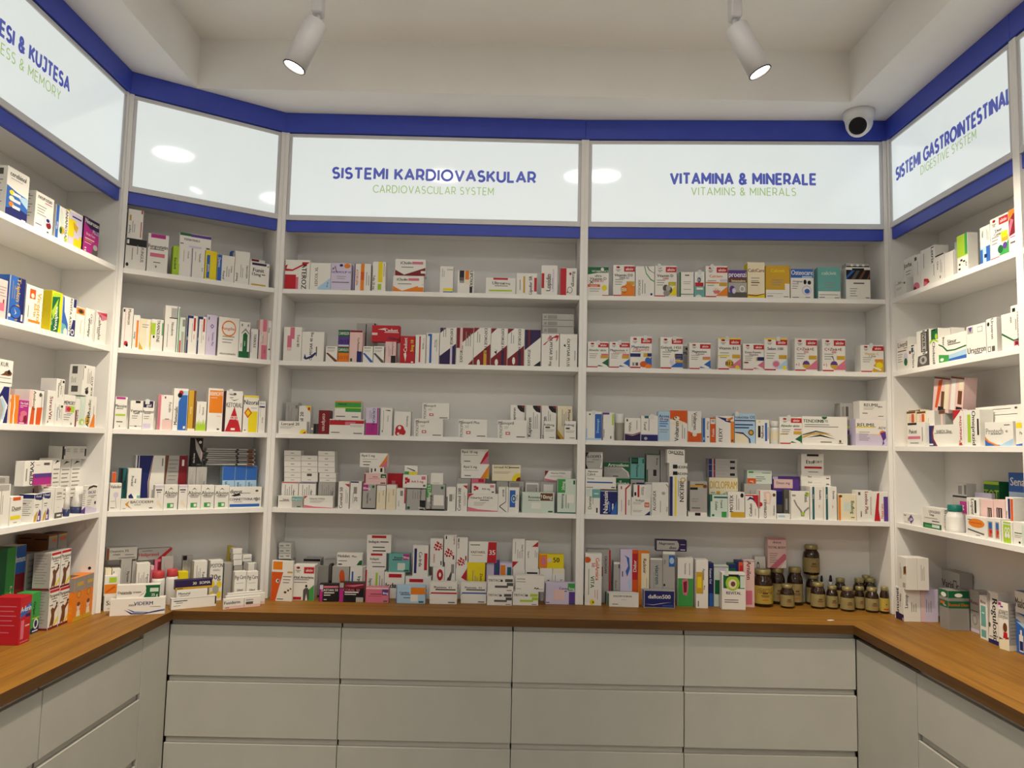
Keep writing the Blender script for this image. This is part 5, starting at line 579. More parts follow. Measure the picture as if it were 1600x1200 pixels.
CO4|B|58.1|12.0|1265.1|109.6|42.7|17.2|w|p .25 .85 .12 .55 .35 .1 .2 .5 Y;p .25 .88 .13 .5 .33 .1 .17 .5 a;t .62 .72 .24 G BACODERM;r .4 .45 .6 .49 G;r .85 .15 .95 .22 k;r .05 .15 .15 .2 g|white horizontal box with gold crescent|
CO4|B|167.3|12.0|1265.1|30.1|90.1|40.0|w|r 0 .9 1 1 v;r .1 .78 .8 .84 G;r .2 .7 .7 .73 n;r .3 .2 .8 .25 c;p .2 .35 .5 .4 .7 .25 .95 .1 .8 .05 .5 .2 .3 .25 c;L .3 .5 .3 1|white box with violet top and leg picture, first from left|
CO4|B|198.5|12.0|1265.1|46.9|90.9|40.0|w|t .5 .68 .17 G Alpine;p .3 .8 .5 .9 .7 .8 .5 .85 G;r .1 .54 .9 .57 G;r .2 .48 .8 .51 g;r .25 .06 .75 .26 e;r .5 .1 .7 .22 w|white box with mountain line and green tab, first of four|
CO4|B|248.8|12.0|1265.1|30.0|89.3|40.0|w|r 0 .9 1 1 v;r .1 .78 .8 .84 G;r .2 .7 .7 .73 n;p .2 .35 .5 .4 .7 .25 .95 .1 .8 .05 .5 .2 .3 .25 c|white box with violet top and leg picture, second from left|
CO4|B|279.9|12.0|1265.1|46.2|88.9|40.0|w|t .5 .68 .17 G Alpine;p .3 .8 .5 .9 .7 .8 .5 .85 G;r .1 .54 .9 .57 G;r .2 .48 .8 .51 g;r .25 .06 .75 .26 e;r .5 .1 .7 .22 w|white box with mountain line and green tab, second of four|
CO4|B|327.3|12.0|1265.1|47.1|88.4|40.0|w|t .5 .68 .17 G Alpine;p .3 .8 .5 .9 .7 .8 .5 .85 G;r .1 .54 .9 .57 G;r .2 .48 .8 .51 g;r .25 .06 .75 .26 e;r .5 .1 .7 .22 w|white box with mountain line and green tab, third of four|
CO4|B|376.7|12.0|1265.1|51.6|86.7|40.0|w|t .5 .68 .17 G Alpine;p .3 .8 .5 .9 .7 .8 .5 .85 G;r .1 .54 .9 .57 G;r .2 .48 .8 .51 g;r .25 .06 .75 .26 e;r .5 .1 .7 .22 w|white box with mountain line and green tab, rightmost of four|
CO4|B|429.7|12.0|1265.1|122.4|79.7|35.0|w|r .02 .04 .95 .18 b;t .2 .8 .18 k digest;p .05 .6 .3 .72 .35 .6 .15 .55 k;t .35 .42 .13 n CONNETTIVINA PLUS;r .15 .28 .4 .3 G;e .85 .82 .05 .05 G;r .3 .7 .65 .72 k;e .85 .4 .05 .1 g|white horizontal box with blue base line|
CO4|B|289.1|70.0|1265.1|27.6|155.0|50.0|s|L .2 .2 .7 4|pale grey box behind, left of black swoosh box base|
CO4|B|317.9|70.0|1265.1|38.3|155.1|50.0|s|V .78 .55 .18 k Triderm;L .3 .3 .6 3|white grey box with vertical name, under black swoosh box|
CO4|B|298.1|70.0|1420.2|38.2|111.2|45.0|k|p .2 1 .35 .6 .95 .15 1 .5 .7 .7 .3 .95 s;p .8 .6 1 .5 1 .3 .9 .25 i;e .75 .85 .15 .05 w;v .2 .3 .18 w duo krem;r .5 .05 .9 .1 G|tall black box with pale swoosh|
CO4|B|415.2|70.0|1265.1|45.8|159.2|50.0|B|r 0 .65 1 1 b;r 0 .4 1 .65 B;v .25 .4 .3 n Bepanten;V .55 .5 .13 k krem|blue fading box with vertical name, left of three|
CO4|B|462.3|70.0|1265.1|41.7|159.4|50.0|B|r 0 .65 1 1 b;r 0 .4 1 .65 B;v .25 .4 .3 n Bepanten;V .55 .5 .13 k krem|blue fading box with vertical name, middle of three|
CO4|B|505.2|70.0|1265.1|41.1|159.6|50.0|B|r 0 .65 1 1 b;r 0 .4 1 .65 B;v .25 .4 .3 n Bepanten;V .55 .5 .13 k krem|blue fading box with vertical name, right of three|
CO4|B|352.1|72.0|1424.3|179.6|9.6|60.0|s|r 0 0 1 .3 k;r .6 0 .65 1 k;r .85 0 .97 1 d|thin folded leaflet, lowest of the crooked pile|yaw=-3,n=folded_leaflet,cat=leaflet,g=leaflets in the crooked pile
CO4|B|355.1|72.0|1433.9|185.4|8.1|60.0|s|r 0 0 1 .3 k;r .6 0 .65 1 k;r .85 0 .97 1 d|thin folded leaflet, second of the crooked pile|yaw=2,n=folded_leaflet,cat=leaflet,g=leaflets in the crooked pile
CO4|B|358.2|72.0|1442.0|174.1|8.4|60.0|s|r 0 0 1 .3 k;r .6 0 .65 1 k;r .85 0 .97 1 d|thin folded leaflet, third of the crooked pile|yaw=-1,n=folded_leaflet,cat=leaflet,g=leaflets in the crooked pile
CO4|B|350.7|72.0|1450.4|190.0|8.1|60.0|s|r 0 0 1 .3 k;r .6 0 .65 1 k;r .85 0 .97 1 d|thin folded leaflet, fourth of the crooked pile|yaw=3,n=folded_leaflet,cat=leaflet,g=leaflets in the crooked pile
CO4|B|353.8|72.0|1458.5|178.5|8.4|60.0|s|r 0 0 1 .3 k;r .6 0 .65 1 k;r .85 0 .97 1 d|thin folded leaflet, fifth of the crooked pile|n=folded_leaflet,cat=leaflet,g=leaflets in the crooked pile
CO4|B|356.9|72.0|1466.8|178.5|8.4|60.0|s|r 0 0 1 .3 k;r .6 0 .65 1 k;r .85 0 .97 1 d|thin folded leaflet, sixth of the crooked pile|yaw=-2,n=folded_leaflet,cat=leaflet,g=leaflets in the crooked pile
CO4|B|349.4|72.0|1475.2|183.0|8.1|60.0|s|r 0 0 1 .3 k;r .6 0 .65 1 k;r .85 0 .97 1 d|thin folded leaflet, seventh of the crooked pile|yaw=1,n=folded_leaflet,cat=leaflet,g=leaflets in the crooked pile
CO4|B|352.5|72.0|1483.3|182.8|8.4|60.0|s|r 0 0 1 .3 k;r .6 0 .65 1 k;r .85 0 .97 1 d|thin folded leaflet, topmost of the crooked pile|yaw=-1,n=folded_leaflet,cat=leaflet,g=leaflets in the crooked pile
CO5|B|27.7|45.0|915.0|19.1|144.2|45.0|c|L .3 .3 .6 2|pale slim box behind lime label, left|
CO5|B|49.9|45.0|915.0|26.5|142.3|45.0|w|r .1 .9 .2 .95 k;L .3 .3 .5 2|pale slim box behind lime label, right|
CO5|B|78.3|60.0|915.0|34.2|172.1|50.0|s|V .72 .55 .24 k Nystasin Krem;L .2 .3 .6 3|grey box with bold black vertical name|
CO5|B|114.9|60.0|915.0|12.6|163.6|45.0|s|L .3 .2 .6 2|grey sliver box with fine vertical print|
CO5|B|127.1|40.0|915.0|44.3|156.4|45.0|w|V .85 .65 .14 k Pregamal;L .15 .3 .5 5|pale box with many vertical lines|
CO5|B|179.1|75.0|915.0|10.8|141.1|40.0|i|r 0 .5 1 .9 p|pinkish sliver box beside red caps|
CO5|B|28.0|60.0|1087.1|100.4|43.0|45.0|s|r 0 0 .09 1 d;t .42 .72 .2 G Oxytetra 3%;t .33 .45 .16 k cream;r .6 .35 .9 .4 G;r .4 .1 .95 .15 G|long pale box with brown left end, at back|
CO5|B|193.1|85.4|915.0|32.8|161.4|34.6|p|r .3 .6 .95 .95 R|dark pink box behind the red caps|
CO5|B|135.7|85.4|1076.4|115.6|40.7|34.6|s|p .55 0 .72 0 1 .85 1 1 .93 1 r;t .23 .5 .3 r Heliprasol;r .1 .8 .4 .85 G|long pale box with red diagonal bar, at back|
CO5|B|214.5|70.6|915.0|40.7|171.2|14.0|s|V .68 .6 .22 k Bactro;L .2 .4 .5 2|grey box with black vertical name behind red caps|
CO5|B|294.2|105.9|915.0|36.6|166.6|19.1|s|L .2 .2 .7 4;r 0 .9 .4 1 k|grey box with vertical lines, behind the yellow one|
CO5|B|324.8|50.0|915.0|46.9|150.1|45.0|w|V .75 .55 .2 k Funbact A;L .2 .3 .6 3;r 0 0 1 .25 v|pale box with vertical name and violet foot|
CO5|B|380.0|35.0|915.0|46.6|150.9|45.0|w|t .5 .88 .1 k POSTON;r .2 .75 .8 .76 G;t .45 .6 .13 G 30g;e .2 .42 .2 .09 y;e .75 .4 .2 .09 y;e .2 .15 .2 .09 y;e .78 .15 .18 .09 y;e .5 .28 .26 .11 s;r .2 .78 .7 .79 g|white box marked 30g with yellow dots|
CO5|B|435.2|50.0|915.0|30.9|136.1|45.0|s|r .85 .05 1 1 g;L .4 .1 .2 1|tall pale blank box right of dotted one|
CO5|B|473.7|60.0|915.0|32.7|122.3|45.0|s|L .3 .3 .5 2|pale grey box under small white cartons|
CO5|B|471.2|60.0|1037.3|32.3|22.9|45.0|w|r 0 0 1 .06 G|tiny white carton, lowest of the stack of three|g=tiny white cartons
CO5|B|468.9|60.0|1060.1|33.5|21.5|45.0|w|r 0 0 1 .06 G|tiny white carton, middle of the stack of three|g=tiny white cartons
CO5|B|466.6|60.0|1081.7|34.7|21.8|45.0|w|r 0 0 1 .06 G|tiny white carton, topmost of the stack of three|g=tiny white cartons
CO5|B|466.5|112.0|915.0|15.9|190.9|40.0|y|r 0 .3 .5 1 Y|yellow box sliver behind tiny white cartons|
CO5|B|513.6|75.0|915.0|33.3|134.9|45.0|s|r .1 .3 .9 .6 g|grey box under the small white one, near post|
CO5|B|509.6|75.0|1049.9|33.4|26.2|45.0|w|r .1 .3 .9 .5 s|small grey white box at the back near post|
CO5|B|520.2|30.0|915.0|30.6|133.2|25.0|w|r .75 0 1 1 s;L .4 .3 .5 1|white box behind the handwritten-name pair|
CO5|B|454.5|-32.8|915.0|42.1|114.6|30.0|w|t .5 .82 .13 G Pigi Care;r .15 .62 .8 .63 g;t .5 .4 .07 k 50ml;p .3 .1 .7 .16 .85 .12 .6 .13 k;r .1 .7 .1 .7 k|white box with handwritten style name, left of two|
CO5|B|497.0|-47.3|915.0|40.2|113.9|30.0|w|t .5 .82 .13 G Pigi Care;r .15 .62 .8 .63 g;t .5 .4 .07 k 50ml;p .3 .1 .7 .16 .85 .12 .6 .13 k;r .1 .7 .1 .7 k|white box with handwritten style name, right of two|
CO5|B|423.5|-63.5|915.0|126.6|42.6|12.0|w|r 0 0 1 .2 i|white pink-footed box, rearmost of three|
CO5|B|408.0|-104.6|915.0|142.3|42.0|10.0|w|r 0 0 1 .25 i;r .05 .4 .1 .8 k|white pink-footed box, middle of three|
CO5|B|392.5|-137.7|915.0|132.0|38.0|12.0|w|r 0 0 1 .28 i;t .2 .62 .3 k Fusiderm;r .55 .1 .56 .9 G;r .6 .3 .8 .55 G;r .6 .7 .8 .75 k;r .05 .1 .15 .16 R|white pink-footed box with print, front of three|
CO5|B|274.3|68.9|915.0|34.8|112.0|36.2|y|V .6 .6 .5 k SYS|bright yellow box with vertical letters|
CO5|tubeb|179.2|24.0|915.0|45.8|125.3|45.8|w||white bottle with red cap, left of two|
CO5|tubeb|227.8|26.0|915.0|42.1|128.9|42.1|w||white bottle with red cap, right of two|
CO5|B|232.2|-57.7|915.0|154.1|38.9|30.0|w|r .97 .2 1 1 k;r .05 .72 .35 .8 k;r .1 .55 .25 .6 G;r .05 .3 .2 .34 G;r 0 .95 1 1 s|white box with black right edge, lowest of three|
CO5|B|248.6|-56.7|953.9|104.8|29.0|30.0|w|t .25 .55 .3 k Monural;r .1 .2 .4 .26 G|white box under the dark purple box|
CO5|B|242.7|-55.7|982.9|125.9|33.7|30.0|U|r 0 0 1 .24 Y;t .8 .62 .3 w SOMA;t .52 .6 .3 c 30;r .05 .08 .2 .16 k|dark purple box with yellow base band|
CO5|B|27.2|23.1|915.0|35.1|53.3|21.1|w|t .45 .55 .3 G Sa;r .3 .15 .6 .18 g|white box with script lettering by left post|
CO5|B|24.6|24.1|968.3|40.2|69.8|20.1|w|r 0 .1 1 .57 a;r .35 .65 .95 .92 l;p .1 .2 .8 .5 .9 .4 .2 .15 A|white box with orange band and lime label|
CO5|B|35.7|-64.9|915.0|172.9|57.6|30.0|w|t .6 .68 .22 n VIDERM;t .4 .62 .18 G neo;p .25 .35 .4 .12 .6 .08 1 .25 1 .2 .6 .02 .38 .05 n;p .3 .4 .45 .2 .7 .14 1 .3 1 .27 .7 .1 .42 .15 b;r .72 .45 .92 .47 G|long white box with blue wave and name|yaw=-14
CO5|B|53.3|-63.9|972.6|136.4|44.8|30.0|w|p .62 0 1 0 1 .95 .66 .95 .68 .7 E;p .63 0 .68 .4 .66 .9 .6 .95 .56 .4 w;r .77 .42 .97 .72 h;t .3 .45 .17 k Dexamelis cream;r .1 .3 .35 .34 G;p .5 .02 .64 .4 .67 .6 .62 .3 k;t .88 .2 .2 w 25 g|long white box with dark green end|yaw=-14
LW1|B|858.4|12.0|2137.6|98.5|141.1|55.0|w|p 0 0 1 0 1 .52 .5 .55 0 .62 b;p 0 0 1 0 1 .2 .5 .25 0 .15 n;p .5 .5 1 .52 1 .3 .7 .4 B;t .48 .88 .1 k cerebinol;e .25 .5 .12 .05 y;r .3 .46 .65 .52 w;e .25 .38 .12 .05 c;r .3 .33 .65 .39 w;e .25 .26 .12 .05 a;r .3 .2 .65 .26 w;r .15 .78 .7 .79 g;r .75 0 .95 .05 w;<r .15 .82 .8 .95 G;<l .1 .7 .7 7|white box with blue network picture|
LW1|B|992.4|12.0|2137.6|91.1|115.0|60.0|w|t .5 .9 .12 k neurozan;r .5 .78 .9 .8 m;l .1 .65 .5 4;e .72 .32 .22 .14 v;e .78 .24 .14 .09 R;e .7 .36 .13 .07 w;e .72 .36 .1 .05 n;r .05 .15 .4 .17 G;e .75 .05 .06 .03 G;<l .1 .85 .75 8;<e .5 .9 .2 .04 g|white box with purple brain picture|
LW1|B|1097.5|12.0|2137.6|70.6|108.4|45.0|w|r 0 0 .22 1 b;v .1 .4 .12 w sleep;e .5 .32 .2 .12 Y;e .42 .3 .1 .1 E;V .82 .5 .2 G ANAMOSAN;p .35 .95 .55 .8 .6 .5 .5 .4 .3 .6 h;r .75 .05 .95 .15 l|white box with blue edge and lemon picture|
LW1|B|1169.4|12.0|2137.6|77.0|115.6|45.0|y|r 0 .75 1 .95 v;r 0 .95 1 1 w;r .5 .35 1 .75 v;r 0 0 .4 .25 v;r .4 .25 .8 .5 v;p .3 .7 .7 .6 .6 .4 .4 .5 Y;r .2 .82 .9 .86 n;r .65 .1 1 .25 y|yellow and violet patterned box|
LW1|B|1257.8|12.0|2137.6|93.3|120.7|45.0|m|p 0 1 1 1 1 .75 .4 .72 0 .85 U;p .5 .75 1 .9 1 .62 U;t .5 .9 .13 w Neurozan;t .8 .68 .11 v PLUS;t .45 .55 .08 i Brain Func;r .08 .4 .7 .43 i;r .08 .35 .6 .37 Y;r .08 .28 .5 .3 i;p .6 0 .65 .25 .75 .35 .95 .3 1 .1 .9 0 G;e .8 .25 .15 .08 s;r .08 .12 .2 .15 w;r .08 .05 .2 .08 w|dark purple and magenta box|sidecol=U
LW2|B|857.0|12.0|1846.7|39.7|110.0|45.0|i|l .1 .8 .8 4;r .6 .4 .75 .5 R;r .5 .2 .6 .35 G;r .1 .2 .8 .4 p|pale box cut by the photo edge|
LW2|B|902.4|12.0|1846.7|72.5|131.0|50.0|b|p .6 0 1 0 1 1 .55 1 .7 .6 n;r 0 0 .06 1 s;V .6 .65 .24 Y Triplen forte;e .5 .22 .36 .15 n;e .5 .22 .32 .13 b;p .4 .3 .55 .2 .4 .15 .5 .2 w;L .2 .5 .4 2;r .85 .05 .95 .2 w;e .12 .12 .08 .04 w|blue box with yellow vertical name and round emblem|
LW2|B|981.5|12.0|1846.7|81.3|121.2|50.0|w|r .2 .68 .55 .92 A;e .38 .76 .1 .06 c;V .8 .5 .25 Y Viceptol;V .58 .42 .18 Y forte;r .2 .1 .9 .16 a;L .15 .2 .3 1|white box with orange square and brown vertical name|
LW2|B|1108.6|12.0|1846.7|57.0|128.8|60.0|y|p 0 0 .75 0 .85 .3 .75 .7 .85 1 .15 .95 0 .9 l;p .05 0 .7 0 .8 .3 .7 .7 .75 .9 .05 .85 E;p .05 .5 .6 .85 .5 .5 .2 .3 l;v .45 .35 .28 w Veniplex;V .12 .25 .1 h 20 vials|yellow box with green panel|
LW2|B|1167.6|12.0|1846.7|76.8|125.4|45.0|w|p 0 0 0 1 .1 .95 .15 .6 .45 .3 .5 0 b;p 0 0 0 .3 .3 .25 .5 0 t;r .8 .78 1 1 n;p .6 0 1 0 1 .45 .82 .45 n;e .82 .12 .12 .08 w;e .82 .12 .08 .05 n;V .62 .65 .16 G REVITA AXON;e .3 .08 .15 .1 h|white box with blue wave and navy corners|
LW2|B|1247.6|12.0|1846.7|52.1|105.0|45.0|w|r 0 .78 .95 .98 a;e .5 .88 .35 .07 d;e .5 .88 .12 .05 k;V .6 .4 .17 i Venoplus|white box with orange eye picture|
LW2|B|1303.4|12.0|1846.7|56.6|110.2|45.0|w|v .4 .42 .24 k Aflavitab;V .65 .7 .17 G CYTO;r .9 0 .92 .95 g|white box with bold black upright name|
LW2|B|1363.8|12.0|1846.7|76.8|115.3|45.0|w|p .1 .95 1 1 1 .8 .6 .72 p;p .3 .93 1 .98 1 .88 r;V .42 .5 .24 G Calmolo;r .2 .3 .35 .5 s;r 0 0 .03 1 g|white box with coral triangle|
LW3|B|886.7|12.0|1556.8|55.1|104.4|50.0|w|p 0 .6 .5 1 .95 1 .95 0 .6 0 .9 .5 .4 .75 n;p 0 .5 .4 .7 .75 .5 .6 .1 0 .1 B;p 0 0 0 .9 .6 .4 .4 0 s;e .8 .42 .07 .04 w;V .72 .25 .1 w slow|white blue box under the mountain photo box|
LW3|B|880.3|13.0|1661.2|69.4|74.2|50.0|w|t .45 .83 .17 G KUR;e .7 .5 .25 .1 d;p .2 .4 .6 .55 .95 .4 .9 .42 d;e .75 .55 .1 .09 k;r 0 .12 .95 .14 k;r 0 .3 .9 .32 g|white box with small brown photo, at photo edge|
LW3|B|943.1|12.0|1556.8|43.3|82.8|45.0|a|r 0 0 .12 1 w;p .45 0 .6 0 .55 .3 .62 .6 .5 1 .42 1 .5 .6 .42 .3 w;v .07 .8 .1 k mag|orange box with white wavy strip|
LW3|B|987.2|12.0|1556.8|46.6|70.0|40.0|m|t .5 .88 .1 w The Gold;r .1 .76 .85 .79 i;e .5 .45 .35 .12 p;e .3 .25 .2 .15 p;e .7 .2 .18 .18 R;r .1 .7 .4 .72 w;r .1 .03 .6 .06 w|magenta pink box with pale figures|
LW3|B|1061.0|65.0|1556.8|46.4|106.2|45.0|i|e .45 .88 .2 .06 R;r .85 0 1 .9 d|pinkish box with red dot, behind magenta box|
LW3|B|1033.2|12.0|1556.8|71.3|104.3|45.0|w|p .1 0 .4 0 .4 .48 .2 .53 A;p .52 0 .85 0 .95 .52 .55 .5 A;V .35 .75 .18 d Ambosil;e .75 .88 .1 .06 G;L .85 .5 .4 1;r 0 .5 .2 1 i|white box with two burnt orange shapes|
LW3|B|1127.9|25.0|1556.8|20.0|108.3|45.0|u|r .2 .75 .8 .95 v;p .2 .05 .5 .3 .4 .1 c|purple box with pale hand and hanging tag|
LW3|B|1122.4|12.0|1556.8|44.0|109.1|12.2|w|V .5 .5 .38 R StresVit;p .1 .05 .3 .1 .2 .15 R|white box with crimson vertical name|
LW3|B|1168.8|12.0|1556.8|42.1|70.0|45.0|w|V .3 .55 .2 b Visanorm;V .6 .55 .17 k Neuro;V .5 .85 .18 l Visa;L .8 .3 .5 1;r .7 .85 .95 .95 k|white box with blue green vertical print, lower of two|
LW3|B|1168.2|13.0|1626.8|44.1|79.3|50.0|w|V .3 .55 .2 k Visanorm;V .6 .55 .17 k Neuro;V .5 .85 .18 E Visa;L .8 .3 .5 1;r .7 .85 .95 .95 k|white box with vertical print and grey side, upper of two|
LW3|B|1212.6|12.0|1556.8|66.2|102.1|45.0|w|r .15 .45 .55 .65 p;r .55 .45 .95 .65 l;e .45 .55 .2 .07 r;t .5 .75 .13 k MEMORY;l .05 .35 .6 3;r .65 .05 .8 .12 g;r .3 .4 .8 .42 g|white box with pink to lime patch|
LW3|B|1281.3|12.0|1556.8|24.9|92.8|45.0|w|r 0 0 .35 .6 R;V .6 .4 .4 G KLIMA|slim white box with maroon lower edge|
LW3|B|1307.5|12.0|1556.8|31.3|101.1|45.0|h|r .1 .1 .9 1 G;r .1 .1 .9 1 h;e .5 .17 .5 .1 l;e .6 .15 .25 .06 w;V .6 .8 .3 w bio|sage green box with lime swirl|
LW3|B|1340.5|12.0|1556.8|69.4|106.7|45.0|w|e .25 .22 .22 .17 Y;p .45 0 .95 0 .9 .4 .8 .45 a;v .35 .6 .25 G Boadic;v .25 .2 .25 k Aksia;L .75 .4 .3 1|white box with orange feather shapes|
LW3|B|1313.3|13.0|1663.5|74.7|102.7|45.0|w|v .8 .3 .15 k KUR AYO;r .1 .9 .2 .97 k;e .4 .12 .14 .08 k;p .2 .2 .5 .3 .5 .15 G;L .4 .4 .5 3;r 0 .5 .05 1 g;<r .2 .7 .6 .95 G;<r .2 .1 .7 .3 G;<L .2 .4 .2 3|tall white box with small photo, on others|
LW4|B|920.7|12.0|1265.1|58.2|120.4|45.0|w|r 0 .85 .9 1 s;L .3 .3 .6 2|white box with grey top at photo edge|
LW4|B|908.3|13.0|1385.5|62.1|22.5|45.0|s|r .1 .2 .7 .8 g|grey flat box at photo edge above white one|
LW4|B|984.1|12.0|1265.1|55.7|82.3|60.0|w|r .15 .87 .8 .99 A;t .5 .6 .15 k Duzet;r .1 .5 .75 .51 G;r 0 .2 .85 .33 y;r .3 .08 .6 .1 G|white box with orange tab and lime strip|
LW4|B|1095.1|12.0|1265.1|40.2|83.3|47.2|w|p 0 .85 0 1 1 1 1 .8 .5 .75 n;e .3 .65 .6 .15 w;p 0 0 .3 0 .5 .3 .45 .4 .1 .2 Y;p .4 0 .95 0 .9 .35 .7 .45 .5 .2 u;r .55 .05 .75 .2 w;r .1 .6 .6 .63 G;r .15 .52 .5 .54 G;t .5 .92 .09 w Preval;<r 0 .85 1 1 n;<l .1 .75 .75 8;<r .1 .65 .5 .68 R|white box with purple top and yellow flame, left of two|
LW4|B|1140.1|12.0|1265.1|36.7|85.5|16.0|w|p 0 .85 0 1 1 1 1 .8 .5 .75 n;e .3 .65 .6 .15 w;p 0 0 .3 0 .5 .3 .45 .4 .1 .2 Y;p .4 0 .95 0 .9 .35 .7 .45 .5 .2 u;r .55 .05 .75 .2 w;r .1 .6 .6 .63 G;r .15 .52 .5 .54 G;t .5 .92 .09 w Preval;<r 0 .85 1 1 n;<l .1 .75 .75 8;<r .1 .65 .5 .68 R|white box with purple top and yellow flame, right of two|
LW4|B|1179.6|12.0|1265.1|18.8|94.7|40.0|w|L .3 .3 .5 1|slim white box beside purple topped pair|
LW4|B|1203.3|12.0|1265.1|42.3|98.8|40.0|w|r 0 0 1 .18 G;r .3 .06 .85 .12 w;t .5 .8 .08 k D3Vit;r .15 .68 .8 .7 G;r .1 .6 .8 .61 g;r .3 .35 .6 .36 g|white box with charcoal foot|
LW4|tube|1277.3|12.0|1265.1|20.1|95.3|20.1|w||white standing tube with navy cap, left of two|
LW4|tube|1386.1|25.8|1265.1|49.2|90.4|49.2|w||white standing tube with navy cap, right of two|
LW4|B|1384.8|12.0|1265.1|71.1|95.3|13.0|w|p 0 0 1 0 1 .12 0 .3 v;p .05 .82 .2 .95 .6 1 .95 .95 .9 .9 .6 .93 .25 .88 k;t .5 .75 .11 u ENCAD;r .15 .6 .9 .63 g;r .4 .55 .7 .57 G;l .1 .45 .4 3;r .75 .3 .9 .4 U;<p 0 0 1 0 1 .25 0 .12 u;<l .1 .8 .7 8|white box with black arc and violet base, at front|
LW4|B|1260.8|60.0|1265.1|42.0|188.1|45.0|w|p 0 0 1 0 1 .12 0 .1 u;l .1 .8 .8 8;p .2 .9 .5 .97 .9 .95 .5 .93 k|white box with violet base, first of four at back|
LW4|B|1333.5|75.3|1265.1|58.6|183.2|15.9|w|p 0 0 1 0 1 .12 0 .1 u;l .1 .8 .8 8;p .2 .9 .5 .97 .9 .95 .5 .93 k|white box with violet base, second of four at back|
LW4|B|1396.1|75.3|1265.1|59.8|183.2|15.9|w|l .1 .8 .8 8;r .1 .05 .8 .14 G;p .2 .9 .5 .97 .9 .95 .5 .93 k|white box with barcode at base, third of four at back|
LW4|B|1315.9|92.0|1265.1|139.9|183.3|13.0|w|p 0 0 1 0 1 .1 0 .08 u;l .05 .82 .35 9;p .55 .88 .7 .97 .95 .95 .97 .88 .9 .93 .7 .93 k;t .78 .78 .1 u ENCAD;p .6 .05 .98 .05 .9 .35 .75 .4 v;e .8 .28 .1 .12 A;r .55 .65 .95 .68 g|white box with arc and purple figure, last of four at back|
LW4|B|1307.3|60.0|1448.4|221.2|44.5|45.0|w|r 0 0 .05 1 k;r .72 0 1 1 w;t .87 .35 .3 G ENCAD;p .78 .6 .85 .75 .92 .7 k;l .1 .8 .12 4;l .3 .8 .12 5;l .48 .8 .12 5;r .04 .3 .08 .8 G;r .62 .2 .66 .8 k|long white box lying over the violet based row|
LW4|B|1119.0|60.0|1265.1|51.0|107.9|45.0|s|r .85 0 1 .9 R|grey magenta box partly hidden below magenta panel box|
LW4|B|1193.2|62.0|1265.1|67.3|105.7|45.0|i|p .6 0 1 0 1 1 .65 1 p;r .7 .2 .8 .9 R|white box with rose stripes behind, below magenta panel|
LW4|B|1065.3|30.0|1373.0|139.9|75.1|28.0|w|r .3 0 1 .48 m;r .35 .3 1 .48 u;v .25 .6 .14 k OEMAX;r .68 .82 .9 .92 G;r .4 .82 .55 .84 p;L .05 .2 .5 2|white box with large magenta panel|
LW5|B|1083.2|100.0|915.0|86.3|267.3|60.0|E|r .5 0 1 1 e;V .85 .5 .14 w K-vit;e .8 .2 .14 .08 w;e .8 .2 .08 .05 n;r .8 .3 1 .35 l|green box with white vertical lettering at photo edge|
LW5|B|1169.5|100.0|915.0|50.5|267.9|60.0|w|r 0 .68 1 1 b;t .5 .85 .08 w Immuno;p 0 .35 0 .68 1 .68 1 .4 .6 .3 .4 .42 R;r .7 .1 .95 .2 G|white box with blue top and red wave|
LW5|B|1228.5|100.0|915.0|66.7|234.9|60.0|s|l .1 .9 .75 12;r .85 0 .9 1 r|pale box with grey text, behind the green ones|
LW5|B|1228.1|22.0|915.0|54.1|124.1|55.0|w|r 0 .93 1 1 r;r 0 0 1 .06 R;t .5 .85 .1 k Parapeed;r .2 .75 .8 .77 G;r .35 .68 .75 .7 G;p .15 .1 .3 .35 .2 .5 .35 .55 .55 .5 .75 .6 .9 .55 .6 .4 .6 .2 .5 .05 .3 .1 .2 .05 d;p .3 .1 .55 .1 1 .3 1 .18 .7 .08 y;e .8 .62 .08 .04 k;r .05 .6 .4 .62 k;<l .1 .92 .7 11;<r 0 0 1 .05 R|white box with brown bear and red trim, lower left of four|sidecol=s
LW5|B|1284.2|22.0|915.0|60.4|121.4|52.2|w|r 0 .93 1 1 r;r 0 0 1 .06 R;t .5 .85 .1 k Parapeed;r .2 .75 .8 .77 G;r .35 .68 .75 .7 G;p .15 .1 .3 .35 .2 .5 .35 .55 .55 .5 .75 .6 .9 .55 .6 .4 .6 .2 .5 .05 .3 .1 .2 .05 d;p .3 .1 .55 .1 1 .3 1 .18 .7 .08 y;e .8 .62 .08 .04 k;r .05 .6 .4 .62 k;<l .1 .92 .7 11;<r 0 0 1 .05 R|white box with brown bear and red trim, lower right of four|sidecol=s
LW5|B|1225.2|23.0|1039.1|52.7|116.7|55.0|w|r 0 .93 1 1 r;r 0 0 1 .06 R;t .5 .85 .1 k Parapeed;r .2 .75 .8 .77 G;r .35 .68 .75 .7 G;p .15 .1 .3 .35 .2 .5 .35 .55 .55 .5 .75 .6 .9 .55 .6 .4 .6 .2 .5 .05 .3 .1 .2 .05 d;p .3 .1 .55 .1 1 .3 1 .18 .7 .08 y;e .8 .62 .08 .04 k;r .05 .6 .4 .62 k;<l .1 .92 .7 11;<r 0 0 1 .05 R|white box with brown bear and red trim, upper left of four|sidecol=s
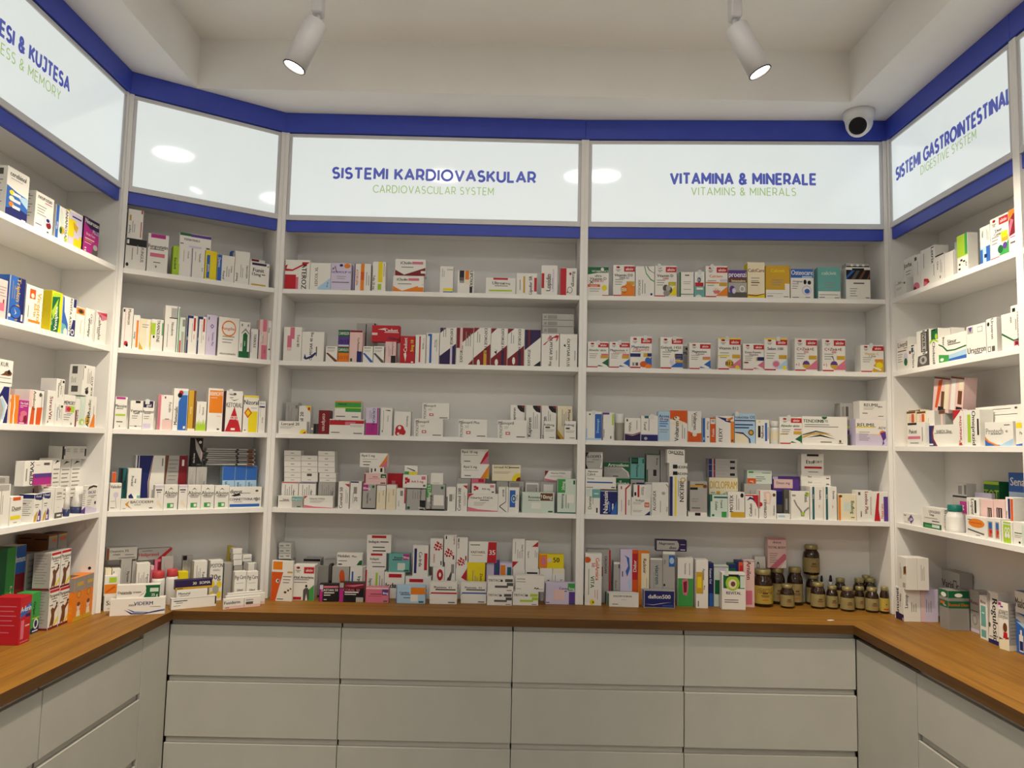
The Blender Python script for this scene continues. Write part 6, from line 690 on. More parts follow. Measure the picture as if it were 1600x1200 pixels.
LW5|B|1281.6|23.0|1036.4|55.2|119.8|51.2|w|r 0 .93 1 1 r;r 0 0 1 .06 R;t .5 .85 .1 k Parapeed;r .2 .75 .8 .77 G;r .35 .68 .75 .7 G;p .15 .1 .3 .35 .2 .5 .35 .55 .55 .5 .75 .6 .9 .55 .6 .4 .6 .2 .5 .05 .3 .1 .2 .05 d;p .3 .1 .55 .1 1 .3 1 .18 .7 .08 y;e .8 .62 .08 .04 k;r .05 .6 .4 .62 k;<l .1 .92 .7 11;<r 0 0 1 .05 R|white box with brown bear and red trim, upper right of four|sidecol=s
LW5|B|1337.0|5.0|915.0|61.2|143.7|16.2|a|r 0 .68 1 1 g;r .3 .8 .9 .88 Y;e .5 .6 .22 .09 A;e .5 .6 .13 .06 y;p 0 .68 .3 .6 .5 .5 .7 .6 1 .68 1 0 0 0 a;e .5 .6 .22 .09 A;e .5 .6 .15 .065 Y;e .5 .32 .16 .09 i;e .5 .38 .16 .05 d;p .3 .1 .35 .24 .65 .24 .72 .1 c;r 0 0 1 .1 Y;<r 0 .68 1 1 g;<r .1 .3 .8 .33 Y;<r .1 .2 .7 .23 Y|orange box with baby portrait, left of front pair|sidecol=a
LW5|B|1399.0|5.0|915.0|56.9|143.6|50.0|a|r 0 .68 1 1 g;r .3 .8 .9 .88 Y;e .5 .6 .22 .09 A;e .5 .6 .13 .06 y;p 0 .68 .3 .6 .5 .5 .7 .6 1 .68 1 0 0 0 a;e .5 .6 .22 .09 A;e .5 .6 .15 .065 Y;e .5 .32 .16 .09 i;e .5 .38 .16 .05 d;p .3 .1 .35 .24 .65 .24 .72 .1 c;r 0 0 1 .1 Y;<r 0 .68 1 1 g;<r .1 .3 .8 .33 Y;<r .1 .2 .7 .23 Y|orange box with baby portrait, right of front pair|
LW5|B|1053.0|3.3|915.0|51.7|136.7|75.0|r|p 0 .72 1 .85 1 .68 0 .56 b;t .5 .74 .12 w A-ferin;r .5 .55 .95 .62 n;r .1 .1 .4 .5 p;r .5 .35 .9 .38 i;r .1 .03 .9 .05 p;<r .15 .8 .85 .82 p;<r .15 .7 .75 .72 p;<r .15 .6 .85 .62 p;<r .15 .5 .7 .52 p;<r .15 .4 .8 .42 p;<r .15 .25 .6 .27 p|red box with blue white name tag|
LW5|B|1178.9|45.9|915.0|42.6|124.0|50.0|e|p 0 0 1 0 1 .18 0 .12 n;e .6 .22 .3 .13 w;e .6 .22 .18 .09 n;V .35 .62 .3 k Gripe;r .1 .35 1 .38 l;r .2 .03 .9 .06 w|green box with dark base and white round emblem|
LW5|B|1294.7|75.0|915.0|49.9|287.6|50.0|g|r .1 .6 .95 .8 Y;e .6 .15 .3 .2 A;r 0 .85 1 1 d;<r .1 .3 .9 .5 k|grey orange box at the back, left of pair|sidecol=d,a0=0.921
LW5|B|1348.2|75.0|915.0|52.2|288.7|50.0|g|r .1 .6 .95 .8 Y;e .5 .15 .35 .25 A;r 0 .85 1 1 d;<r .1 .3 .9 .5 k|grey orange box at the back, right of pair|sidecol=d,a0=0.918
LW5|B|1294.7|126.0|915.0|49.9|287.6|50.0|d|<r .1 .3 .9 .5 k|dark brown box behind the grey orange pair, at the back|a0=0.940
RW1|B|22.1|12.0|2137.6|81.5|67.2|30.0|w|r .05 .75 .75 .77 k;t .4 .85 .13 G Supo;e .85 .7 .08 .06 G;l .1 .5 .5 2|small white box with black line at left end|
RW1|B|16.5|50.0|2137.6|93.0|155.3|40.0|w|t .3 .83 .12 k Jorba;e .9 .3 .15 .13 y;p .8 .2 1 .35 1 .15 U;l .15 .65 .4 2;r .6 0 1 .2 g|white box with yellow purple flower mark behind small one|
RW1|B|155.4|12.0|2137.6|50.8|132.5|45.0|w|e .35 .07 .5 .15 p;e .15 .03 .25 .08 R;r .2 .85 .5 .95 G;L .6 .4 .4 1|white box with pink quarter disc, left of two|
RW1|B|208.5|12.0|2137.6|92.2|139.3|50.0|w|p .15 0 .6 .08 .5 .18 .2 .22 r;p .15 0 .45 .05 .4 .12 .2 .15 p;V .85 .75 .2 k Letrix;L .9 .2 .3 1;L .2 .5 .4 1|white box with pink quarter disc, right of two|
RW1|B|301.8|12.0|2137.6|53.6|96.7|30.0|w|r 0 .95 1 1 k;V .3 .6 .2 G Urso;r .5 .1 .6 .2 G;L .6 .3 .5 2|white box with black top edge|
RW1|B|359.1|12.0|2137.6|58.8|90.1|30.0|w|r .9 0 1 .97 s|blank white box behind black edged one|
RW1|B|339.7|60.0|2137.6|30.2|136.4|35.0|l|r 0 .4 1 1 h|lime sliver box behind the green topped one|
RW1|B|433.5|12.0|2137.6|59.1|129.3|35.0|w|r 0 .42 1 1 l;r .75 .45 1 1 e;r .3 .3 .5 .35 k;r .15 .2 .3 .25 k;r .55 .26 .75 .3 k;r .1 .08 .3 .13 k;V .85 .2 .15 G dol|white box with lime green top half|
RW1|B|558.9|12.0|2137.6|50.3|121.8|45.0|w|r 0 0 1 .45 B;r 0 0 .25 .4 b;r .6 0 1 .45 b;V .3 .8 .15 G Hepa;L .7 .6 .3 2;r .4 .15 .7 .25 n|white box with bright blue base|
RW1|B|611.1|12.0|2137.6|87.2|132.9|50.0|w|e .22 .93 .09 .035 r;p .2 .935 .3 .935 .25 .89 k;t .23 .85 .035 k Doppel;t .23 .81 .035 k herz;r .5 .79 1 .96 r;t .75 .875 .09 w aktiv;t .47 .68 .09 k Liver;t .5 .59 .07 G Complex;l .08 .52 .4 3;p .45 .05 1 .05 1 .36 e;r .62 .36 .98 .48 Y;r 0 0 .48 .045 r;e .55 .2 .15 .1 E;e .8 .25 .12 .08 u;r .6 .45 .95 .6 y|red-tab box with thistle picture|
RW1|B|699.9|12.0|2137.6|43.3|135.6|45.0|w|p 0 .4 1 .45 1 1 0 .95 R;p 0 .75 .5 .9 1 .85 1 1 0 1 a;p 0 .4 .5 .75 .2 .8 0 .6 p;r .1 .22 .95 .26 G;r .1 .36 .9 .38 m|box with peach and maroon photo|
RW2|B|21.1|12.0|1846.7|89.8|124.2|40.0|w|t .5 .82 .17 d Liveril;r .1 .6 .8 .63 R;l .1 .5 .4 4;e .75 .42 .16 .12 v;e .75 .25 .14 .12 E;r .6 .68 .9 .7 G|white box with thistle picture and brown name|
RW2|B|112.5|12.0|1846.7|51.7|89.6|40.0|w|r .3 .7 .6 .9 T;r 0 .65 .25 .78 R;V .6 .3 .3 G Clarisca;r .3 .95 .7 1 k|white box with teal square|
RW2|B|167.3|12.0|1846.7|83.4|134.1|45.0|w|r .35 .4 .85 .95 k;r .42 .42 .78 .92 s;V .6 .67 .22 k LIVER PLUS;p 0 0 .9 0 .9 .35 .1 .3 G;e .5 .18 .3 .12 s;e .5 .18 .12 .06 G;r .85 0 1 1 G|black and white box with flower photo|
RW2|B|252.6|12.0|1846.7|54.8|127.7|45.0|w|r .2 .7 1 1 E;e .8 .78 .15 .08 l;V .5 .3 .3 k Cholestil;p 0 .6 .5 .68 1 .6 1 .65 .5 .72 0 .68 l;r .4 .95 .7 1 k|white box with dark green top block|
RW2|B|308.6|12.0|1846.7|162.2|92.4|45.0|w|p 0 0 .38 0 .38 .25 0 .33 e;p .38 0 1 0 1 .3 .38 .25 b;p .38 .1 1 .15 1 .35 .38 .25 B;e .12 .12 .07 .06 w;p 0 .7 .15 .6 .3 .4 .6 .38 1 .45 1 .5 .6 .43 .33 .45 .17 .65 0 .75 E;t .5 .75 .16 k Silmor;r .35 .62 .8 .65 G;V .2 .8 .08 G liver|white box with green and blue landscape and dark curve|
RW2|B|224.6|58.0|1846.7|81.6|131.0|50.0|w|V .6 .6 .15 k Cholestil;L .9 .3 .6 1|tall white box with vertical name behind landscape box|
RW2|B|472.8|12.0|1846.7|100.7|103.9|40.0|w|r .05 .75 .35 .97 s;p .1 .95 .3 .95 .2 .78 u;t .6 .22 .2 k Ursotron;r .58 .75 .85 .92 g;r .6 .77 .83 .9 w;r .4 .07 .8 .1 G|white box with purple square logo and vertical name|
RW2|B|576.9|12.0|1846.7|50.3|111.3|17.2|w|V .6 .7 .25 k Ursotron;e .2 .85 .12 .06 k;r .1 .05 .4 .2 k;r .15 .07 .35 .18 w;r .5 .05 .8 .2 G|white box with black squares and vertical name|
RW2|B|601.0|30.0|1846.7|17.0|50.0|45.0|w|r .2 0 1 .9 G|small dark ended box between taller ones|
RW2|B|650.2|12.0|1846.7|92.8|112.4|45.0|w|p 0 .5 .6 .25 1 .28 1 .24 .6 .2 0 .44 E;r .6 .08 1 .22 p;r .65 .1 .8 .2 R;V .85 .65 .13 k Anticholesterol;V .5 .8 .1 G stat;L .7 .5 .3 1|white box with dark green diagonal and pink tab|
RW2|B|623.5|60.0|1846.7|69.9|146.2|50.0|w|r .1 .8 .3 .95 k;r .8 .3 1 .5 R;V .25 .85 .12 k mg|white box behind the green diagonal one|
RW3|B|16.5|55.8|1556.8|84.1|140.2|36.2|c|r 0 .94 1 1 d;r .55 .5 .85 .92 A;r .6 .1 .9 .45 d;r .3 .05 .5 .9 i;r .75 .02 .95 .2 k;p .4 .3 .5 .7 .55 .3 a|beige box with brown stripe, left of three under leaning ones|
RW3|B|28.1|42.0|1556.8|64.4|134.9|13.0|c|r 0 .94 1 1 d;r .55 .5 .85 .92 A;r .6 .1 .9 .45 d;r .3 .05 .5 .9 i;r .75 .02 .95 .2 k;p .4 .3 .5 .7 .55 .3 a|beige box with brown stripe, middle of three under leaning ones|
RW3|B|101.0|42.0|1556.8|60.9|131.5|50.0|c|r 0 .94 1 1 d;r .55 .5 .85 .92 A;r .6 .1 .9 .45 d;r .3 .05 .5 .9 i;r .75 .02 .95 .2 k;p .4 .3 .5 .7 .55 .3 a|beige box with brown stripe, right of three under leaning ones|
RW3|B|88.6|12.0|1556.8|118.8|88.5|16.2|w|r .02 .9 .55 1 k;t .33 .63 .18 k Puicet;r .02 .3 .75 .42 p;r .15 .12 .65 .15 G;L .85 .2 .6 1|white box with pink bar and black top tab|
RW3|B|184.8|29.0|1556.8|184.1|75.5|15.2|w|p 0 0 .35 0 .22 .3 .2 .65 .27 1 0 1 n;p .35 0 .4 0 .27 .35 .25 .65 .3 1 .27 1 .2 .65 .22 .3 R;t .62 .7 .15 G RABIZA 20mg;r .3 .6 .9 .63 g;r .05 .05 .25 .12 w|white box with purple curved end|
RW3|B|162.2|45.0|1556.8|49.6|131.4|50.0|w|L .2 .2 .6 2|grey white box behind purple curved one, left|
RW3|B|215.9|45.0|1556.8|64.2|129.4|50.0|s|r .4 .9 1 1 d;r .6 0 .8 .9 i|brown edged box behind purple curved one, right|
RW3|B|384.0|12.0|1556.8|56.1|122.7|16.2|w|p 0 1 .85 1 0 .7 r;p .5 .02 .95 .02 .73 .1 r;v .7 .45 .3 r Pantactive;p .85 1 1 1 1 .95 r|white box with red upper triangle and red upright name|
RW3|B|441.7|12.0|1556.8|87.0|118.0|45.0|w|r .25 .1 .45 .88 l;V .65 .5 .22 k Omeprazid;r .85 .3 .95 .75 k|white box with lime bar and vertical name|
RW3|B|553.7|12.0|1556.8|133.8|74.8|35.0|w|t .35 .63 .26 g Protech;t .78 .6 .1 G 40;p 0 .28 .2 .12 .45 .05 1 0 0 0 b;p .5 0 1 .3 1 0 B;p 0 .4 .15 .2 .45 .05 .5 0 .42 0 .1 .15 0 .3 a;r .7 .85 .9 .88 k;r .2 .48 .6 .5 g|white box with blue and orange curve|
RW3|B|699.0|12.0|1556.8|44.2|77.0|40.0|w|r .05 .7 .9 .9 y;t .6 .5 .12 G Pan;p 0 0 1 0 1 .12 0 .05 b|white box with yellow patch at photo edge|
RW3|B|498.0|62.0|1556.8|181.5|92.8|55.0|w|r .15 .5 .75 .56 k;r .1 .2 .12 .6 G|long flat white box, lowest of three at back|
RW3|B|500.7|62.0|1649.7|181.6|17.0|55.0|w|r .15 .4 .75 .5 k|long flat white box, middle of three at back|
RW3|B|427.5|62.0|1666.6|238.8|19.3|55.0|w|r .35 .4 .75 .5 k;e .85 .5 .03 .2 G|long flat white box, topmost of three at back|
RW3|B|199.2|46.0|1688.4|100.7|124.3|45.0|i|r 0 .95 1 1 d;p .3 .9 .55 .95 .3 .1 .15 .1 A;r .5 .15 .75 .6 d;r .35 0 .8 .15 k;r .7 .1 .95 .9 c|beige box with brown stripes leaning left, first|tilt=-9
RW3|B|303.5|46.0|1686.2|78.9|117.5|45.0|i|r 0 .95 1 1 d;r .1 0 .4 .93 w;r .6 .2 .9 .6 d;r .5 0 .95 .12 k;r .65 .65 .95 .92 c|beige box with brown stripes leaning left, second|tilt=-9
RW4|B|42.8|12.0|1265.1|77.4|40.8|30.0|w|p .75 .05 1 .5 .75 .95 .6 .7 .5 .5 .6 .3 u;e .75 .5 .06 .15 v;e .65 .4 .05 .1 v;e .85 .5 .06 .1 v;t .2 .8 .15 k Pulm;r .45 .3 .65 .6 g;r .1 .15 .5 .18 G|small white box with purple lattice diamond|
RW4|B|181.6|12.0|1265.1|117.7|74.9|40.0|w|r 0 0 1 .24 E;r .1 .05 .5 .16 e;r .5 .06 .9 .2 h;t .65 .8 .13 G LEVOGENIX;t .5 .66 .1 k Omega;r .5 .34 .9 .38 k;r .1 .48 .8 .5 G;>v .4 .5 .3 G LEVOGENIX|white box with green base band|
RW4|plastic|300.8|12.0|1265.1|59.4|91.2|59.4|w||round white bottle with dark green cap and orange label|
RW4|B|438.8|12.0|1265.1|106.7|66.1|30.0|w|e .53 .68 .4 .22 a;r .2 .67 .8 .7 r;p .1 .3 .9 .15 .9 .22 .1 .37 G;r .5 .08 .7 .12 g;r .1 .8 .3 .84 G|white box with orange oval|
RW4|B|547.1|12.0|1265.1|36.1|68.6|35.0|w|r .15 .1 .85 .85 s;r .3 .15 .7 .5 A;r .3 .5 .75 .8 b;r .45 .3 .75 .45 r|white box with blue orange vial picture, left of two|
RW4|B|584.8|12.0|1265.1|29.0|69.8|32.2|w|r .15 .1 .85 .85 s;r .3 .15 .7 .5 A;r .3 .5 .75 .8 b;r .45 .3 .75 .45 r|white box with blue orange vial picture, right of two|
RW4|B|619.6|12.0|1265.1|49.8|64.5|32.2|w|r .15 0 .85 1 l;e .4 .6 .12 .14 w;e .4 .6 .07 .09 l;e .65 .6 .12 .14 w;e .65 .6 .07 .09 l;e .4 .35 .12 .12 w;e .65 .35 .12 .12 w;r .15 .85 .85 .92 h|white box with green panel and white loops|
RW4|B|672.4|12.0|1265.1|55.8|68.0|40.0|w|r .1 .5 .7 .54 E;l .1 .4 .6 2;e .5 .12 .08 .05 k;r .7 0 .9 .9 h|white green lettered box at photo edge|
RW4|B|392.8|45.0|1265.1|65.5|121.6|45.0|w|V .5 .65 .25 G Loperam;r .65 .6 .8 .95 k;L .85 .2 .3 1;r .1 .5 .15 .9 g|tall white box with vertical print, behind orange oval box|
RW4|B|463.5|48.0|1265.1|61.8|120.1|45.0|i|r .55 .45 .9 .8 k;r .6 .47 .64 .78 i;r .75 .47 .8 .78 i|beige box with barcode, left of two|
RW4|B|528.6|48.0|1265.1|55.7|124.4|45.0|i|r .25 .45 .75 .8 k;r .35 .47 .4 .78 i;r .55 .47 .6 .78 i|beige box with barcode, right of two|
RW4|B|227.5|95.0|1265.1|122.6|120.4|50.0|s|r 0 .95 1 1 k;r .35 .5 .7 .85 m;t .5 .7 .2 w t|pale box with black top edge and magenta patch|
RW4|B|238.4|100.0|1385.5|64.1|43.5|35.0|w|r .25 .1 .6 .8 s;r .8 .1 1 .9 g;L .3 .3 .5 1|small pale box standing on black edged box|
RW4|B|355.9|96.0|1265.1|88.6|138.1|13.0|v|r .1 .2 .5 .5 n|violet grey flat box peeking behind|
RW4|B|383.5|109.8|1265.1|79.7|177.7|35.2|E|r 0 0 1 .15 h;t .5 .55 .4 l TOT;r 0 .9 1 1 l|green box with bright green lettering|a0=0.422
RW4|B|592.1|45.0|1265.1|35.5|135.8|45.0|w|r .3 0 .6 .97 n;r .65 0 1 .97 A;V .15 .6 .2 R Agnes|white box with purple and orange bars|
RW4|B|526.1|100.0|1265.1|91.7|210.0|45.0|b|r .1 0 1 .3 Y;r 0 .3 1 .6 B;t .5 .82 .18 w Senal;p .4 0 .8 0 .8 .5 .5 .4 k|sky blue box with white name and gold base|a0=0.286
RW5|B|56.2|-33.2|915.0|64.5|117.5|62.0|w|p .1 0 1 0 1 .2 .1 .22 U;r .85 .02 .95 .1 v;v .3 .6 .35 U Lansonet;L .6 .4 .4 1;V .7 .7 .15 k 15mg;>v .15 .62 .2 U Lansop;>L .45 .3 .3 3|white box with purple foot, lower front one|sidecol=w
RW5|B|77.8|-32.2|1032.5|63.8|115.6|40.0|w|p .7 .7 1 .75 1 .5 .7 .45 d;p .7 .5 1 .5 1 .45 Y;L .3 .3 .5 2;r .6 .05 .9 .2 s|white box with brown half disc, upper front one|
RW5|B|56.2|30.0|915.0|64.5|117.5|64.0|v|>L .3 .3 .4 3;>r 0 0 .2 1 i|lilac white box behind the purple footed one|
RW5|B|77.8|9.0|1032.5|63.8|115.6|42.0|w|>L .3 .3 .5 3|white box behind the brown half disc one|
RW5|B|192.7|57.8|915.0|55.1|136.8|74.0|g|r 0 .82 1 1 E;e .5 .88 .3 .06 w;r 0 .56 1 .74 E;r .1 .64 .6 .7 A;t .6 .62 .05 w Duo;>r 0 .82 1 1 E;>e .5 .89 .2 .05 w;>r 0 .56 1 .74 E;>t .45 .65 .08 A Rennol Duo;>l .2 .45 .6 4|grey green box with white oval, narrow face left|sidecol=g
RW5|B|70.3|138.0|915.0|112.4|186.1|48.0|s|t .45 .75 .15 k Varisec;r .65 .6 .85 .85 G;r .68 .63 .82 .82 s;l .1 .45 .6 3|grey white box with square mark, at the back|
RW5|B|244.3|136.6|915.0|50.6|143.1|45.0|s|t .5 .72 .1 R Reno;e .5 .3 .3 .13 g;e .5 .3 .2 .09 s;r .1 .5 .9 .52 G;r 0 0 1 .08 v|silver box with round red print|
RW5|B|348.2|105.4|915.0|40.9|142.0|40.0|w|r .15 .05 .8 .22 t;r .15 .3 .8 .78 t;t .5 .87 .08 R Rino;r .3 .6 .65 .63 h|white box with teal panels|
RW5|B|400.5|99.7|915.0|53.9|167.7|45.0|w|V .72 .45 .5 k Regulosio;p 0 1 .3 .95 .2 .6 .1 .3 0 .1 s;e .15 .35 .1 .05 G;r 0 0 1 .08 n;r .1 .12 .8 .14 g|white box with large black vertical name|
RW5|B|482.5|82.2|915.0|37.1|147.0|40.0|w|p 0 0 1 0 1 .3 .5 .22 0 .25 d;p 0 0 1 0 1 .25 0 .2 c;e .6 .42 .25 .12 i;e .65 .48 .22 .1 d;p .4 .25 .9 .25 .85 .38 .5 .38 r;t .5 .8 .1 G ADVANCIS;t .55 .72 .1 g Easylax;r .2 .9 .5 .93 u;r 0 .94 .3 1 m;>l .15 .85 .7 9;>r 0 0 1 .12 c|white box with child portrait and beige foot|yaw=12,sidecol=s
RW5|B|522.0|110.7|915.0|55.7|191.0|45.0|b|r 0 .65 1 1 w;t .5 .82 .16 k Maalox;p 0 .65 1 .6 1 .45 0 .55 s;r .25 .03 .6 .3 w;r .35 .3 .5 .38 w;r .28 .05 .58 .2 n;p .05 .5 .9 .4 .9 .5 B|blue and white box with bottle picture at photo edge|
'''
rows = [r.split('|') for r in DATA.strip().split('\n')]
def arts(a): return [t.strip().split(' ') for t in a.split(';') if t.strip()]
strings = {'VITAMIN C', '1000 mg'}
for r in rows:
    for t in arts(r[9]):
        if t[0].lstrip('<>') in ('t', 'v', 'V'): strings.add(' '.join(t[5:]))
prepare_texts(sorted(strings))
LW0 = .244
lw = unit('LW', 'shelving unit on the left wall under the stress and memory sign', LW0,
     [('STRESI & KUJTESA', .683-LW0, 1.106-LW0, 2.610, 2.659, TXB), ('STRESS & MEMORY', .709-LW0, 1.064-LW0, 2.563, 2.596, TXG)])
bm = bmesh.new(); tube(bm, (0, 0, 0), (-.0006, 0, 0), .0052, .0052, 14)
o = link('screw_hole', bm, LAMPK, lw); o.location = (FR['LW'][1]-LW0-T+.0002, .022, .158); o['label'] = 'dark screw hole low in the end panel'
unit('CO', 'narrow corner shelving unit set at an angle under the blank sign')
unit('BL', 'shelving unit on the back wall under the cardiovascular system sign', 0,
     [('SISTEMI KARDIOVASKULAR', .199, 1.024, 2.598, 2.649, TXB), ('CARDIOVASCULAR SYSTEM', .365, .855, 2.544, 2.577, TXG)])
unit('BR', 'shelving unit on the back wall under the vitamins and minerals sign', 0,
     [('VITAMINA & MINERALE', .35, .929, 2.601, 2.652, TXB), ('VITAMINS & MINERALS', .433, .849, 2.557, 2.591, TXG)])
unit('RW', 'shelving unit on the right wall under the digestive system sign', 0,
     [('SISTEMI GASTROINTESTINAL', .06, .737, 2.597, 2.652, TXB), ('DIGESTIVE SYSTEM', .234, .564, 2.557, 2.591, TXG)])
unit('RX', 'white shelving unit cut off by the right photo edge')
# ---------------------------------------------------------------- worktop and drawer cabinets
XL, XR, YF = -1.190, 1.235, 2.748
def worktop():
    bm = bmesh.new(); z1, z0 = WT-.0002, WT-.031
    def prism(pts, mi, mtop=None):
        lo = [bm.verts.new((x, y, z0)) for x, y in pts]; hi = [bm.verts.new((x, y, z1)) for x, y in pts]
        n = len(pts)
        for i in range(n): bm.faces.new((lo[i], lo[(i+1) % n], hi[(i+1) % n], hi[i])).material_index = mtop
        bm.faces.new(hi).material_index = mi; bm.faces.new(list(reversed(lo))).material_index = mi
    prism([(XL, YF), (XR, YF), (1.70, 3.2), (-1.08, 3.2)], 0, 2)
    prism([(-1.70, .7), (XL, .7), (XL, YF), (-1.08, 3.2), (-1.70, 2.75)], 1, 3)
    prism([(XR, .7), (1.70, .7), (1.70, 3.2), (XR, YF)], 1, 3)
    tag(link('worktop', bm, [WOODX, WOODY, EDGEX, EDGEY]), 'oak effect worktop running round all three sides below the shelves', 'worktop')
worktop()
ROWZ = [(.864, .688), (.666, .478), (.455, .27), (.248, .09)]
def cabinet(M, W, label, rows=ROWZ, n='drawer_cabinet', pull=None):
    root = tag(empty(n, M=M), label, 'cabinet', 'white drawer cabinets')
    bm = bmesh.new()
    box(bm, .0205, W-.0205, .024, .42, .0, WT-.032)
    link('carcass', bm, GROOVE, root)
    for k, (a, b) in enumerate(rows):
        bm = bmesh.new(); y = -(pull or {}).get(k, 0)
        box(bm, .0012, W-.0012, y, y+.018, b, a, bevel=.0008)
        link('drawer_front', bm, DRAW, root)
        bm = bmesh.new(); box(bm, .003, W-.003, .012, .0238, a+.0005, min(a+.0235, WT-.0325))
        link('grip_groove', bm, GROOVE, root)
    return root
CW = .6125; YD = YF+.015
words = ['first from the left', 'second from the left', 'third from the left', 'rightmost']
for i in range(4):
    cabinet(Matrix.Translation((XL-.0142+i*(XR-XL+.0284)/4, YD, 0)), (XR-XL+.0284)/4,
            f'white drawer cabinet of the back run, {words[i]} of four', pull={1: .004} if i == 3 else None)
def sidecab(side, y0, y1, label):
    W = y1-y0
    if side < 0: M = Matrix(((0, -1, 0, XL-.015), (1, 0, 0, y0), (0, 0, 1, 0), (0, 0, 0, 1)))
    else: M = Matrix(((0, 1, 0, XR+.015), (-1, 0, 0, y1), (0, 0, 1, 0), (0, 0, 0, 1)))
    return cabinet(M, W, label)
def filler(side, y0, y1, label):
    bm = bmesh.new(); x = XL-.015 if side < 0 else XR+.015
    box(bm, min(x, x+.018*side), max(x, x+.018*side), y0, y1, .095, WT-.0325 if side < 0 else .864, bevel=.0006)
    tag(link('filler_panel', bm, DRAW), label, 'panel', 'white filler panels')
filler(-1, 2.57, YD-.003, 'narrow white filler panel at the left inner corner below the worktop')
sidecab(-1, 2.03, 2.567, 'white drawer cabinet under the left worktop beside the corner')
sidecab(-1, 1.42, 2.027, 'white drawer cabinet under the left worktop at the photo edge')
filler(1, 2.362, YD-.003, 'wide white filler panel at the right inner corner below the worktop')
sidecab(1, 1.872, 2.359, 'white drawer cabinet under the right worktop beside the filler panel')
sidecab(1, 1.27, 1.869, 'white drawer cabinet under the right worktop at the photo edge')
# ---------------------------------------------------------------- lights in the ceiling
def downlight(x, y, label, PANELM):
    root = tag(empty('downlight', (x, y, 3.068)), label, 'ceiling light', 'round ceiling downlights')
    bm = bmesh.new(); lathe(bm, [(.118, -.0003), (.118, -.007), (.102, -.009), (.1, -.004)], 32, cap=False); link('trim_ring', bm, LAMPW, root)
    bm = bmesh.new(); lathe(bm, [(.0995, -.0062), (.0995, -.0042)], 32); link('diffuser', bm, PANELM, root)
DL = [(.385, 1.85, 'near right'), (-.40, 1.80, 'near left'), (.385, .2, 'middle right, unseen, added as fill'), (-.40, .15, 'middle left, unseen, added as fill'), (.385, -1.45, 'far right, unseen, added as fill'), (-.40, -1.5, 'far left, unseen, added as fill')]  # middle and far pairs are unseen, added to brighten the shelf interiors
for (x, y, nm), pm in zip(DL, PANELS): downlight(x, y, f'round glowing downlight in the raised ceiling, {nm}', pm)
def track(x, label):
    root = tag(empty('light_track', (x, 1.2, 3.068)), label, 'light track', 'white ceiling light tracks')
    bm = bmesh.new(); box(bm, -.017, .017, -1.2, 1.13, -.020, -.0002)
    link('rail', bm, LAMPW, root)
    bm = bmesh.new(); box(bm, -.006, .006, -1.19, 1.12, -.0206, -.0201); link('slot', bm, LAMPK, root)
def spot(top, tip, label, power=SPOT):
    top, tip = Vector(top), Vector(tip); d = (tip-top).normalized(); L = (tip-top).length
    root = tag(empty('spotlight', top), label, 'spotlight', 'white cylinder spotlights')
    q = Vector((0, 0, -1)).rotation_difference(d).to_matrix().to_4x4()
    R = .036
    bm = bmesh.new(); lathe(bm, [(.001, .0), (R-.004, 0), (R, -.004), (R, -L), (R-.0025, -L), (R-.004, -L+.012)], 32, 0, q, cap=False)
    link('housing', bm, LAMPW, root)
    bm = bmesh.new(); lathe(bm, [(R+.0006, -L+.0022), (R+.0008, -L-.0006), (R-.0026, -L-.0008)], 32, 0, q, cap=False); link('rim', bm, LAMPK, root)
    bm = bmesh.new(); lathe(bm, [(R-.0045, -L+.010), (R-.0045, -L+.0085)], 32, 0, q); link('lens', bm, LENS, root)
    ztop = 3.0475-top.z
    bm = bmesh.new(); tube(bm, (0, .012, ztop-.025), (0, .012, -.03), .008, .008, 12); box(bm, -.017, .017, -.012, .036, min(.03, ztop-.03), ztop-.0262, bevel=.004); box(bm, -.012, .012, -.05, .05, ztop-.026, ztop-.0003, bevel=.003)
    link('adaptor', bm, LAMPW, root)
    ld = bpy.data.lights.new('spot_beam', 'SPOT'); ld.energy = power; ld.color = WARM; ld.spot_size = math.radians(88); ld.spot_blend = .7; ld.shadow_soft_size = .03
    lo = bpy.data.objects.new('spot_beam', ld); COL.objects.link(lo); lo.parent = root
    lo.location = d*(L+.004); lo.rotation_euler = Vector((0, 0, -1)).rotation_difference(d).to_euler()
track(-.648, 'white ceiling light track on the left'); track(.690, 'white ceiling light track on the right')
spot((-.648, 2.30, 2.857), (-.709, 2.288, 2.700), 'white cylinder spotlight hanging left, aimed down to the left')
spot((.690, 2.30, 2.872), (.762, 2.288, 2.716), 'white cylinder spotlight hanging right, aimed down to the right')
for x, y, dx, nm in ((-.648, 1.1, -.07, 'left track behind the viewer'), (.690, 1.1, .07, 'right track behind the viewer')):
    spot((x, y, 2.93), (x+dx, y+.02, 2.76), f'white cylinder spotlight on the {nm}')
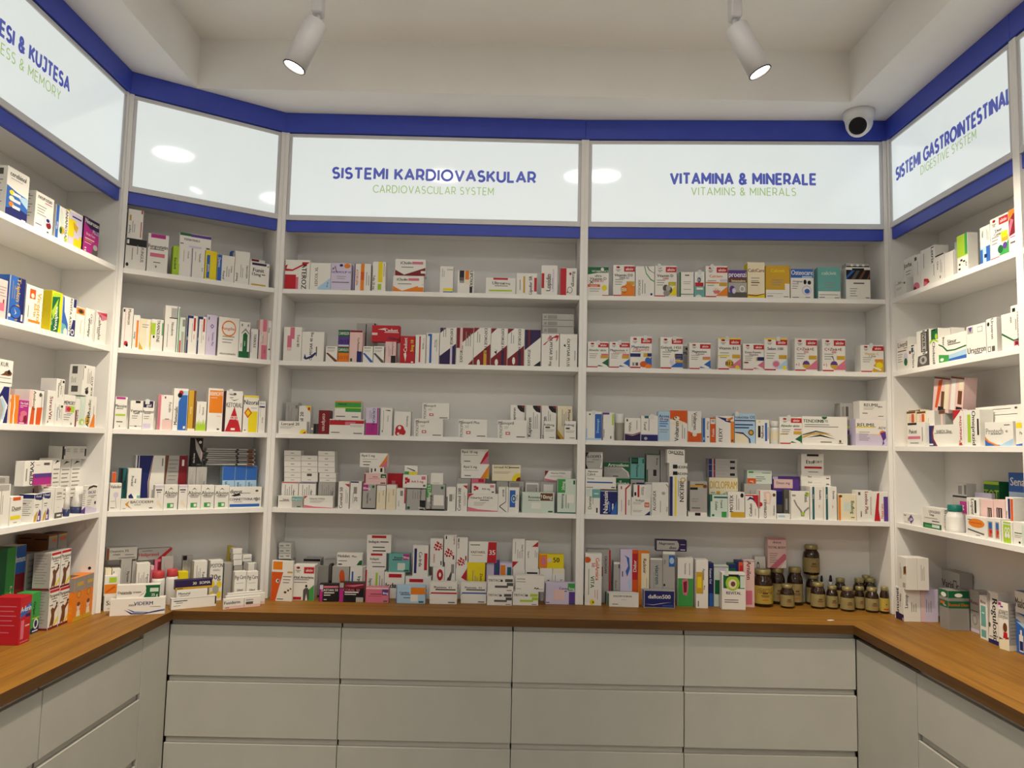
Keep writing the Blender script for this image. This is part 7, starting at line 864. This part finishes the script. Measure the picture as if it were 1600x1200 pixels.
def dome_camera():
    root = tag(empty('security_camera', (1.345, 2.872, SOFF)), 'white dome security camera under the ceiling above the right corner', 'security camera')
    bm = bmesh.new(); lathe(bm, [(.001, -.0002), (.058, -.0002), (.058, -.022), (.054, -.026), (.052, -.04), (.03, -.043)], 32, 0, None, False); link('base', bm, CAMW, root)
    bm = bmesh.new()
    prof = [(.0505*math.sin(t), -.045-.05*math.cos(t)) for t in [math.pi*i/16 for i in range(1, 12)]]
    lathe(bm, [(.0005, -.095)]+prof, 32, 0, None, False); link('housing', bm, CAMW, root)
    d = Vector((-.50, -.80, -.34)).normalized(); q = Vector((0, 0, 1)).rotation_difference(d).to_matrix().to_4x4(); q.translation = Vector((0, 0, -.057))
    bm = bmesh.new(); lathe(bm, [(.043, .024), (.041, .034), (.0365, .041), (.033, .0425)], 32, 0, q, False); link('collar', bm, CAMW, root)
    bm = bmesh.new(); lathe(bm, [(.0335, .038), (.0325, .0436), (.022, .0475), (.010, .0493), (.002, .0497)], 32, 0, q); link('lens', bm, CAMK, root)
dome_camera()
bm = bmesh.new(); box(bm, -.011, .011, -.006, .006, 0, .0015, bevel=.0005); o = link('paper_scrap', bm, C('w')); o.location = (1.185, 2.82, WT); o.rotation_euler = (0, 0, .3)
tag(o, 'tiny white paper scrap lying on the worktop at the right corner', 'paper scrap')
# ---------------------------------------------------------------- cartons
CK = {}
def draw_art(bm, art, w, h, mats, a0=0, side=None):
    lay = [.00018]
    def mi(k):
        m = C(k)
        if m not in mats: mats.append(m)
        return mats.index(m)
    def pt(u, v):
        u = min(1, max(0, u)); v = min(1, max(0, v)); v = a0+(1-a0)*v
        return Vector((.0007+u*(w-.0014), -lay[0], .0007+v*(h-.0014)))
    def poly(pts, k):
        vs = [bm.verts.new(pt(*p)) for p in pts]
        try: f = bm.faces.new(vs)
        except ValueError: return
        f.material_index = mi(k); f.normal_update()
        if f.normal.y > 0: f.normal_flip()
        if len(vs) > 4: bmesh.ops.triangulate(bm, faces=[f])
    H = h*(1-a0)
    for t in art:
        c = t[0]; lay[0] += .000035
        if c in 'tvV':
            x, y, hh = float(t[1]), float(t[2]), float(t[3]); s = ' '.join(t[5:])
            if s not in TEXTS: continue
            vs, fs, tw = TEXTS[s]; m = mi(t[4])
            cap = hh*(H if c == 't' else w); k = cap/.73; L = tw*k; lim = .94*(w if c == 't' else H); kx = k
            if L > lim: kx = lim/tw; L = lim
            cx, cy = x*w, a0*h+y*H
            a = L/2+.02*w if c == 't' else L/2+.02*H
            if c == 't': cx = min(w-a, max(a, cx))
            else: cy = min(h-a, max(a0*h+a, cy))
            for sh in (-.022, .022):
                V = []; lay[0] += .000012
                for vx, vy in vs:
                    p, q = (vx+sh)*kx-L/2, vy*k-cap/2
                    if c == 't': X, Z = cx+p, cy+q
                    elif c == 'v': X, Z = cx-q, cy+p
                    else: X, Z = cx+q, cy-p
                    V.append(bm.verts.new((min(w-.0005, max(.0005, X)), -lay[0], min(h-.0005, max(.0005, Z)))))
                for f in fs:
                    try: ff = bm.faces.new([V[i] for i in f])
                    except ValueError: continue
                    ff.material_index = m
        elif c == 'm':
            cx, cy, R = map(float, t[1:4])
            for i, (px, py, q) in enumerate(((-.55, .35, .3), (.0, .7, .34), (.55, .45, .28), (-.75, -.2, .26), (-.15, .1, .36), (.45, -.1, .34), (-.4, -.6, .34), (.2, -.65, .3), (.75, -.45, .22), (-.2, 1.0, .18), (.85, .1, .18))):
                poly([(cx+R*(px+q*math.cos(i+k*math.pi/2)), cy+R*(py+q*math.sin(i+k*math.pi/2))*w/H) for k in range(4)], t[4])
        elif c == 'r':
            a, b, c2, d = map(float, t[1:5]); poly([(a, b), (c2, b), (c2, d), (a, d)], t[5])
        elif c == 'e':
            cx, cy, rx, ry = map(float, t[1:5]); poly([(cx+rx*math.cos(i*math.pi/9), cy+ry*math.sin(i*math.pi/9)) for i in range(18)], t[5])
        elif c == 'p':
            n = list(map(float, t[1:-1])); poly(list(zip(n[::2], n[1::2])), t[-1])
        elif c == 'l':
            x, y, ww, n = float(t[1]), float(t[2]), float(t[3]), int(t[4])
            for i in range(n):
                e = ww*(1-.25*((i*7) % 3)/2); poly([(x, y-i*.075), (x+e, y-i*.075), (x+e, y-i*.075+.022), (x, y-i*.075+.022)], 'g')
        elif c == 'L':
            x, y, ww, n = float(t[1]), float(t[2]), float(t[3]), int(t[4])
            for i in range(n):
                e = ww*(1-.25*((i*5) % 3)/2); q = x+i*.13; poly([(q, y), (q+.04, y), (q+.04, y+e), (q, y+e)], 'g')
def xform(key, s, dep, z, yaw=0, tilt=0):
    M, L = FR[key]
    return M @ Matrix.Translation((s, dep, z)) @ Matrix.Rotation(math.radians(yaw), 4, 'Z') @ Matrix.Rotation(math.radians(-tilt), 4, 'Y')
KIND = {'LW': 'supplement_box', 'CO': 'cream_box', 'BL': 'heart_medicine_box', 'BR': 'painkiller_box', 'RW': 'digestive_medicine_box', ('BR', 1): 'vitamin_box', ('BR', 2): 'vitamin_box'}
UNITN = {'LW': 'left wall', 'CO': 'corner', 'BL': 'cardiovascular', 'BR': 'vitamin', 'RW': 'right wall'}
ORDN = ['top', 'second', 'third', 'fourth']
def carton(key, s, dep, z, w, h, d, base, art, name, ex):
    bm = bmesh.new(); mats = [C(base)]
    box(bm, 0, w, 0, d, 0, h, bevel=min(.0006, h*.08))
    bm.faces.ensure_lookup_table()
    sc = ex.get('sidecol')
    if sc:
        mats.append(C(sc))
        for f in bm.faces:
            f.normal_update()
            if f.normal.y > -.5: f.material_index = 1
    if h > .03 and d > .02:       # the tuck flap line on the lid and the glued side seam
        k = len(mats); mats.append(C('g' if base in 'wscihv' else base))
        for q in ((.004, w-.004, d-.0035, d-.0025),):
            vs = [bm.verts.new(p) for p in ((q[0], q[2], h+.0001), (q[1], q[2], h+.0001), (q[1], q[3], h+.0001), (q[0], q[3], h+.0001))]
            bm.faces.new(vs).material_index = k
    a = arts(art)
    if not a and h > .02: a = [['r', '.1', '.45', '.6', '.55', 's']]
    a0 = float(ex.get('a0', 0))
    draw_art(bm, [t for t in a if t[0][0] not in '<>'], w, h, mats, a0)
    for sg in '<>':      # print on the left or right end of the carton
        sa = [[t[0][1:]]+t[1:] for t in a if t[0][0] == sg]
        if sa:
            bs = bmesh.new(); draw_art(bs, sa, d, h, mats, a0)
            Q = Matrix(((0, 1, 0, 0), (-1, 0, 0, d), (0, 0, 1, 0), (0, 0, 0, 1))) if sg == '<' else Matrix(((0, -1, 0, w), (1, 0, 0, 0), (0, 0, 1, 0), (0, 0, 0, 1)))
            for v in bs.verts: v.co = Q @ v.co
            vm = [bm.verts.new(v.co) for v in bs.verts]; bs.verts.index_update()
            for f in bs.faces:
                nf = bm.faces.new([vm[v.index] for v in f.verts]); nf.material_index = f.material_index
            bs.free()
    o = link(name, bm, mats)
    o.matrix_world = xform(key, s, dep, z, float(ex.get('yaw', 0)), float(ex.get('tilt', 0)))
    if 'tab' in ex:
        bm = bmesh.new(); x = max(.009, min(w-.009, float(ex['tab'])*w)); vs = []
        pts = [(x-.007, h-.012), (x+.007, h-.012), (x+.007, h+.003), (x+.0045, h+.0065), (x, h+.0075), (x-.0045, h+.0065), (x-.007, h+.003)]
        f1 = [bm.verts.new((px, -.0022, pz)) for px, pz in pts]; f2 = [bm.verts.new((px, -.0008, pz)) for px, pz in pts]
        bm.faces.new(f1); bm.faces.new(list(reversed(f2)))
        for i in range(7): bm.faces.new((f1[i], f2[i], f2[(i+1) % 7], f1[(i+1) % 7]))
        bmesh.ops.recalc_face_normals(bm, faces=bm.faces[:])
        t = link('security_tag', bm, PLCLEAR, o); t['label'] = 'milky plastic tag over the top edge'
    return o
def jar(kind, key, s, dep, z, w, h, ex):
    r = w/2; root = empty({'big': 'glass_jar', 'med': 'glass_jar', 'small': 'glass_jar', 'drop': 'dropper_bottle', 'bottle1': 'plastic_bottle', 'bottle2': 'pill_container', 'plastic': 'plastic_bottle', 'tube': 'standing_tube', 'tubeb': 'plastic_bottle'}[kind], M=xform(key, s+r, dep+r, z))
    def part(name, prof, m, n=28, cap=True, Mx=None):
        bm = bmesh.new(); lathe(bm, prof, n, 0, Mx, cap); bmesh.ops.recalc_face_normals(bm, faces=bm.faces[:]); return link(name, bm, m, root)
    if kind in ('big', 'med', 'small'):
        ch = h*.13; b = h-ch
        part('glass_body', [(r*.9, 0), (r, .003), (r, b*.74), (r*.93, b*.84), (r*.74, b*.93), (r*.70, b)], AMBER)
        part('lid', [(r*.76, b-.002), (r*.79, b), (r*.79, h-.002), (r*.74, h)], GOLD)
        lab = part('paper_label', [(r+.0006, b*.10), (r+.0006, b*.66)], JLABY if kind == 'big' and 'text' in ex or 'red' in ex else JLAB, cap=False)
        if True:
            bm = bmesh.new(); mm = [C('d'), C('A'), C('r')]
            rows_ = [(.55, .14, .5, 0), (.45, .05, .8, 0), (.38, .05, .7, 0), (.2, .06, .6, 1)]
            if 'red' in ex: rows_ = [(.5, .1, .3, 0), (.12, .12, 1.2, 2)]
            for v, dv, span, mi in rows_:
                z0, z1 = b*(.10+.56*v), b*(.10+.56*(v+dv*.7)); n = 6
                rr = r+.0011; A = [(-math.pi/2-span/2+span*i/n) for i in range(n+1)]
                lo = [bm.verts.new((rr*math.cos(t), rr*math.sin(t), z0)) for t in A]; hi = [bm.verts.new((rr*math.cos(t), rr*math.sin(t), z1)) for t in A]
                for i in range(n): bm.faces.new((lo[i], lo[i+1], hi[i+1], hi[i])).material_index = mi
            if 'text' in ex:
                for st, zc in (('VITAMIN C', .80), ('1000 mg', .66)):
                    vs, fs, tw = TEXTS[st]; k = 1.5/tw; rr = r+.0012
                    V = [bm.verts.new((rr*math.cos(-math.pi/2-.75+vx*k), rr*math.sin(-math.pi/2-.75+vx*k), b*(.10+.56*zc)+(vy-.3)*k*r)) for vx, vy in vs]
                    for f in fs:
                        try: bm.faces.new([V[i] for i in f]).material_index = 0
                        except ValueError: pass
            link('label_print', bm, mm, lab)
    elif kind == 'drop':
        part('glass_body', [(r*.9, 0), (r, .002), (r, h*.5), (r*.6, h*.62), (r*.6, h*.66)], AMBER)
        part('collar', [(r*.8, h*.62), (r*.8, h*.78)], PLW)
        part('dropper_bulb', [(r*.55, h*.78), (r*.6, h*.84), (r*.5, h*.95), (r*.2, h)], RUBBER)
    elif kind == 'bottle1':
        part('bottle_body', [(r*.94, 0), (r, .003), (r, h*.6), (r*.92, h*.7), (r*.7, h*.73), (r*.7, h*.77)], PLW)
        part('cap', [(r*.9, h*.75), (r*.93, h*.77), (r*.93, h*.98), (r*.88, h)], PLW)
        part('side_label', [(r+.0006, h*.15), (r+.0006, h*.55)], C('c'), cap=False)
    elif kind == 'bottle2':
        part('container_body', [(r*.97, 0), (r, .002), (r, h*.66)], PLGREY)
        part('lid', [(r*1.02, h*.66), (r*1.03, h*.68), (r*1.03, h*.985), (r*.99, h)], PLW)
    elif kind == 'plastic':
        part('bottle_body', [(r*.93, 0), (r, .004), (r, h*.52), (r*.94, h*.62), (r*.72, h*.74), (r*.72, h*.78)], PLW)
        part('cap', [(r*.76, h*.76), (r*.78, h*.78), (r*.78, h*.985), (r*.74, h)], PLTEAL)
        part('paper_label', [(r+.0005, h*.1), (r+.0005, h*.5)], C('w'), cap=False)
        bm = bmesh.new()
        for a0_, a1, z0, z1, mi in ((-1.0, -.3, .12, .24, 0), (-.9, .1, .38, .43, 1), (-1.2, -.9, .12, .24, 2)):
            A = [-math.pi/2-.35+a0_+(a1-a0_)*i/6 for i in range(7)]; rr = r+.001
            lo = [bm.verts.new((rr*math.cos(t), rr*math.sin(t), h*z0)) for t in A]; hi = [bm.verts.new((rr*math.cos(t), rr*math.sin(t), h*z1)) for t in A]
            for i in range(6): bm.faces.new((lo[i], lo[i+1], hi[i+1], hi[i])).material_index = mi
        link('label_print', bm, [C('A'), C('G'), C('E')], root)
    elif kind in ('tube', 'tubeb'):
        if kind == 'tube':
            part('cap', [(r*.85, 0), (r*.95, .003), (r*.98, h*.24), (r*.8, h*.245)], PLNAVY)
            bm = bmesh.new(); n = 24; rings = []
            for f, fl in ((.25, 0), (.5, .3), (.8, .8), (1, 1)):
                rings.append([bm.verts.new((r*math.cos(2*math.pi*i/n)*(1+.1*fl), r*math.sin(2*math.pi*i/n)*(1-.86*fl), h*f)) for i in range(n)])
            for a, b in zip(rings, rings[1:]):
                for i in range(n): bm.faces.new((a[i], a[(i+1) % n], b[(i+1) % n], b[i])).smooth = True
            bm.faces.new(rings[-1]); bm.faces.new(list(reversed(rings[0]))); link('tube_body', bm, PLW, root)
        else:
            part('bottle_body', [(r*.92, 0), (r, .004), (r, h*.72), (r*.9, h*.79), (r*.7, h*.8)], PLW)
            part('cap', [(r*.88, h*.795), (r*.92, h*.81), (r*.88, h*.98), (r*.8, h)], PLRED)
    return root
for r in rows:
    key, sh = r[0][:2], int(r[0][2]); s, dep, z, w, h, d = (float(v)/1000 for v in r[2:8])
    ex = dict(p.split('=') for p in r[11].split(',') if p) if len(r) > 11 else {}
    where = f'{ORDN[sh-1]} {UNITN[key]} shelf' if sh < 5 else f'{UNITN[key]} worktop'
    if r[1] == 'B':
        o = carton(key, s, dep, z, w, h, d, r[8], r[9], ex.get('n', KIND.get((key, sh), KIND[key])), ex); cat = ex.get('cat', 'medicine box'); grp = ex.get('g', f'medicine boxes on the {where}')
    else:
        o = jar(r[1], key, s, dep, z, w, h, ex); cat = 'jar' if r[1] in ('big', 'med', 'small') else ('tube' if r[1] == 'tube' else 'bottle'); grp = f'{cat}s on the {where}'
    tag(o, f'{r[10]}, {where}', cat, grp)
